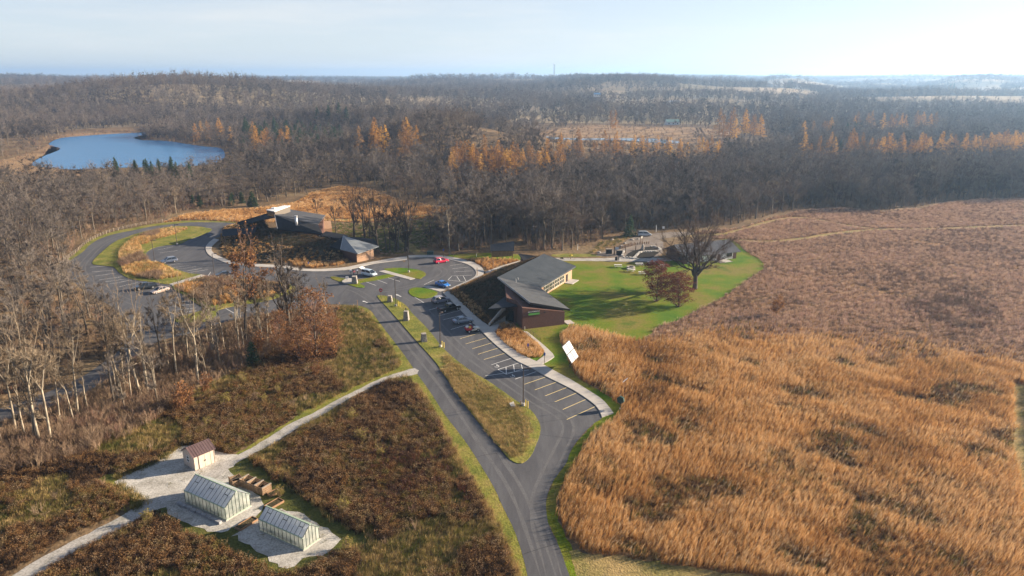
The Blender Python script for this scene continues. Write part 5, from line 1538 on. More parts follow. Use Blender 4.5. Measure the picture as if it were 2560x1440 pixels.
tag(o, 'faded red box held by the person in black', 'box')

# ------------------------------------------------------------------ far buildings and the mast
def far_point(u, v):
    p = G(u, v)
    for _ in range(15):
        z = float(ground_z(np.array([p.x]), np.array([p.y]))[0])
        p = G(u, v, min(z, 50))
    return p
def far_house(u, v, wpx, W, e, r, rz, wall, roof, label):
    p = far_point(u, v)
    L = wpx * p.length / FPX
    W, e, r = L * W, L * e, L * r
    root = tag(empty('far_house', p, rz), label, 'house', 'houses and barns far behind the wood')
    pts = [(-L / 2, -W / 2), (L / 2, -W / 2), (L / 2, W / 2), (-L / 2, W / 2)]
    MB().add([(x, y, -1) for x, y in pts] + [(x, y, e) for x, y in pts] + [(-L / 2, 0, r), (L / 2, 0, r)], [(0, 1, 5, 4), (1, 2, 6, 9, 5), (2, 3, 7, 6), (3, 0, 4, 8, 7)]).build('wall', wall, root)
    for s in (-1, 1):
        MB().slab([Vector((-L / 2 - .4, 0, r + .05)), Vector((L / 2 + .4, 0, r + .05)), Vector((L / 2 + .4, s * (W / 2 + .4), e)), Vector((-L / 2 - .4, s * (W / 2 + .4), e))], .15).build('roof', roof, root)
    for k in range(3):
        MB().box((-L / 3 + k * L / 3, -W / 2 - .03, e * .5), (L * .1, .1, e * .4)).build('window', M['glass'], root)
M['blue_roof'] = mat('blue_metal', (0.10, 0.20, 0.34), rough=.5)
M['teal_roof'] = mat('teal_roof', (0.12, 0.20, 0.19), rough=.6)
far_house(1680, 312, 32, .5, .22, .4, .15, M['white'], M['teal_roof'], 'white house with a grey-green roof by the far wetland')
far_house(1492, 240, 15, .5, .25, .5, .2, M['white'], M['blue_roof'], 'blue-roofed barn deep in the far wood')
far_house(1995, 226, 16, .6, .4, .8, .5, M['white'], M['zinc'], 'white farmhouse beside dark firs on the far rise')
far_house(2110, 212, 30, .3, .14, .24, .1, M['white'], M['zinc'], 'long white farm building on the skyline fields')
far_house(2225, 236, 70, .2, .07, .11, 0, M['white'], M['white'], 'long low white shed in the pale far fields')
far_house(2022, 228, 12, .5, .3, .5, 1.0, M['white'], M['white'], 'small white barn right of the far farmhouse')
far_house(1685, 258, 26, .4, .14, .24, .1, M['cream'], M['zinc'], 'low pale house at the field edge in the far wood')
far_house(112, 235, 22, .4, .12, .2, .1, M['white'], M['white'], 'pale shed beyond the hill at the far left')
p = far_point(1385, 200)
k = p.y / 4000
root = tag(empty('radio_mast', p), 'thin lattice radio mast on the skyline', 'mast')
hm = CAM_H - p.z + 0.0145 * p.y
for i in range(3):
    t = i * 2.094
    MB().tube([(math.cos(t) * 3.2 * k, math.sin(t) * 3.2 * k, -2), (math.cos(t) * 2.2 * k, math.sin(t) * 2.2 * k, hm)], 1.3 * k, 4).build('leg', M['steel'], root)
br = MB()
for z in range(0, int(hm), 8):
    for i in range(3):
        t, t2 = i * 2.094, (i + 1) * 2.094
        br.tube([(math.cos(t) * 2.8 * k, math.sin(t) * 2.8 * k, z), (math.cos(t2) * 2.6 * k, math.sin(t2) * 2.6 * k, z + 8)], .6 * k, 3)
br.build('bracing', M['steel'], root)
MB().tube([(0, 0, hm - 3), (0, 0, hm + 4)], [2.6 * k, 2.2 * k], 8).build('antenna', M['white'], root)

# ------------------------------------------------------------------ trees
TR = random.Random(21)
def tilt(d, ang):
    a = d.orthogonal().normalized()
    a.rotate(Matrix.Rotation(TR.uniform(0, 6.283), 3, d))
    return (d * math.cos(ang) + a * math.sin(ang)).normalized()

class Tree:
    def __init__(s):
        s.trunk, s.crown = MB(), MB()
        s.tips = []
    def limb(s, p, d, L, r, lev, up=0.08, sides=5, n=3, wig=.16, taper=.55):
        pts, rad = [p], [r]
        for i in range(n):
            d = (tilt(d, TR.uniform(0, wig)) + Vector((0, 0, up))).normalized()
            p = p + d * (L / n)
            pts.append(p)
            rad.append(r * (1 - (1 - taper) * (i + 1) / n))
        (s.trunk if lev < 2 else s.crown).tube(pts, rad, sides, cap=False)
        return pts, rad, d
    def twig(s, p, d, L, w):
        q = p + d * L
        a = d.orthogonal().normalized()
        a.rotate(Matrix.Rotation(TR.uniform(0, 3.14), 3, d))
        m = p.lerp(q, .5) + tilt(d, 1.2) * L * .12
        s.crown.add([p - a * w, p + a * w, m + a * w * .6, m - a * w * .6, q], [(0, 1, 2, 3), (3, 2, 4)])
    def leaf(s, p, size, mi=1):
        n = Vector((TR.gauss(0, 1), TR.gauss(0, 1), TR.gauss(0, .7))).normalized()
        a = n.orthogonal().normalized() * size
        b = n.cross(a)
        s.crown.add([p - a * .5, p + b * .45, p + a * .5, p - b * .45], [(0, 1, 2, 3)], mi)

def bare_tree(h, spread, r0, fork=.4, nlimb=11, nsub=5, ntw=5, up=.07, tw=.02, leaders=3, twl=1.0, leafn=0, leafs=.3, low=.3, lean=0.0, nfine=7, lt=(.12, .42)):
    t = Tree()
    tips = []
    def branch(p, d, L, r, lev):
        pts, rad, de = t.limb(p, d, L, r, lev, up=up * (1 if lev < 2 else 1.9), sides=(6, 5, 3, 3)[min(lev, 3)], n=(5, 4, 3, 2)[min(lev, 3)], wig=(.10, .26, .32, .35)[min(lev, 3)])
        if lev == 1:
            for k in range(nsub):
                f = .25 + .75 * (k + TR.random() * .6) / nsub
                i = min(int(f * (len(pts) - 1)), len(pts) - 2)
                q = pts[i].lerp(pts[i + 1], f * (len(pts) - 1) - i if f < 1 else 1)
                branch(q, tilt((pts[i + 1] - pts[i]).normalized(), TR.uniform(.4, .95)), L * TR.uniform(.35, .55) * (1.15 - .5 * f), rad[i] * .5, 2)
            branch(pts[-1], de, L * .4, rad[-1], 2)
        elif lev == 2:
            for k in range(ntw):
                f = .15 + .85 * (k + TR.random()) / ntw
                i = min(int(f * (len(pts) - 1)), len(pts) - 2)
                q = pts[i].lerp(pts[i + 1], .5)
                branch(q, tilt((pts[i + 1] - pts[i]).normalized(), TR.uniform(.35, .9)), L * TR.uniform(.35, .6), max(rad[i] * .5, .012), 3)
            branch(pts[-1], de, L * .5, rad[-1], 3)
        elif lev == 3:
            for k in range(nfine):
                i = TR.randrange(0, len(pts) - 1)
                q = pts[i].lerp(pts[i + 1], TR.random())
                dd = (tilt((pts[i + 1] - pts[i]).normalized(), TR.uniform(.2, .75)) + Vector((0, 0, .45))).normalized()
                LL = twl * TR.uniform(.5, 1.15)
                t.twig(q, dd, LL, tw)
                tips.append(q + dd * LL * TR.random())
    trunk_d = tilt(Vector((0, 0, 1)), lean)
    pts, rad, d = t.limb(Vector((0, 0, -.2)), trunk_d, h * fork + .2, r0, 0, up=.05, sides=7, n=5, wig=.07, taper=.62)
    tops = []
    for k in range(leaders):
        dd = tilt(d, TR.uniform(*lt) if leaders > 1 else .05)
        p2, r2, d2 = t.limb(pts[-1], dd, h * (1 - fork) * TR.uniform(.62, .78), rad[-1] * .72, 1, up=.09, sides=6, n=4, wig=.16, taper=.35)
        tops.append((p2, r2))
        branch(p2[-1], d2, h * .2, r2[-1], 2)
    for k in range(nlimb):
        if TR.random() < low:
            i = TR.randrange(2, len(pts) - 1)
            q, rr, f = pts[i].lerp(pts[i + 1], TR.random()), rad[i], .55
        else:
            p2, r2 = tops[k % len(tops)]
            i = TR.randrange(0, len(p2) - 1)
            q, rr, f = p2[i].lerp(p2[i + 1], TR.random()), r2[i], 1 - .2 * i
        az = k * 2.4 + TR.uniform(-.5, .5)
        el = TR.uniform(.25, .85)
        dd = Vector((math.cos(az) * math.cos(el), math.sin(az) * math.cos(el), math.sin(el)))
        branch(q, dd, spread * TR.uniform(.7, 1.1) * f, rr * .5, 1)
    if leafn:
        for k in range(leafn):
            p = TR.choice(tips) + Vector((TR.gauss(0, .25), TR.gauss(0, .25), TR.gauss(0, .25)))
            t.leaf(p, leafs * TR.uniform(.6, 1.3))
    return t

def oak_tree(nl=13):
    """short bole, limbs arching out to a broad rounded crown"""
    t = Tree()
    pts, rad, d = t.limb(Vector((0, 0, -.2)), Vector((0, 0, 1)), 4.6, .66, 0, up=.05, sides=8, n=4, wig=.05, taper=.8)
    def small(p, d, L, r, lev):
        a, b, de = t.limb(p, d, L, r, lev, up=.05, sides=3 if lev > 2 else 4, n=3, wig=.4)
        if lev == 2:
            for k in range(7):
                i = TR.randrange(0, 3)
                small(a[i].lerp(a[i + 1], TR.random()), (tilt((a[i + 1] - a[i]).normalized(), TR.uniform(.4, 1.0))), L * TR.uniform(.45, .7), max(r * .4, .014), 3)
            small(a[-1], de, L * .5, b[-1], 3)
        else:
            for k in range(8):
                i = TR.randrange(0, 3)
                t.twig(a[i].lerp(a[i + 1], TR.random()), tilt((a[i + 1] - a[i]).normalized(), TR.uniform(.3, 1.0)), TR.uniform(.5, 1.3), .015)
    for k in range(nl):
        az = k * 2.4 + TR.uniform(-.3, .3)
        el = (-.12 + 1.5 * (k + .5) / nl)
        tgt = Vector((math.cos(az) * math.cos(el) * 10.5, math.sin(az) * math.cos(el) * 10.5, 10 + math.sin(el) * 9.5)) * TR.uniform(.86, 1.05)
        s = pts[-1 - (k % 2)].copy()
        hor = Vector((math.cos(az), math.sin(az), 0))
        m1 = s + hor * tgt.xy.length * .32 + Vector((0, 0, (tgt.z - s.z) * .5))
        path, rr = [], []
        for j in range(9):
            f = j / 8
            q = s * (1 - f) ** 2 + m1 * 2 * f * (1 - f) + tgt * f * f
            if 0 < j < 8:
                q = q + Vector((TR.gauss(0, .3), TR.gauss(0, .3), TR.gauss(0, .3)))
            path.append(q)
            rr.append(.30 * (1 - f) + .05)
        t.trunk.tube(path, rr, 6, cap=False)
        for j in range(13):
            f = TR.uniform(.28, 1)
            i = min(int(f * 8), 7)
            dd = (path[i + 1] - path[i]).normalized()
            small(path[i].lerp(path[i + 1], f * 8 - i), tilt(dd, TR.uniform(.35, 1.0)), TR.uniform(2.4, 4.2) * (1.15 - .4 * f), rr[i] * .4, 2)
        small(path[-1], (path[-1] - path[-2]).normalized(), 2.2, .05, 2)
    return t

def leafy_tree(h, w, z0, r0, nclump, nleaf, leafs):
    """a tree still in leaf: limbs reaching into clumps of leaves spread through an uneven crown"""
    t = Tree()
    pts, rad, d = t.limb(Vector((0, 0, -.2)), Vector((0, 0, 1)), h * .8, r0, 0, up=.05, sides=7, n=6, wig=.06, taper=.25)
    for k in range(nclump):
        f = TR.random()
        z = z0 + (h - z0) * f
        env = w * .5 * math.sqrt(max(.02, 1 - ((f - .42) / .6) ** 2))
        a = TR.uniform(0, 6.283)
        r = env * TR.uniform(.35, 1.08)
        c = Vector((math.cos(a) * r, math.sin(a) * r, z))
        i = min(int(max(0, (z - .25 * r - 1) / (h * .8) * 6)), 5)
        t.crown.tube([pts[i], (pts[i] + c) / 2 + Vector((0, 0, -.15)), c], [rad[i] * .35, .03, .01], 3, cap=False)
        for j in range(nleaf):
            t.leaf(c + Vector((TR.gauss(0, .42), TR.gauss(0, .42), TR.gauss(0, .26))), leafs * TR.uniform(.6, 1.3))
        for j in range(6):
            t.twig(c, tilt(Vector((math.cos(a), math.sin(a), .6)).normalized(), TR.uniform(.1, .9)), TR.uniform(.4, .9), .014)
    return t

def conifer(h, w, r0, nw, dens, size, droop=-.1, base=.12):
    t = Tree()
    t.trunk.tube([(0, 0, -.2), (0, 0, h * .5), (0, 0, h)], [r0, r0 * .6, .02], 6)
    for k in range(nw):
        f = base + (1 - base) * (k + TR.random()) / nw
        z = h * f
        L = w * (1 - f) ** .8 * TR.uniform(.75, 1.15) + .25
        az = TR.uniform(0, 6.28)
        d = Vector((math.cos(az), math.sin(az), droop + TR.uniform(-.1, .15))).normalized()
        e = Vector((0, 0, z)) + d * L
        t.crown.tube([(0, 0, z), e], [.035, .01], 3, cap=False)
        for j in range(int(dens * L) + 2):
            s = TR.random() ** .7
            p = Vector((0, 0, z)).lerp(e, s) + Vector((TR.gauss(0, .18), TR.gauss(0, .18), TR.gauss(0, .15)))
            t.leaf(p, size * TR.uniform(.6, 1.3))
    return t

M['bark'] = mat('grey_bark', [(0.085, 0.07, 0.055), (0.15, 0.125, 0.095)], scale=1.2, src='inst', rnd=.5, rough=.95, spec=.1, fine=.25, fscale=2)
M['bark_pale'] = mat('pale_bark', [(0.18, 0.15, 0.11), (0.33, 0.28, 0.21)], scale=.6, rough=.95, spec=.1, fine=.3, fscale=1.2)
M['bark_dark'] = mat('dark_bark', [(0.06, 0.05, 0.042), (0.10, 0.085, 0.07)], scale=.8, rough=.95, spec=.1, fine=.25, fscale=2)
M['twig'] = mat('grey_brown_twigs', [(0.065, 0.053, 0.046), (0.12, 0.10, 0.085), (0.21, 0.178, 0.15), (0.14, 0.104, 0.083)], scale=.012, src='inst', rnd=.35, rough=.95, spec=.1)
M['twig_pale'] = mat('pale_twigs', [(0.17, 0.13, 0.09), (0.25, 0.195, 0.135)], scale=.05, src='inst', rnd=.4, rough=.95, spec=.1)
M['twig_dark'] = mat('dark_twigs', [(0.05, 0.04, 0.034), (0.085, 0.068, 0.056)], scale=.2, rough=.95, spec=.1)
M['twig_oak'] = mat('oak_twigs', [(0.09, 0.065, 0.05), (0.14, 0.10, 0.08)], scale=.2, rough=.95, spec=.1)
M['twig_red'] = mat('reddish_twigs', [(0.17, 0.10, 0.075), (0.22, 0.135, 0.10)], scale=.1, rough=.95, spec=.1)
M['rust'] = mat('rust_leaves', [(0.10, 0.048, 0.026), (0.18, 0.082, 0.034), (0.27, 0.13, 0.045), (0.19, 0.115, 0.05)], scale=.5, detail=3, rough=.8, two=.35, fine=.35, fscale=1.5)
M['maroon'] = mat('maroon_leaves', [(0.08, 0.022, 0.018), (0.14, 0.04, 0.026), (0.17, 0.07, 0.03)], scale=.6, detail=3, rough=.8, two=.35, fine=.35, fscale=1.5)
M['larch'] = mat('golden_larch', [(0.26, 0.13, 0.045), (0.42, 0.215, 0.05), (0.58, 0.335, 0.065), (0.31, 0.175, 0.07)], scale=.02, src='inst', rnd=.6, rough=.85, two=.3, fine=.3, fscale=.7)
M['pine'] = mat('dark_evergreen', [(0.018, 0.04, 0.02), (0.035, 0.065, 0.03), (0.055, 0.08, 0.035)], scale=.5, rough=.85, two=.2, fine=.3, fscale=1.5)

def kind(tree, name, bark, twig, leaf=None):
    mats = [twig] + ([leaf] if leaf else [])
    return tree.trunk.mesh(name + '_trunk', bark, True), tree.crown.mesh(name + '_crown', mats)

KIND = {}
for i, a in enumerate([dict(h=19, spread=4.4, r0=.26), dict(h=21, spread=4.0, r0=.28, fork=.5, nlimb=10), dict(h=17, spread=4.8, r0=.24, fork=.35, nlimb=12), dict(h=18, spread=3.6, r0=.22, fork=.5, leaders=2, nlimb=11), dict(h=16, spread=4.2, r0=.22, fork=.3, leaders=4)]):
    KIND['wood%d' % i] = kind(bare_tree(**a), 'woodland_tree', M['bark'], M['twig'])
for i, a in enumerate([dict(h=19, spread=3.4, r0=.24, fork=.5, leaders=2, nlimb=8, nsub=4, ntw=4, lean=.06), dict(h=20, spread=3.8, r0=.26, fork=.45, leaders=3, nlimb=8, nsub=4, ntw=4, lean=.1), dict(h=15, spread=2.8, r0=.17, fork=.55, leaders=2, nlimb=7, nsub=4, ntw=4, lean=.12)]):
    KIND['pale%d' % i] = kind(bare_tree(**a), 'pale_tree', M['bark_pale'], M['twig_pale'])
for i, a in enumerate([dict(h=18.5, spread=5.4, r0=.46, tw=.028, fork=.32, leaders=4, nlimb=9, nsub=4, ntw=4, up=.1, lean=.04), dict(h=18, spread=5.0, r0=.42, tw=.028, fork=.34, leaders=4, nlimb=9, nsub=4, ntw=4, up=.1, lean=.07), dict(h=16, spread=4.0, r0=.28, tw=.026, fork=.42, leaders=3, nlimb=8, nsub=4, ntw=4, lean=.05)]):
    KIND['dark%d' % i] = kind(bare_tree(**a), 'dark_tree', M['bark_dark'], M['twig_dark'])
KIND['oak'] = kind(oak_tree(), 'oak', M['bark_dark'], M['twig_oak'])
KIND['rust0'] = kind(bare_tree(h=23, spread=5.6, r0=.36, fork=.42, leaders=3, nlimb=12, leafn=1900, leafs=.36, low=.35), 'rust_tree', M['bark_dark'], M['twig_red'], M['rust'])
KIND['rust1'] = kind(leafy_tree(14, 9.5, .8, .24, 190, 20, .28), 'copper_tree', M['bark'], M['twig_red'], M['rust'])
KIND['rust2'] = kind(bare_tree(h=5, spread=1.6, r0=.07, fork=.3, leaders=3, nlimb=8, nsub=3, ntw=3, twl=.5, leafn=900, leafs=.26, tw=.012), 'rust_sapling', M['bark'], M['twig_red'], M['rust'])
KIND['maroon0'] = kind(leafy_tree(10.5, 7.0, 1.7, .16, 150, 42, .22), 'maroon_tree', M['bark_dark'], M['twig_red'], M['maroon'])
for i, a in enumerate([dict(h=13.5, w=4.2, r0=.16, nw=66, dens=7, size=.36), dict(h=15.5, w=4.8, r0=.18, nw=68, dens=6, size=.38)]):
    KIND['larch%d' % i] = kind(conifer(**a), 'larch', M['bark_dark'], M['twig_red'], M['larch'])
for i, a in enumerate([dict(h=15, w=3.6, r0=.24, nw=80, dens=14, size=.42, base=.2), dict(h=6, w=2.0, r0=.12, nw=70, dens=22, size=.26, base=.03)]):
    KIND['pine%d' % i] = kind(conifer(**a), 'evergreen', M['bark_dark'], M['twig'], M['pine'])

N_THINGS = [0]
def tree_thing(k, p, s, rz, name, label, group=None, sz=None, wide=1.0):
    root = empty(name, p, rz)
    root.scale = (s * wide, s * wide, sz or s)
    tag(root, label, 'tree', group)
    a = link('trunk', KIND[k][0], root)
    b = link('crown', KIND[k][1], root)
    N_THINGS[0] += 1
    return root

# single trees that stand out
tree_thing('oak', G(1737, 722), 1.0, .4, 'oak_tree', 'huge spreading bare oak standing on the lawn before the long low house')
tree_thing('maroon0', G(1641, 753), 1.0, 0, 'maroon_tree', 'taller maroon-leaved young tree on the lawn', wide=1.15)
tree_thing('maroon0', G(1697, 767), .88, 2.2, 'maroon_tree', 'shorter, broader maroon-leaved tree nearer the prairie edge', sz=.84, wide=1.25)
tree_thing('rust0', G(617, 862), 1.0, 1.0, 'rust_leaved_tree', 'tall tree with rust leaves in its upper crown and a dark trunk')
tree_thing('dark0', G(723, 838), 1.12, 2.6, 'bare_tree', 'tall forked bare tree right of the rust-leaved tree')
tree_thing('rust1', G(792, 893), 1.05, .4, 'copper_tree', 'dense copper-leaved tree by the bend of the entrance road')
tree_thing('rust1', G(748, 905), .66, 2.4, 'copper_tree', 'low copper-leaved tree left of the dense copper one')
tree_thing('rust1', G(835, 872), .55, 4.0, 'copper_tree', 'small copper-brown tree at the right foot of the dense copper one')
tree_thing('rust1', G(700, 870), .6, 1.2, 'copper_tree', 'copper-brown tree in the thicket below the forked bare tree')
tree_thing('rust2', G(645, 893), 1.0, 1.2, 'rust_sapling', 'orange-leaved sapling beside the dark round cedar')
tree_thing('pine1', G(633, 916), .85, 1.2, 'cedar', 'dark green rounded cedar at the meadow edge')
tree_thing('rust2', G(452, 1032), 1.0, 1.2, 'rust_sapling', 'bright orange sapling in the brush right of the pale trunks')
tree_thing('rust2', G(470, 1020), .8, 3.2, 'rust_sapling', 'small orange sapling behind the bright orange one')
tree_thing('rust2', G(516, 985), .7, 2.2, 'rust_sapling', 'thin orange sapling at the foot of the bare trees')
tree_thing('rust2', G(790, 945), .6, .2, 'rust_sapling', 'thin rust sapling in the dark meadow')
tree_thing('rust2', G(1940, 790), .95, .2, 'rust_sapling', 'small russet sapling in the brown prairie')
VC_GROUP = 'dark-trunked trees behind the visitor centre'
for i, (u, v, k, s, rz) in enumerate(((841, 588, 'dark2', .75, 0), (886, 592, 'dark0', .95, 1), (912, 594, 'dark1', 1.0, 2), (924, 594, 'dark2', 1.05, 3), (943, 624, 'dark0', 1.1, 4), (966, 626, 'dark2', .95, 1.4), (975, 627, 'dark2', .9, 2.6), (989, 628, 'dark1', 1.0, 5), (995, 629, 'dark2', 1.0, 4.4), (1013, 629, 'dark1', 1.05, .3), (1020, 629, 'dark0', 1.1, 2.2), (796, 560, 'dark2', .7, .2))):
    tree_thing(k, G(u, v), s, rz, 'bare_tree', ['single slim dark tree beside the pale end gable', 'dark bare tree behind the corner pavilion roof', 'dark bare tree second behind the pavilion roof', 'slim dark tree third behind the pavilion roof', 'broad dark tree right at the pavilion corner', 'slim trunk just right of the pavilion', 'second slim trunk right of the pavilion',
                                               'leaning dark tree in the middle of the row', 'slim dark tree beside the leaning one', 'curved dark tree near the end of the row', 'thick dark tree closing the row', 'small bare tree behind the visitor centre roof'][i], VC_GROUP)
tree_thing('pale1', G(1125, 637), .95, 1.2, 'bare_tree', 'pale-trunked bare tree alone above the round lot')
for i, (u, v, k, s, rz) in enumerate(((85, 1110, 'pale1', 1.0, 0), (101, 1114, 'pale0', 1.08, 1), (128, 1108, 'pale0', .95, 2), (68, 1104, 'pale2', .95, 3), (8, 1114, 'pale2', .8, 4), (195, 1040, 'pale2', 1.1, 1), (299, 980, 'pale2', 1.0, 5.2), (352, 985, 'pale1', 1.0, 3.1), (371, 988, 'pale0', 1.02, 4.3), (443, 942, 'pale2', 1.15, 2.1), (494, 958, 'pale1', .98, .7), (470, 905, 'pale2', 1.0, 1.3), (540, 900, 'pale2', .95, 2.9), (560, 870, 'pale2', .9, 5), (596, 884, 'pale2', 1.0, .3), (405, 900, 'dark2', .8, .3), (655, 850, 'dark2', .9, 2), (680, 845, 'pale2', .9, 4), (330, 1000, 'pale2', .8, 2), (40, 1080, 'pale0', .9, 2), (150, 1060, 'pale2', .9, 1))):
    tree_thing(k, G(u, v), s, rz, 'bare_tree', ['leaning pale-trunked tree at the left edge above the meadow', 'tallest pale-trunked tree of the left clump', 'straight pale-trunked tree, right one of the left clump', 'thin pale tree in the left clump', 'thin pale tree cut by the left picture edge', 'slim pale tree right of the left clump', 'thin pale trunk over the grey lane', 'forked pale tree before the lower lot',
                                               'twin pale-limbed tree right of the forked one', 'slim pale tree before the lower lot lines', 'forked pale tree right of the lower lot lines', 'thin pale tree behind the slim one', 'thin pale tree left of the rust-leaved tree', 'slender pale tree below the green lobe', 'slender pale tree at the foot of the rust-leaved tree', 'small dark tree standing on the lower lot edge', 'thin dark tree right of the rust-leaved trunk', 'thin pale tree left of the forked bare tree', 'thin pale tree in the brush below the grey lane', 'pale tree behind the left clump', 'thin pale tree between the left clump and the slim pale tree'][i], 'pale-trunked trees above the meadow')

# ------------------------------------------------------------------ woods
def jgrid(x0, x1, y0, y1, s, j=.45):
    gx, gy = np.meshgrid(np.arange(x0, x1, s), np.arange(y0, y1, s))
    gx, gy = gx.ravel(), gy.ravel()
    return gx + RNG.uniform(-j, j, len(gx)) * s, gy + RNG.uniform(-j, j, len(gy)) * s

def free(x, y, pad=None):
    ok = np.ones(len(x), bool)
    for e in EXCL:
        ex = [p[0] for p in e]
        ey = [p[1] for p in e]
        m = (x > min(ex)) & (x < max(ex)) & (y > min(ey)) & (y < max(ey)) & ok
        if m.any():
            ii = np.where(m)[0]
            ok[ii[inside(e, x[ii], y[ii])]] = False
    return ok

PRAIRIE = poly_w([(1402, 842), (1425, 817), (1475, 822), (1525, 836), (1575, 850), (1612, 846), (1650, 815), (1725, 785), (1775, 762), (1845, 717), (1902, 677), (1912, 665), (1867, 630), (1845, 608), (1760, 590), (1700, 583), (1760, 578), (1850, 572), (1920, 548), (2000, 528), (2100, 520), (2200, 530), (2300, 522), (2370, 506), (2450, 500), (2700, 494),
                  (2900, 600), (2900, 900), (2900, 1560), (2150, 1560), (2000, 1462), (1900, 1446), (1700, 1418), (1541, 1392), (1470, 1384), (1420, 1340), (1398, 1290), (1398, 1245), (1415, 1200), (1440, 1160), (1458, 1122), (1484, 1087), (1512, 1064), (1540, 1048), (1556, 1020), (1530, 996), (1490, 974), (1452, 952), (1435, 932), (1417, 894), (1406, 862)])
FIELD = poly_w([(400, 560), (470, 535), (560, 526), (640, 522), (740, 507), (780, 482), (850, 466), (920, 472), (1000, 502), (1100, 519), (1180, 522), (1210, 530), (1180, 540), (1100, 546), (1000, 550), (900, 557), (820, 553), (700, 556), (600, 556)])
WMEADOW = poly_w([(820, 556), (900, 560), (1000, 552), (1100, 548), (1170, 545), (1140, 570), (1090, 600), (1050, 630), (1000, 634), (950, 640), (930, 600), (840, 590)])
LEFTW = poly_w([(-400, 470), (300, 468), (540, 498), (600, 515), (480, 525), (400, 548), (330, 560), (280, 572), (240, 585), (205, 605), (160, 645), (150, 690), (205, 740), (280, 790), (295, 850), (250, 895), (150, 950), (60, 985), (-400, 1150)])
LOWW = poly_w([(-400, 1160), (60, 1045), (230, 985), (310, 930), (370, 880), (480, 850), (620, 800), (820, 775), (830, 800), (780, 850), (700, 880), (600, 930), (480, 985), (380, 1020), (250, 1065), (120, 1120), (-400, 1200)])
RIGHTW = poly_w([(1060, 605), (1140, 575), (1200, 540), (1240, 520), (1300, 470), (2700, 440), (2700, 500), (2450, 498), (2370, 502), (2300, 518), (2200, 527), (2100, 516), (2000, 522), (1900, 545), (1830, 563), (1750, 567), (1650, 570), (1560, 580), (1500, 600), (1430, 626), (1330, 628), (1300, 610), (1240, 600), (1215, 622), (1140, 628), (1090, 626)])
FORB = [PRAIRIE, FIELD, WMEADOW]

def wood_pts(poly, s):
    xs, ys = [p[0] for p in poly], [p[1] for p in poly]
    x, y = jgrid(min(xs), max(xs), min(ys), max(ys), s)
    k = inside(poly, x, y) & free(x, y)
    for f in FORB:
        k &= ~inside(f, x, y)
    k &= np.abs(x) < y * .9 + 12
    return x[k], y[k]

def gn_group():
    g = bpy.data.node_groups.new('scatter', 'GeometryNodeTree')
    g.interface.new_socket('Geometry', in_out='INPUT', socket_type='NodeSocketGeometry')
    g.interface.new_socket('Kinds', in_out='INPUT', socket_type='NodeSocketCollection')
    g.interface.new_socket('Geometry', in_out='OUTPUT', socket_type='NodeSocketGeometry')
    n = g.nodes
    gi, go = n.new('NodeGroupInput'), n.new('NodeGroupOutput')
    ci = n.new('GeometryNodeCollectionInfo')
    ci.inputs['Separate Children'].default_value = True
    ci.inputs['Reset Children'].default_value = True
    ip = n.new('GeometryNodeInstanceOnPoints')
    ip.inputs['Pick Instance'].default_value = True
    def attr(nm, ty):
        a = n.new('GeometryNodeInputNamedAttribute')
        a.data_type = ty
        a.inputs['Name'].default_value = nm
        return a.outputs['Attribute']
    l = g.links
    l.new(gi.outputs['Geometry'], ip.inputs['Points'])
    l.new(gi.outputs['Kinds'], ci.inputs['Collection'])
    l.new(ci.outputs['Instances'], ip.inputs['Instance'])
    l.new(attr('which', 'INT'), ip.inputs['Instance Index'])
    l.new(attr('turn', 'FLOAT_VECTOR'), ip.inputs['Rotation'])
    l.new(attr('size', 'FLOAT_VECTOR'), ip.inputs['Scale'])
    l.new(ip.outputs['Instances'], go.inputs['Geometry'])
    return g
SCATTER = gn_group()

def scatter(name, x, y, z, which, size, turn, meshes, label, cat=None, parent=None):
    """plants that nobody could count: one object that sets a plant mesh on every point"""
    n = len(x)
    me = bpy.data.meshes.new(name)
    me.vertices.add(n)
    co = np.empty((n, 3), np.float32)
    co[:, 0], co[:, 1], co[:, 2] = x, y, z
    me.vertices.foreach_set('co', co.ravel())
    a = me.attributes.new('which', 'INT', 'POINT')
    a.data.foreach_set('value', np.asarray(which, np.int32))
    a = me.attributes.new('turn', 'FLOAT_VECTOR', 'POINT')
    a.data.foreach_set('vector', np.asarray(turn, np.float32).ravel())
    a = me.attributes.new('size', 'FLOAT_VECTOR', 'POINT')
    a.data.foreach_set('vector', np.asarray(size, np.float32).ravel())
    o = link(name, me)
    c = bpy.data.collections.new(name + '_kinds')
    for i, m in enumerate(meshes):
        po = bpy.data.objects.new('kind_%02d' % i, m)
        c.objects.link(po)
    md = o.modifiers.new('scatter', 'NODES')
    md.node_group = SCATTER
    for it in SCATTER.interface.items_tree:
        if it.item_type == 'SOCKET' and it.name == 'Kinds':
            md[it.identifier] = c
    return struct(o, 'stuff', label)

def joined(k):
    """trunk and crown of a kind as one mesh"""
    t, c = KIND[k]
    bm = bmesh.new()
    bm.from_mesh(t)
    nt = len(bm.faces)
    bm.from_mesh(c)
    bm.faces.ensure_lookup_table()
    cm = [p.material_index for p in c.polygons]
    for i, f in enumerate(bm.faces):
        f.material_index = 0 if i < nt else 1 + cm[i - nt]
    me = bpy.data.meshes.new(k)
    bm.to_mesh(me)
    bm.free()
    me.materials.append(t.materials[0])
    for m in c.materials:
        me.materials.append(m)
    return me
WOOD = ['wood0', 'wood1', 'wood2', 'wood3', 'wood4', 'pale0', 'dark1']
J = {k: joined(k) for k in WOOD + ['larch0', 'larch1', 'pine0', 'pine1', 'rust1']}
FKEYS = ['wood0', 'wood1', 'wood2', 'wood3', 'wood4', 'pale0', 'dark1', 'larch0', 'larch1', 'pine0', 'pine1', 'rust1']

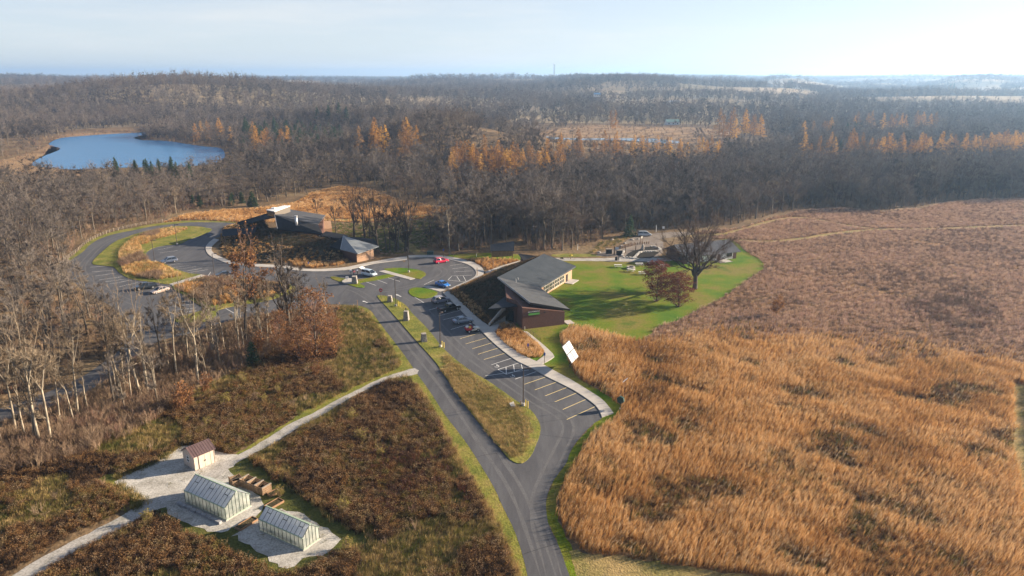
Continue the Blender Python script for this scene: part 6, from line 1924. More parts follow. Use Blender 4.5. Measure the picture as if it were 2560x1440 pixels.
# the nearest trees of the woods are single trees, the wood behind them is one mass
FX, FY, FW, FS = [], [], [], []
def pick(n):
    return RNG.choice(7, n, p=[.2, .19, .18, .16, .15, .06, .06])
near = []
for nm, poly, s, lab, grp in (('left', LEFTW, 6.0, 'bare grey-brown tree in the wood left of the drive loop', 'trees in the wood left of the drive loop'), ('low', LOWW, 6.2, 'bare tree in the thicket below the lower lot', 'trees in the thicket below the lower lot'), ('right', RIGHTW, 5.0, 'bare grey tree in the wood behind the lawn and prairie', 'trees in the wood behind the lawn')):
    x, y = wood_pts(poly, s)
    d = np.hypot(x, y)
    for i in np.argsort(d):
        near.append((d[i], x[i], y[i], nm, lab, grp))
quota = {'left': 120, 'low': 45, 'right': 85}
near.sort(key=lambda a: a[0])
WN = WOOD[:5]
for d, x, y, nm, lab, grp in near:
    u, v = to_px(x, y, 8)
    if quota[nm] > 0 and -80 < u < 2640:
        quota[nm] -= 1
        if nm == 'low':
            k, s = TR.choice(['pale2', 'dark2', 'wood3', 'pale2']), TR.uniform(.5, .85)
        else:
            k, s = TR.choice(WN), TR.uniform(.45, .75) if nm == 'left' else TR.uniform(.72, .95)
        u0, v0 = to_px(x, y, 0)
        if nm == 'left':
            lab = 'bare tree in the wood left of the lower lot' if v0 > 760 else 'bare tree in the wood just outside the loop fence' if v0 > 600 and u0 > 60 else 'bare tree in the wood at the left picture edge' if u0 < 250 else 'bare tree in the wood between the drive loop and the lake'
        elif nm == 'right':
            lab = 'bare tree in the wood above the round lot' if u0 < 1300 else 'bare grey tree in the wood behind the education building' if u0 < 1500 else 'bare grey tree in the wood behind the long low house' if u0 < 1900 else 'bare grey tree in the wood beyond the prairie'
        elif u0 < 330:
            lab = 'bare tree below the grey lane at the left'
        tree_thing(k, (x, y, 0), s, TR.uniform(0, 6.28), 'woodland_tree', lab, grp, wide=1.35 if nm != 'low' else 1.1)
    else:
        FX.append(x); FY.append(y); FW.append(int(pick(1)[0])); FS.append(TR.uniform(.5, .75) * (1.15 if nm == 'right' else .9))

STANDS = []
# golden larches and evergreens in the wetlands: single trees where they can be told apart
def stand(px_poly, n, kinds, smin, smax, name, label, group, hpx=None):
    poly = poly_w(px_poly)
    if name == 'larch':
        STANDS.append(poly)
    xs, ys = [p[0] for p in poly], [p[1] for p in poly]
    out = 0
    tries = 0
    while out < n and tries < n * 40:
        tries += 1
        x, y = TR.uniform(min(xs), max(xs)), TR.uniform(min(ys), max(ys))
        if inside(poly, np.array([x]), np.array([y]))[0] and not inside(LAKE, np.array([x]), np.array([y]))[0]:
            z = float(ground_z(np.array([x]), np.array([y]))[0])
            if hpx:
                smin, smax = [q * hpx * math.hypot(x, y) / FPX / 15 for q in (.8, 1.1)]
            tree_thing(TR.choice(kinds), (x, y, z - .1), TR.uniform(smin, smax), TR.uniform(0, 6.28), name, label, group)
            out += 1
LG = ['larch0', 'larch1']
stand([(612, 374), (660, 368), (730, 376), (735, 388), (640, 392)], 16, LG, 1.06, 1.40, 'larch', 'golden larch in the clump right of the lake', 'larches right of the lake')
stand([(478, 350), (580, 352), (580, 362), (490, 360)], 7, LG, 1.01, 1.34, 'larch', 'golden larch on the point in the lake', 'larches on the lake point')
stand([(885, 404), (960, 402), (1070, 412), (1070, 424), (890, 418)], 14, LG, 0.95, 1.29, 'larch', 'golden larch below the round wooded hill', 'larches below the wooded hill')
stand([(1105, 440), (1200, 428), (1300, 440), (1410, 445), (1400, 468), (1200, 468), (1110, 460)], 64, LG, 0.95, 1.34, 'larch', 'golden larch in the band in the middle of the wood', 'larches in the middle band')
stand([(1340, 400), (1500, 390), (1800, 385), (1820, 415), (1500, 425), (1360, 420)], 44, LG, 0.78, 1.18, 'larch', 'orange larch before the river', 'larches before the river')
stand([(1990, 400), (2200, 388), (2400, 392), (2590, 378), (2590, 405), (2300, 415), (2000, 412)], 90, LG, 0.95, 1.29, 'larch', 'orange larch in the long band at the right', 'larches in the right-hand band')
stand([(1790, 338), (1850, 330), (1920, 345), (1900, 358), (1800, 352)], 12, LG, 1.23, 1.68, 'larch', 'orange larch in the clump right of the river', 'larches right of the river')
stand([(1960, 345), (2080, 340), (2080, 352), (1980, 356)], 6, LG, 1.01, 1.34, 'larch', 'hazy orange larch between the wetland and the right-hand band', 'larches near the wetland')
stand([(2100, 325), (2350, 322), (2350, 330), (2110, 334)], 18, LG, 1.01, 1.34, 'larch', 'pale hazy larch at the far wetland edge', 'larches at the far wetland edge')
stand([(1505, 322), (1545, 320), (1540, 330)], 2, LG, 1.12, 1.34, 'larch', 'lone orange larch beyond the river', 'lone larches beyond the river')
stand([(285, 450), (380, 442), (490, 446), (490, 458), (300, 462)], 14, ['pine0'], .62, .85, 'pine', 'dark green pine on the near lake shore', 'pines on the near lake shore')
stand([(770, 330), (880, 326), (880, 335), (780, 338)], 4, ['pine0'], 1.2, 1.5, 'pine', 'dark pine standing above the wood beyond the larches', 'pines beyond the larches')
stand([(610, 350), (690, 345), (690, 355), (620, 358)], 6, ['pine0'], 1.1, 1.3, 'pine', 'dark pine behind the lakeside larches', 'pines behind the lakeside larches')
stand([(470, 515), (560, 505), (650, 510), (640, 520), (480, 525)], 8, ['pine1'], .7, 1.1, 'cedar', 'dark cedar at the edge of the dry field', 'cedars at the dry field edge')
stand([(2000, 392), (2300, 390), (2560, 385), (2560, 400), (2000, 408)], 10, ['pine0'], .6, .85, 'pine', 'dark pine among the right-hand larches', 'pines among the right-hand larches')
stand([(2060, 342), (2160, 336), (2160, 344), (2070, 350)], 8, ['pine0'], .7, .9, 'pine', 'hazy dark pine before the far larches', 'pines before the far larches')
stand([(1965, 236), (1980, 234), (1980, 238)], 3, ['pine0'], 2.2, 2.6, 'pine', 'tall dark fir beside the far white farmhouse', 'firs by the far farmhouse', 24)
stand([(2350, 232), (2385, 230), (2385, 234)], 4, ['pine0'], 2.0, 2.6, 'pine', 'dark fir on the far right-hand fields', 'firs on the far fields', 18)
stand([(1540, 600), (1600, 590), (1610, 582), (1560, 582)], 1, ['pine1'], 1.0, 1.3, 'cedar', 'dark spruce at the wood edge beyond the court', 'spruces beyond the court')

# middle wood out to about 900 m, then the far wood
def open_ground(x, y):
    k = free(x, y)
    for f in FORB + [LEFTW, LOWW, RIGHTW]:
        k &= ~inside(f, x, y)
    return k
NEARZONE = poly_w([(-500, 470), (300, 468), (540, 498), (600, 513), (700, 505), (780, 480), (850, 462), (930, 470), (1010, 500), (1100, 517), (1200, 522), (1300, 470), (2700, 440), (3400, 1800), (-1200, 1800)])
x, y = jgrid(-900, 900, 250, 950, 6.2)
k = (np.abs(x) < y * .95 + 10) & ~inside(NEARZONE, x, y) & open_ground(x, y)
x, y = x[k], y[k]
u, v = to_px(x, y, np.zeros(len(x)))
# thinner scrub near the shores and in the flats
shore = inside(poly_w([(-60, 345), (130, 345), (210, 326), (440, 320), (470, 340), (600, 375), (580, 420), (200, 445), (-60, 470)]), x, y)
front = inside(poly_w([(120, 428), (300, 420), (620, 402), (680, 440), (600, 500), (300, 470), (100, 475)]), x, y)
flats = inside(poly_w([(1180, 420), (1230, 340), (1290, 300), (1500, 285), (1900, 290), (1980, 330), (1800, 370), (1500, 380), (1350, 375), (1240, 420)]), x, y)
low = inside(poly_w([(1340, 362), (1500, 360), (1720, 362), (1840, 345), (1980, 345), (1980, 372), (1800, 392), (1500, 396), (1340, 392)]), x, y)
instand = np.zeros(len(x), bool)
for st in STANDS:
    instand |= inside(st, x, y)
point = inside(poly_w([(345, 343), (380, 352), (470, 358), (560, 370), (640, 350), (560, 325), (440, 322), (390, 334)]), x, y) & ~inside(LAKE, x, y)
shore &= ~point
keep = (RNG.random(len(x)) < np.where(instand, .12, np.where(low, .45, 1.0))) & np.where(shore, RNG.random(len(x)) < .12, np.where(flats, RNG.random(len(x)) < .25, RNG.random(len(x)) < .97))
x, y, u, v, low, front = x[keep], y[keep], u[keep], v[keep], low[keep], front[keep]
w = pick(len(x))
pn = inside(poly_w([(590, 385), (620, 345), (700, 330), (860, 345), (880, 380), (760, 395)]), x, y) & (RNG.random(len(x)) < .35)
w[pn] = 9
FX += x.tolist(); FY += y.tolist(); FW += w.tolist(); FS += (RNG.uniform(.45, .8, len(x)) * np.where(low, .55, np.where(front, .62, 1.0)) * np.where(pn, 1.2, 1)).tolist()
x, y = jgrid(-2500, 2500, 930, 2700, 12.5)
k = (np.abs(x) < y * .92)
x, y = x[k], y[k]
k = free(x, y)
# broad openings of farmland on the right-hand rise
sl = (ground_z(x * 1.012, y * 1.012) - ground_z(x * .988, y * .988)) / (.024 * np.hypot(x, y))
op = (waves(x, y, 31, 800) > .12) | ((sl > .018) & (waves(x, y, 32, 420) > -.1))
rt = x > y * .12
k &= ~(op & rt & (y > 1150) & (RNG.random(len(x)) < .93))
k &= ~((sl > .022) & (waves(x, y, 33, 450) > .36) & (RNG.random(len(x)) < .93))
x, y = x[k], y[k]
FX += x.tolist(); FY += y.tolist(); FW += pick(len(x)).tolist(); FS += RNG.uniform(.75, 1.1, len(x)).tolist()
x, y = jgrid(-7400, 7400, 2650, 8200, 40)
k = np.abs(x) < y * .9
k &= ~((waves(x, y, 35, 1500) > .25) & (x > y * .1) & (RNG.random(len(x)) < .7))
x, y = x[k], y[k]
FX += x.tolist(); FY += y.tolist(); FW += pick(len(x)).tolist(); FS += (RNG.uniform(.9, 1.15, len(x)) * 1.1).tolist()
FBIG = np.hypot(np.array(FX), np.array(FY)) > 2640

FXa, FYa = np.array(FX), np.array(FY)
FZa = ground_z(FXa, FYa) - .2
n = len(FXa)
sz = np.array(FS)
size = np.stack([sz * np.where(FBIG, 3.2, RNG.uniform(1.25, 1.6, n)), sz * np.where(FBIG, 3.2, RNG.uniform(1.25, 1.6, n)), sz], 1)
turn = np.stack([RNG.normal(0, .03, n), RNG.normal(0, .03, n), RNG.uniform(0, 6.28, n)], 1)
scatter('woods', FXa, FYa, FZa, np.array(FW), size, turn, [J[k_] for k_ in FKEYS], 'bare grey-brown woods stretching to the horizon')


# ------------------------------------------------------------------ grasses, forbs and brush
def grass_tuft(n, h, rad, w, lean, seeds=True, mi_head=1, out=.16):
    mb = MB()
    for _ in range(n):
        a, r = TR.uniform(0, 6.28), rad * math.sqrt(TR.random())
        p = Vector((math.cos(a) * r, math.sin(a) * r, -.05))
        d = Vector((TR.gauss(lean, .14) + math.cos(a) * out, TR.gauss(0, .14) + math.sin(a) * out, 1)).normalized()
        L = h * TR.uniform(.6, 1.1)
        s = Vector((math.cos(a + 1.57), math.sin(a + 1.57), 0)) * w * TR.uniform(.7, 1.3)
        m = p + d * L * .6
        q = m + (d + Vector((lean * 1.4 + TR.gauss(0, .1), TR.gauss(0, .12), -.12))).normalized() * L * .4
        mb.add([p - s, p + s, m + s * .7, m - s * .7], [(0, 1, 2, 3)], 0)
        mb.add([m - s * .9, m + s * .9, q], [(0, 1, 2)], mi_head if seeds else 0)
    return mb

def forb_clump(n, h, rad, hd=.036):
    mb = MB()
    for _ in range(n):
        a, r = TR.uniform(0, 6.28), rad * math.sqrt(TR.random())
        p = Vector((math.cos(a) * r, math.sin(a) * r, -.05))
        d = Vector((TR.gauss(.05, .12), TR.gauss(0, .12), 1)).normalized()
        L = h * TR.uniform(.55, 1.1)
        s = Vector((math.cos(a), math.sin(a), 0)) * .014
        q = p + d * L
        mb.add([p - s, p + s, q + s * .6, q - s * .6], [(0, 1, 2, 3)], 0)
        for k in range(5):
            c = p.lerp(q, TR.uniform(.25, .85))
            o = Vector((TR.gauss(0, .06), TR.gauss(0, .06), TR.gauss(.03, .03)))
            b = Vector((TR.gauss(0, .03), TR.gauss(0, .03), TR.gauss(0, .03)))
            mb.add([c, c + o + b, c + o * 1.5 - b * .3], [(0, 1, 2)], 0)
        for k in range(4):
            c = q + Vector((TR.gauss(0, .06), TR.gauss(0, .06), TR.gauss(0, .05)))
            u, v = Vector((TR.gauss(0, 1), TR.gauss(0, 1), TR.gauss(0, .5))).normalized() * hd, Vector((TR.gauss(0, 1), TR.gauss(0, 1), TR.gauss(0, .8))).normalized() * hd
            mb.add([c - u, c + v, c + u, c - v], [(0, 1, 2, 3)], 1)
    return mb

def shrub(n, h, w, leafn=0, leafs=.14, tw=.012):
    t = Tree()
    tips = []
    for k in range(n):
        az = TR.uniform(0, 6.28)
        sp = TR.uniform(.1, 1) * w / h * .9
        d = Vector((math.cos(az) * sp, math.sin(az) * sp, 1)).normalized()
        L = h * TR.uniform(.55, 1)
        p = Vector((TR.gauss(0, w * .12), TR.gauss(0, w * .12), -.1))
        m = p + d * L * .5
        e = m + tilt(d, .25) * L * .5
        t.crown.tube([p, m, e], [.025, .018, .006], 3, cap=False)
        for j in range(9):
            q = p.lerp(m, TR.random()) if TR.random() < .35 else m.lerp(e, TR.random())
            dd = (tilt(d, TR.uniform(.25, .8)) + Vector((0, 0, .2))).normalized()
            l2 = L * TR.uniform(.18, .4)
            t.twig(q, dd, l2, tw)
            tips.append(q + dd * l2 * TR.random())
    for _ in range(leafn):
        t.leaf(TR.choice(tips) + Vector((TR.gauss(0, .1), TR.gauss(0, .1), TR.gauss(0, .1))), leafs * TR.uniform(.6, 1.3))
    return t

gm = dict(src='inst', rough=.9, spec=.12, two=.22)
M['prairie_a'] = mat('russet_grass_stems', [(0.11, 0.052, 0.022), (0.31, 0.145, 0.045), (0.46, 0.235, 0.075), (0.54, 0.33, 0.135), (0.27, 0.125, 0.042)], scale=.055, detail=4, rnd=.26, lo=.25, hi=.78, **gm)
M['prairie_b'] = mat('russet_grass_heads', [(0.20, 0.105, 0.045), (0.52, 0.29, 0.105), (0.72, 0.45, 0.19), (0.78, 0.57, 0.33), (0.46, 0.245, 0.09)], scale=.055, detail=4, rnd=.26, lo=.25, hi=.78, **gm)
M['far_a'] = mat('dun_grass_stems', [(0.12, 0.076, 0.058), (0.27, 0.175, 0.12), (0.40, 0.265, 0.175), (0.29, 0.185, 0.14)], scale=.028, detail=7, rnd=.36, lo=.33, hi=.68, **gm)
M['far_b'] = mat('dun_grass_heads', [(0.20, 0.13, 0.10), (0.42, 0.28, 0.195), (0.60, 0.435, 0.31), (0.45, 0.30, 0.235)], scale=.028, detail=7, rnd=.36, lo=.33, hi=.68, **gm)
M['straw_a'] = mat('straw_grass', [(0.22, 0.17, 0.06), (0.36, 0.26, 0.11), (0.46, 0.33, 0.15)], scale=.15, rnd=.4, **gm)
M['plume'] = mat('pale_plumes', [(0.50, 0.36, 0.20), (0.66, 0.50, 0.31), (0.74, 0.60, 0.42)], scale=.15, rnd=.4, **gm)
M['green_a'] = mat('rank_grass', [(0.07, 0.085, 0.022), (0.14, 0.14, 0.035), (0.24, 0.19, 0.06)], scale=.12, rnd=.4, **gm)
M['forb_a'] = mat('forb_stems', [(0.014, 0.010, 0.008), (0.035, 0.021, 0.014), (0.105, 0.048, 0.018), (0.06, 0.056, 0.014), (0.075, 0.03, 0.018)], scale=.06, detail=3, rnd=.2, lo=.28, hi=.72, **gm)
M['forb_b'] = mat('forb_seed_heads', [(0.04, 0.028, 0.02), (0.13, 0.075, 0.042), (0.28, 0.15, 0.055), (0.32, 0.23, 0.14), (0.22, 0.17, 0.045), (0.20, 0.08, 0.035)], scale=.06, detail=3, rnd=.28, lo=.28, hi=.72, **gm)
M['brush'] = mat('brush_twigs', [(0.13, 0.085, 0.055), (0.22, 0.15, 0.10), (0.28, 0.20, 0.13), (0.20, 0.115, 0.08)], scale=.06, src='inst', rnd=.4, rough=.95, spec=.1)
M['maroon_twig'] = mat('maroon_twigs', [(0.05, 0.02, 0.016), (0.10, 0.038, 0.026), (0.075, 0.04, 0.028)], scale=.1, src='inst', rnd=.4, rough=.95, spec=.1)
M['bank_a'] = mat('bank_plants', [(0.03, 0.035, 0.015), (0.07, 0.05, 0.028), (0.13, 0.08, 0.045)], scale=.12, rnd=.5, **gm)
M['olive'] = mat('olive_leaves', [(0.15, 0.14, 0.03), (0.24, 0.20, 0.045), (0.30, 0.22, 0.07)], scale=.8, rough=.85, two=.35, fine=.25, fscale=2)

TUFTS = [grass_tuft(10, 1.0, .07, .014, .26, out=.05).mesh('prairie_tuft', [M['prairie_a'], M['prairie_b']]) for _ in range(4)]
BTUFTS = [grass_tuft(36, 1.0, .3, .016, .12, out=.16).mesh('bed_tuft', [M['prairie_a'], M['prairie_b']]) for _ in range(3)]
FTUFTS = [grass_tuft(26, 1.0, .42, .028, .14).mesh('dun_tuft', [M['far_a'], M['far_b']]) for _ in range(4)]
STRAW = [grass_tuft(36, 1.0, .45, .016, .10, False).mesh('straw_tuft', [M['straw_a']]) for _ in range(3)]
GREEN = [grass_tuft(34, 1.0, .5, .02, .10, False).mesh('rank_tuft', [M['green_a']]) for _ in range(3)]
FORBS = [forb_clump(24, 1.0, .40).mesh('forb_clump', [M['forb_a'], M['forb_b']]) for _ in range(5)]
BANKP = [grass_tuft(30, 1.0, .5, .022, .06, False).mesh('bank_tuft', [M['bank_a']]) for _ in range(3)]
BRUSH = [shrub(16, 2.4, 1.5).crown.mesh('brush', [M['brush']]) for _ in range(4)]

def put(name, x, y, meshes, hmin, hmax, label, z=None, wide=1.0, tiltx=.06, zones=None):
    n = len(x)
    h = RNG.uniform(hmin, hmax, n) if zones is None else zones
    w = RNG.uniform(.85, 1.25, n) * wide
    size = np.stack([w, w, h], 1)
    turn = np.stack([RNG.normal(0, tiltx, n), RNG.normal(0, tiltx, n), RNG.uniform(-.7, .7, n)], 1)
    return scatter(name, x, y, np.zeros(n) if z is None else z, RNG.integers(0, len(meshes), n), size, turn, meshes, label)

def in_poly(poly, s, ex=True):
    xs, ys = [p[0] for p in poly], [p[1] for p in poly]
    x, y = jgrid(min(xs), max(xs), min(ys), max(ys), s)
    k = inside(poly, x, y)
    if ex:
        k &= free(x, y)
    k &= np.abs(x) < y * .78 + 14
    return x[k], y[k]

sheet('prairie_ground', None, 0.006, M['thatch'], smooth=0, world=PRAIRIE, excl=False)
# prairie: tall russet grass near, shorter dun grass beyond
x, y = in_poly(PRAIRIE, .34)
u, v = to_px(x, y, np.zeros(len(x)))
edge = np.interp(u, [1400, 1600, 1750, 2000, 2300, 2560], [800, 840, 850, 868, 890, 910]) + 42 * waves(x, y, 41, 34) + RNG.normal(0, 20, len(x))
nr = (v > edge) & (v < 1600)
xn, yn = x[nr], y[nr]
bare = waves(xn, yn, 43, 16) + .6 * waves(xn, yn, 44, 6)
k = (bare < .36) | (RNG.random(len(xn)) < .22)
xn, yn, bare = xn[k], yn[k], bare[k]
xn = xn + RNG.normal(0, .3, len(xn))
put('prairie_grass', xn, yn, TUFTS, 1, 1, 'tall russet-orange prairie grass on the right', zones=np.clip(1.6 - .55 * bare + .42 * waves(xn, yn, 48, 4.0) + RNG.normal(0, .13, len(xn)), .5, 2.4), wide=1.0)
x, y = in_poly(PRAIRIE, .98)
u, v = to_px(x, y, np.zeros(len(x)))
edge = np.interp(u, [1400, 1600, 1750, 2000, 2300, 2560], [800, 840, 850, 868, 890, 910])
fr = v <= edge + 20 + RNG.normal(0, 20, len(x))
x, y = x[fr], y[fr]
bw = waves(x, y, 45, 22) + .5 * waves(x, y, 46, 8)
k = (bw < .7) | (RNG.random(len(x)) < .4)
x, y, bw = x[k], y[k], bw[k]
put('far_prairie_grass', x, y, FTUFTS, 1, 1, 'shorter dun prairie grass on the slope beyond', zones=np.clip(.85 - .35 * bw + .4 * waves(x, y, 49, 5) + RNG.normal(0, .22, len(x)), .2, 1.8), wide=1.05)
PALE = [grass_tuft(9, 1.0, .06, .013, .28, out=.05).mesh('pale_tuft', [M['straw_a'], M['plume']]) for _ in range(3)]
x, y = in_poly(PRAIRIE, .8)
u, v = to_px(x, y, np.zeros(len(x)))
pl = waves(x, y, 55, 20) + .6 * waves(x, y, 56, 7)
k = (v > np.interp(u, [1400, 1750, 2560], [800, 850, 905]) + RNG.normal(0, 20, len(x))) & ((pl > .02) | (RNG.random(len(x)) < .22))
put('prairie_plumes', x[k], y[k], PALE, 1.1, 1.9, 'pale golden plumes standing above the russet prairie grass')
x, y = in_poly(PRAIRIE, .95)
u, v = to_px(x, y, np.zeros(len(x)))
bb = waves(x, y, 43, 16) + .6 * waves(x, y, 44, 6)
dk = waves(x, y, 50, 26) + .5 * waves(x, y, 54, 9)
k = (v > np.interp(u, [1400, 1750, 2560], [815, 865, 925])) & ((bb > .3) | (dk > .38) | (inside(poly_w([(2050, 1150), (2250, 1120), (2450, 1180), (2540, 1320), (2480, 1450), (2150, 1450), (2080, 1300)]), x, y) & (RNG.random(len(x)) < .5) & (waves(x, y, 59, 12) > -.2)))
put('prairie_forbs', x[k], y[k], FORBS[:3] + GREEN[:1], .6, 1.3, 'dark seeded plants in the gaps of the tall prairie grass')
# green forbs and dark thickets inside the prairie
x, y = in_poly(poly_w([(1740, 800), (1830, 790), (2000, 830), (2200, 850), (2400, 855), (2420, 885), (2200, 880), (1990, 862), (1800, 850), (1760, 870), (1700, 830)]), 1.6)
k = waves(x, y, 47, 12) > .05
put('prairie_green_patches', x[k], y[k], GREEN, .4, .8, 'green rank grass showing between the prairie grasses', wide=1.3)
x, y = in_poly(PRAIRIE, 2.4)
u, v = to_px(x, y, np.zeros(len(x)))
k = (v < np.interp(u, [1400, 1750, 2560], [800, 850, 905])) & (waves(x, y, 57, 30) + .7 * waves(x, y, 58, 9) > .3) & (RNG.random(len(x)) < .6)
put('slope_shrubs', x[k], y[k], BRUSH, .2, .5, 'low dark shrubs scattered over the far prairie slope', wide=.7)
x, y = in_poly(poly_w([(2270, 760), (2330, 730), (2420, 720), (2500, 770), (2510, 810), (2450, 825), (2330, 815), (2280, 795)]), 1.1)
k = (waves(x, y, 71, 11) + .6 * waves(x, y, 72, 4)) > -.12
x, y = x[k], y[k]
put('prairie_thicket', x, y, BRUSH, .35, .75, 'reddish brown thicket in the prairie', wide=.8)

# meadow on the left
MEADOW = poly_w([(-400, 1190), (120, 1118), (250, 1063), (380, 1018), (480, 983), (600, 928), (700, 878), (790, 850), (840, 800), (850, 768), (888, 766), (930, 803), (955, 840), (985, 885), (997, 915), (1050, 950), (1119, 1100), (1205, 1252), (1292, 1440), (1320, 1560), (700, 1600), (-500, 1600)])
x, y = in_poly(MEADOW, .58)
g = waves(x, y, 51, 20) + .6 * waves(x, y, 52, 7)
u, v = to_px(x, y, np.zeros(len(x)))
pc = catmull(poly_w([(1036, 928), (955, 946), (880, 987), (805, 1030), (735, 1065), (680, 1100), (610, 1140), (560, 1170), (430, 1245), (340, 1283), (255, 1325), (160, 1372), (60, 1438), (-30, 1500)]), False, 6)
dm = np.full(len(x), 1e9)
for p in pc:
    dm = np.minimum(dm, (x - p.x) ** 2 + (y - p.y - .5) ** 2)
dm = np.sqrt(dm)
k = dm > 1.75
x, y, g, u, v, dm = x[k], y[k], g[k], u[k], v[k], dm[k]
fh = np.clip(.95 + .55 * waves(x, y, 53, 9) + RNG.normal(0, .16, len(x)), .4, 1.8) * np.clip((dm - .9) / 2.5, .3, 1)
east = (u > 840) & (v < 960)
isg = (g > .24) | (east & (g > -.35))
put('meadow_forbs', x[~isg], y[~isg], FORBS, 1, 1, 'dark brown seeded meadow plants on the left', zones=fh[~isg])
put('meadow_grass', x[isg], y[isg], GREEN + STRAW, .5, .95, 'rank green and straw grass patches in the meadow')
def along(px, w, s, name, meshes, h0, h1, label):
    c = catmull(poly_w(px), False, 5)
    c = resample(c, int(length(c) / s))
    x = np.array([p.x for p in c for _ in range(3)]) + RNG.normal(0, w, len(c) * 3)
    y = np.array([p.y for p in c for _ in range(3)]) + RNG.normal(0, w, len(c) * 3)
    put(name, x, y, meshes, h0, h1, label)
along([(1036, 962), (1073, 1025), (1115, 1100), (1156, 1176), (1201, 1252), (1246, 1330), (1288, 1440), (1310, 1500)], .28, .35, 'verge_grass', STRAW, .5, .9, 'straw-coloured grass edging the roadside verge')
along([(900, 776), (926, 803), (950, 840), (978, 885), (992, 912), (955, 934), (880, 966), (830, 990), (770, 1020)], .35, .4, 'verge_grass', STRAW + GREEN, .5, 1.0, 'straw-coloured grass at the upper meadow corner')
along([(1110, 925), (1140, 968), (1180, 1022), (1220, 1072), (1258, 1117), (1285, 1140)], .25, .35, 'island_grass', STRAW, .4, .7, 'long grass edge on the island')
along([(300, 1196), (350, 1168), (395, 1150), (440, 1118)], .45, .4, 'yard_grass', STRAW + GREEN, .4, .9, 'ochre grass round the gravel yard')
along([(286, 1215), (315, 1232), (352, 1260), (330, 1275)], .5, .4, 'yard_grass', STRAW + GREEN, .4, .9, 'ochre grass at the left corner of the gravel yard')
along([(640, 1150), (700, 1190), (770, 1238), (840, 1288), (900, 1330)], .5, .4, 'yard_grass', STRAW + FORBS, .6, 1.2, 'ochre plants along the greenhouse lawn')
x, y = in_poly(poly_w([(300, 1200), (400, 1150), (455, 1116), (560, 1160), (660, 1262), (548, 1333), (425, 1285), (357, 1256)]), 1.4, False)
k = waves(x, y, 81, 5) > .1
put('yard_weeds', x[k], y[k], GREEN + BANKP, .1, .25, 'low weeds in the gravel yard', wide=.7)
x, y = in_poly(poly_w([(585, 1335), (650, 1298), (705, 1272), (790, 1308), (848, 1350), (760, 1400), (715, 1422), (625, 1365)]), 1.3, False)
k = waves(x, y, 82, 4) > .15
put('yard_weeds', x[k], y[k], GREEN + BANKP, .1, .25, 'low weeds on the greenhouse gravel', wide=.7)
MAROONB = [shrub(18, 1.5, 1.2).crown.mesh('maroon_brush', [M['maroon_twig']]) for _ in range(3)]
x, y = in_poly(poly_w([(880, 1150), (960, 1120), (1080, 1130), (1150, 1200), (1180, 1270), (1120, 1300), (980, 1290), (900, 1240)]), .8)
k = (waves(x, y, 91, 9) + .5 * waves(x, y, 92, 4)) > -.15
put('maroon_thicket', x[k], y[k], MAROONB, .5, 1.05, 'dark maroon thicket in the middle of the lower meadow')
x, y = in_poly(MEADOW, 2.6)
k = (waves(x, y, 93, 14) > .12) & (RNG.random(len(x)) < .6)
put('meadow_shrubs', x[k], y[k], BRUSH + MAROONB, .35, .8, 'scattered low shrubs in the meadow', wide=.8)
# olive and straw bushes standing in the meadow
SH = [shrub(26, 2.2, 1.3, 700, .12), shrub(24, 1.8, 1.4, 600, .12)]
SHM = [s.crown.mesh('bush_foliage', [M['brush'], M['olive']]) for s in SH]
STEM = [MB().tube([(0, 0, -.1), (.03, 0, .5)], [.06, .04], 6).mesh('bush_stem', M['bark']) for _ in SH]
for i, (u, v, s, lab) in enumerate(((566, 1015, 1.1, 'yellow-green bush below the pale trees'), (520, 1062, .8, 'low olive bush in the meadow above the shed'), (606, 958, .9, 'straw-olive bush at the meadow top'), (655, 1005, .9, 'pale olive bush in the middle of the upper meadow'), (696, 985, .7, 'small round olive bush right of the pale one'), (905, 1100, 1.1, 'straw bush in the dark meadow below the path'), (880, 1050, .9, 'olive bush just below the gravel path'), (950, 1140, .9, 'green-tinged bush at the right of the straw bush'),
                                    (858, 1280, .9, 'olive bush beside the greenhouse lawn'), (868, 1375, .9, 'olive bush by the right end of the greenhouse pad'), (370, 1305, .8, 'straw bush left of the larger greenhouse'), (738, 945, .7, 'green-yellow bush near the copper trees'), (700, 1240, .7, 'straw bush behind the compost bins'), (1125, 655 + 300, .0, ''))):
    if s:
        root = tag(empty('meadow_bush', G(u, v), i * 1.3), lab, 'bush', 'bushes in the meadow')
        root.scale = (s * 1.25, s * 1.25, s)
        link('foliage', SHM[i % 2], root)
        link('stem', STEM[i % 2], root)

# islands and planted beds
x, y = in_poly(poly_w([(1298, 1145), (1255, 1108), (1205, 1052), (1155, 982), (1110, 915), (1110, 885), (1150, 915), (1220, 962), (1290, 1010), (1322, 1045), (1332, 1075), (1322, 1110)]), .55, False)
put('island_grass', x, y, STRAW, .28, .55, 'dry straw grass on the long island', z=np.full(len(x), .1))
x, y = in_poly(poly_w([(1238, 832), (1252, 851), (1276, 871), (1300, 887), (1322, 895), (1352, 893), (1359, 885), (1348, 866), (1322, 844), (1298, 826), (1275, 815), (1252, 810)]), .5, False)
put('bed_grass', x, y, BTUFTS, .7, 1.15, 'russet ornamental grass in the planted bed by the sidewalk', wide=.9)
x, y = in_poly(poly_w([(1162, 651), (1200, 646), (1270, 649), (1298, 652), (1252, 664), (1222, 676), (1212, 670), (1192, 659)]), .8, False)
put('bed_grass', x, y, BTUFTS, .8, 1.2, 'russet grass bed between the ring walk and the bank')
x, y = in_poly(poly_w([(728, 664), (780, 670), (850, 663), (872, 655), (855, 648), (800, 648), (740, 650)]), .8, False)
put('bed_grass', x, y, BTUFTS, .8, 1.4, 'russet grass bed below the visitor centre')
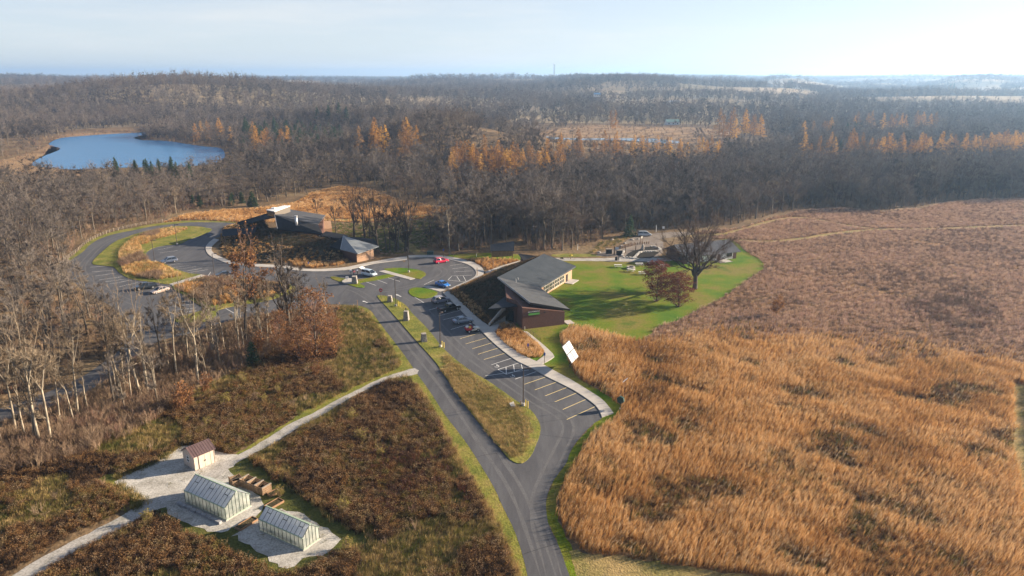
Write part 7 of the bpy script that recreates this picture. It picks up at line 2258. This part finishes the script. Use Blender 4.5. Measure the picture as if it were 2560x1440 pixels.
x, y = in_poly(poly_w([(470, 572), (420, 572), (360, 586), (330, 600), (300, 625), (295, 660), (315, 685), (350, 696), (400, 700), (460, 690), (440, 680), (400, 662), (372, 655), (360, 640), (350, 615), (390, 600), (440, 585)]), .75, False)
sp = waves(x, y, 61, 16)
k = sp > -.1
put('island_brush', x[~k], y[~k], BRUSH, .35, .7, 'brown brush on the loop island', z=np.full((~k).sum(), .1), wide=.8)
put('island_grass', x[k], y[k], BTUFTS + STRAW, .9, 1.4, 'tall tawny grass on the loop island', z=np.full(k.sum(), .1))
x, y = in_poly(poly_w([(436, 718), (480, 706), (520, 697), (600, 703), (690, 711), (725, 722), (680, 740), (610, 755), (530, 765), (490, 750), (460, 733)]), .8, False)
sp = waves(x, y, 63, 14)
k = sp > .1
put('island_brush', x[~k], y[~k], BRUSH, .4, .9, 'dark brush on the lower lot island', z=np.full((~k).sum(), .1), wide=.8)
put('island_grass', x[k], y[k], BTUFTS, .9, 1.5, 'orange grass on the lower lot island', z=np.full(k.sum(), .1))
# planted banks
for bi, (foot, top, zt) in enumerate(BERMS):
    X, Y, Z = [], [], []
    for _ in range(2600):
        a = TR.random() * 39.99
        i, f = int(a), a - int(a)
        t = TR.random()
        p = foot[i].lerp(foot[i + 1], f).lerp(top[i].lerp(top[i + 1], f), t)
        X.append(p.x); Y.append(p.y); Z.append(zt * t ** 1.1)
    X, Y, Z = np.array(X), np.array(Y), np.array(Z)
    rim = (Z < zt * .16) | ((Z < zt * .55) & (bi == 1) & (RNG.random(len(Z)) < .5))
    put('bank_plants', X, Y, BANKP, .3, .75, ['dark rough plants on the bank of the education building', 'dark rough plants on the bank of the visitor centre'][bi], z=Z, wide=1.0)
    put('bank_grass', X[rim], Y[rim], BTUFTS, .4, .9, ['tawny grass along the foot of the education building bank', 'tawny grass along the foot of the visitor centre bank'][bi], z=Z[rim])

# fields and brush round the woods
x, y = in_poly(FIELD, 1.25, False)
k = free(x, y)
put('field_grass', x[k], y[k], BTUFTS, .8, 1.3, 'orange grass in the field behind the visitor centre', wide=1.5)
x, y = in_poly(WMEADOW, 1.4)
put('glade_grass', x, y, FTUFTS + GREEN, .3, .7, 'brown grass in the glade under the dark trees', wide=1.3)
X, Y = [], []
for poly, s in ((LEFTW, 2.9), (LOWW, 1.5), (RIGHTW, 2.6)):
    x, y = wood_pts(poly, s)
    X.append(x); Y.append(y)
x, y = in_poly(poly_w([(-200, 1100), (120, 1085), (260, 1045), (420, 1000), (470, 1010), (330, 1090), (200, 1150), (60, 1190), (-200, 1220)]), 1.1)
X.append(x); Y.append(y)
X, Y = np.concatenate(X), np.concatenate(Y)
put('undergrowth', X, Y, BRUSH, .55, 1.25, 'brown undergrowth beneath the bare trees', wide=1.1)
x, y = in_poly(poly_w([(1500, 606), (1560, 588), (1620, 582), (1560, 600), (1540, 612), (1500, 628), (1470, 636)]), 1.3)
put('wood_edge_grass', x, y, GREEN + STRAW, .4, .9, 'rough grass on the bank before the wood', wide=1.3)
x, y = jgrid(-420, 520, 380, 930, 5)
k = np.zeros(len(x), bool)
for pl in ([(-20, 340), (125, 340), (208, 318), (440, 314), (600, 380), (580, 415), (200, 450), (-20, 460)], [(1200, 410), (1260, 340), (1420, 300), (1900, 300), (1960, 330), (1780, 372), (1500, 385), (1300, 385)]):
    k |= inside(poly_w(pl), x, y)
k &= ~inside(LAKE, x, y) & (RNG.random(len(x)) < .35)
put('marsh_brush', x[k], y[k], BRUSH, .5, 1.1, 'low brush in the marsh and wetland', wide=1.4)

# ------------------------------------------------------------------ the hazy air
hz = MB().box((0, 0, 68), (26000, 26000, 146)).build('haze', None)
hz.data.materials.clear()
hm_ = bpy.data.materials.new('hazy_air')
hm_.use_nodes = True
hm_.node_tree.nodes.clear()
ho = hm_.node_tree.nodes.new('ShaderNodeOutputMaterial')
hv = hm_.node_tree.nodes.new('ShaderNodeVolumePrincipled')
hv.inputs['Color'].default_value = (0.42, 0.66, 1.0, 1)
hv.inputs['Density'].default_value = 0.00015
hv.inputs['Anisotropy'].default_value = 0.48
hm_.node_tree.links.new(hv.outputs['Volume'], ho.inputs['Volume'])
hz.data.materials.append(hm_)
struct(hz, 'stuff', 'pale blue haze over the far land')
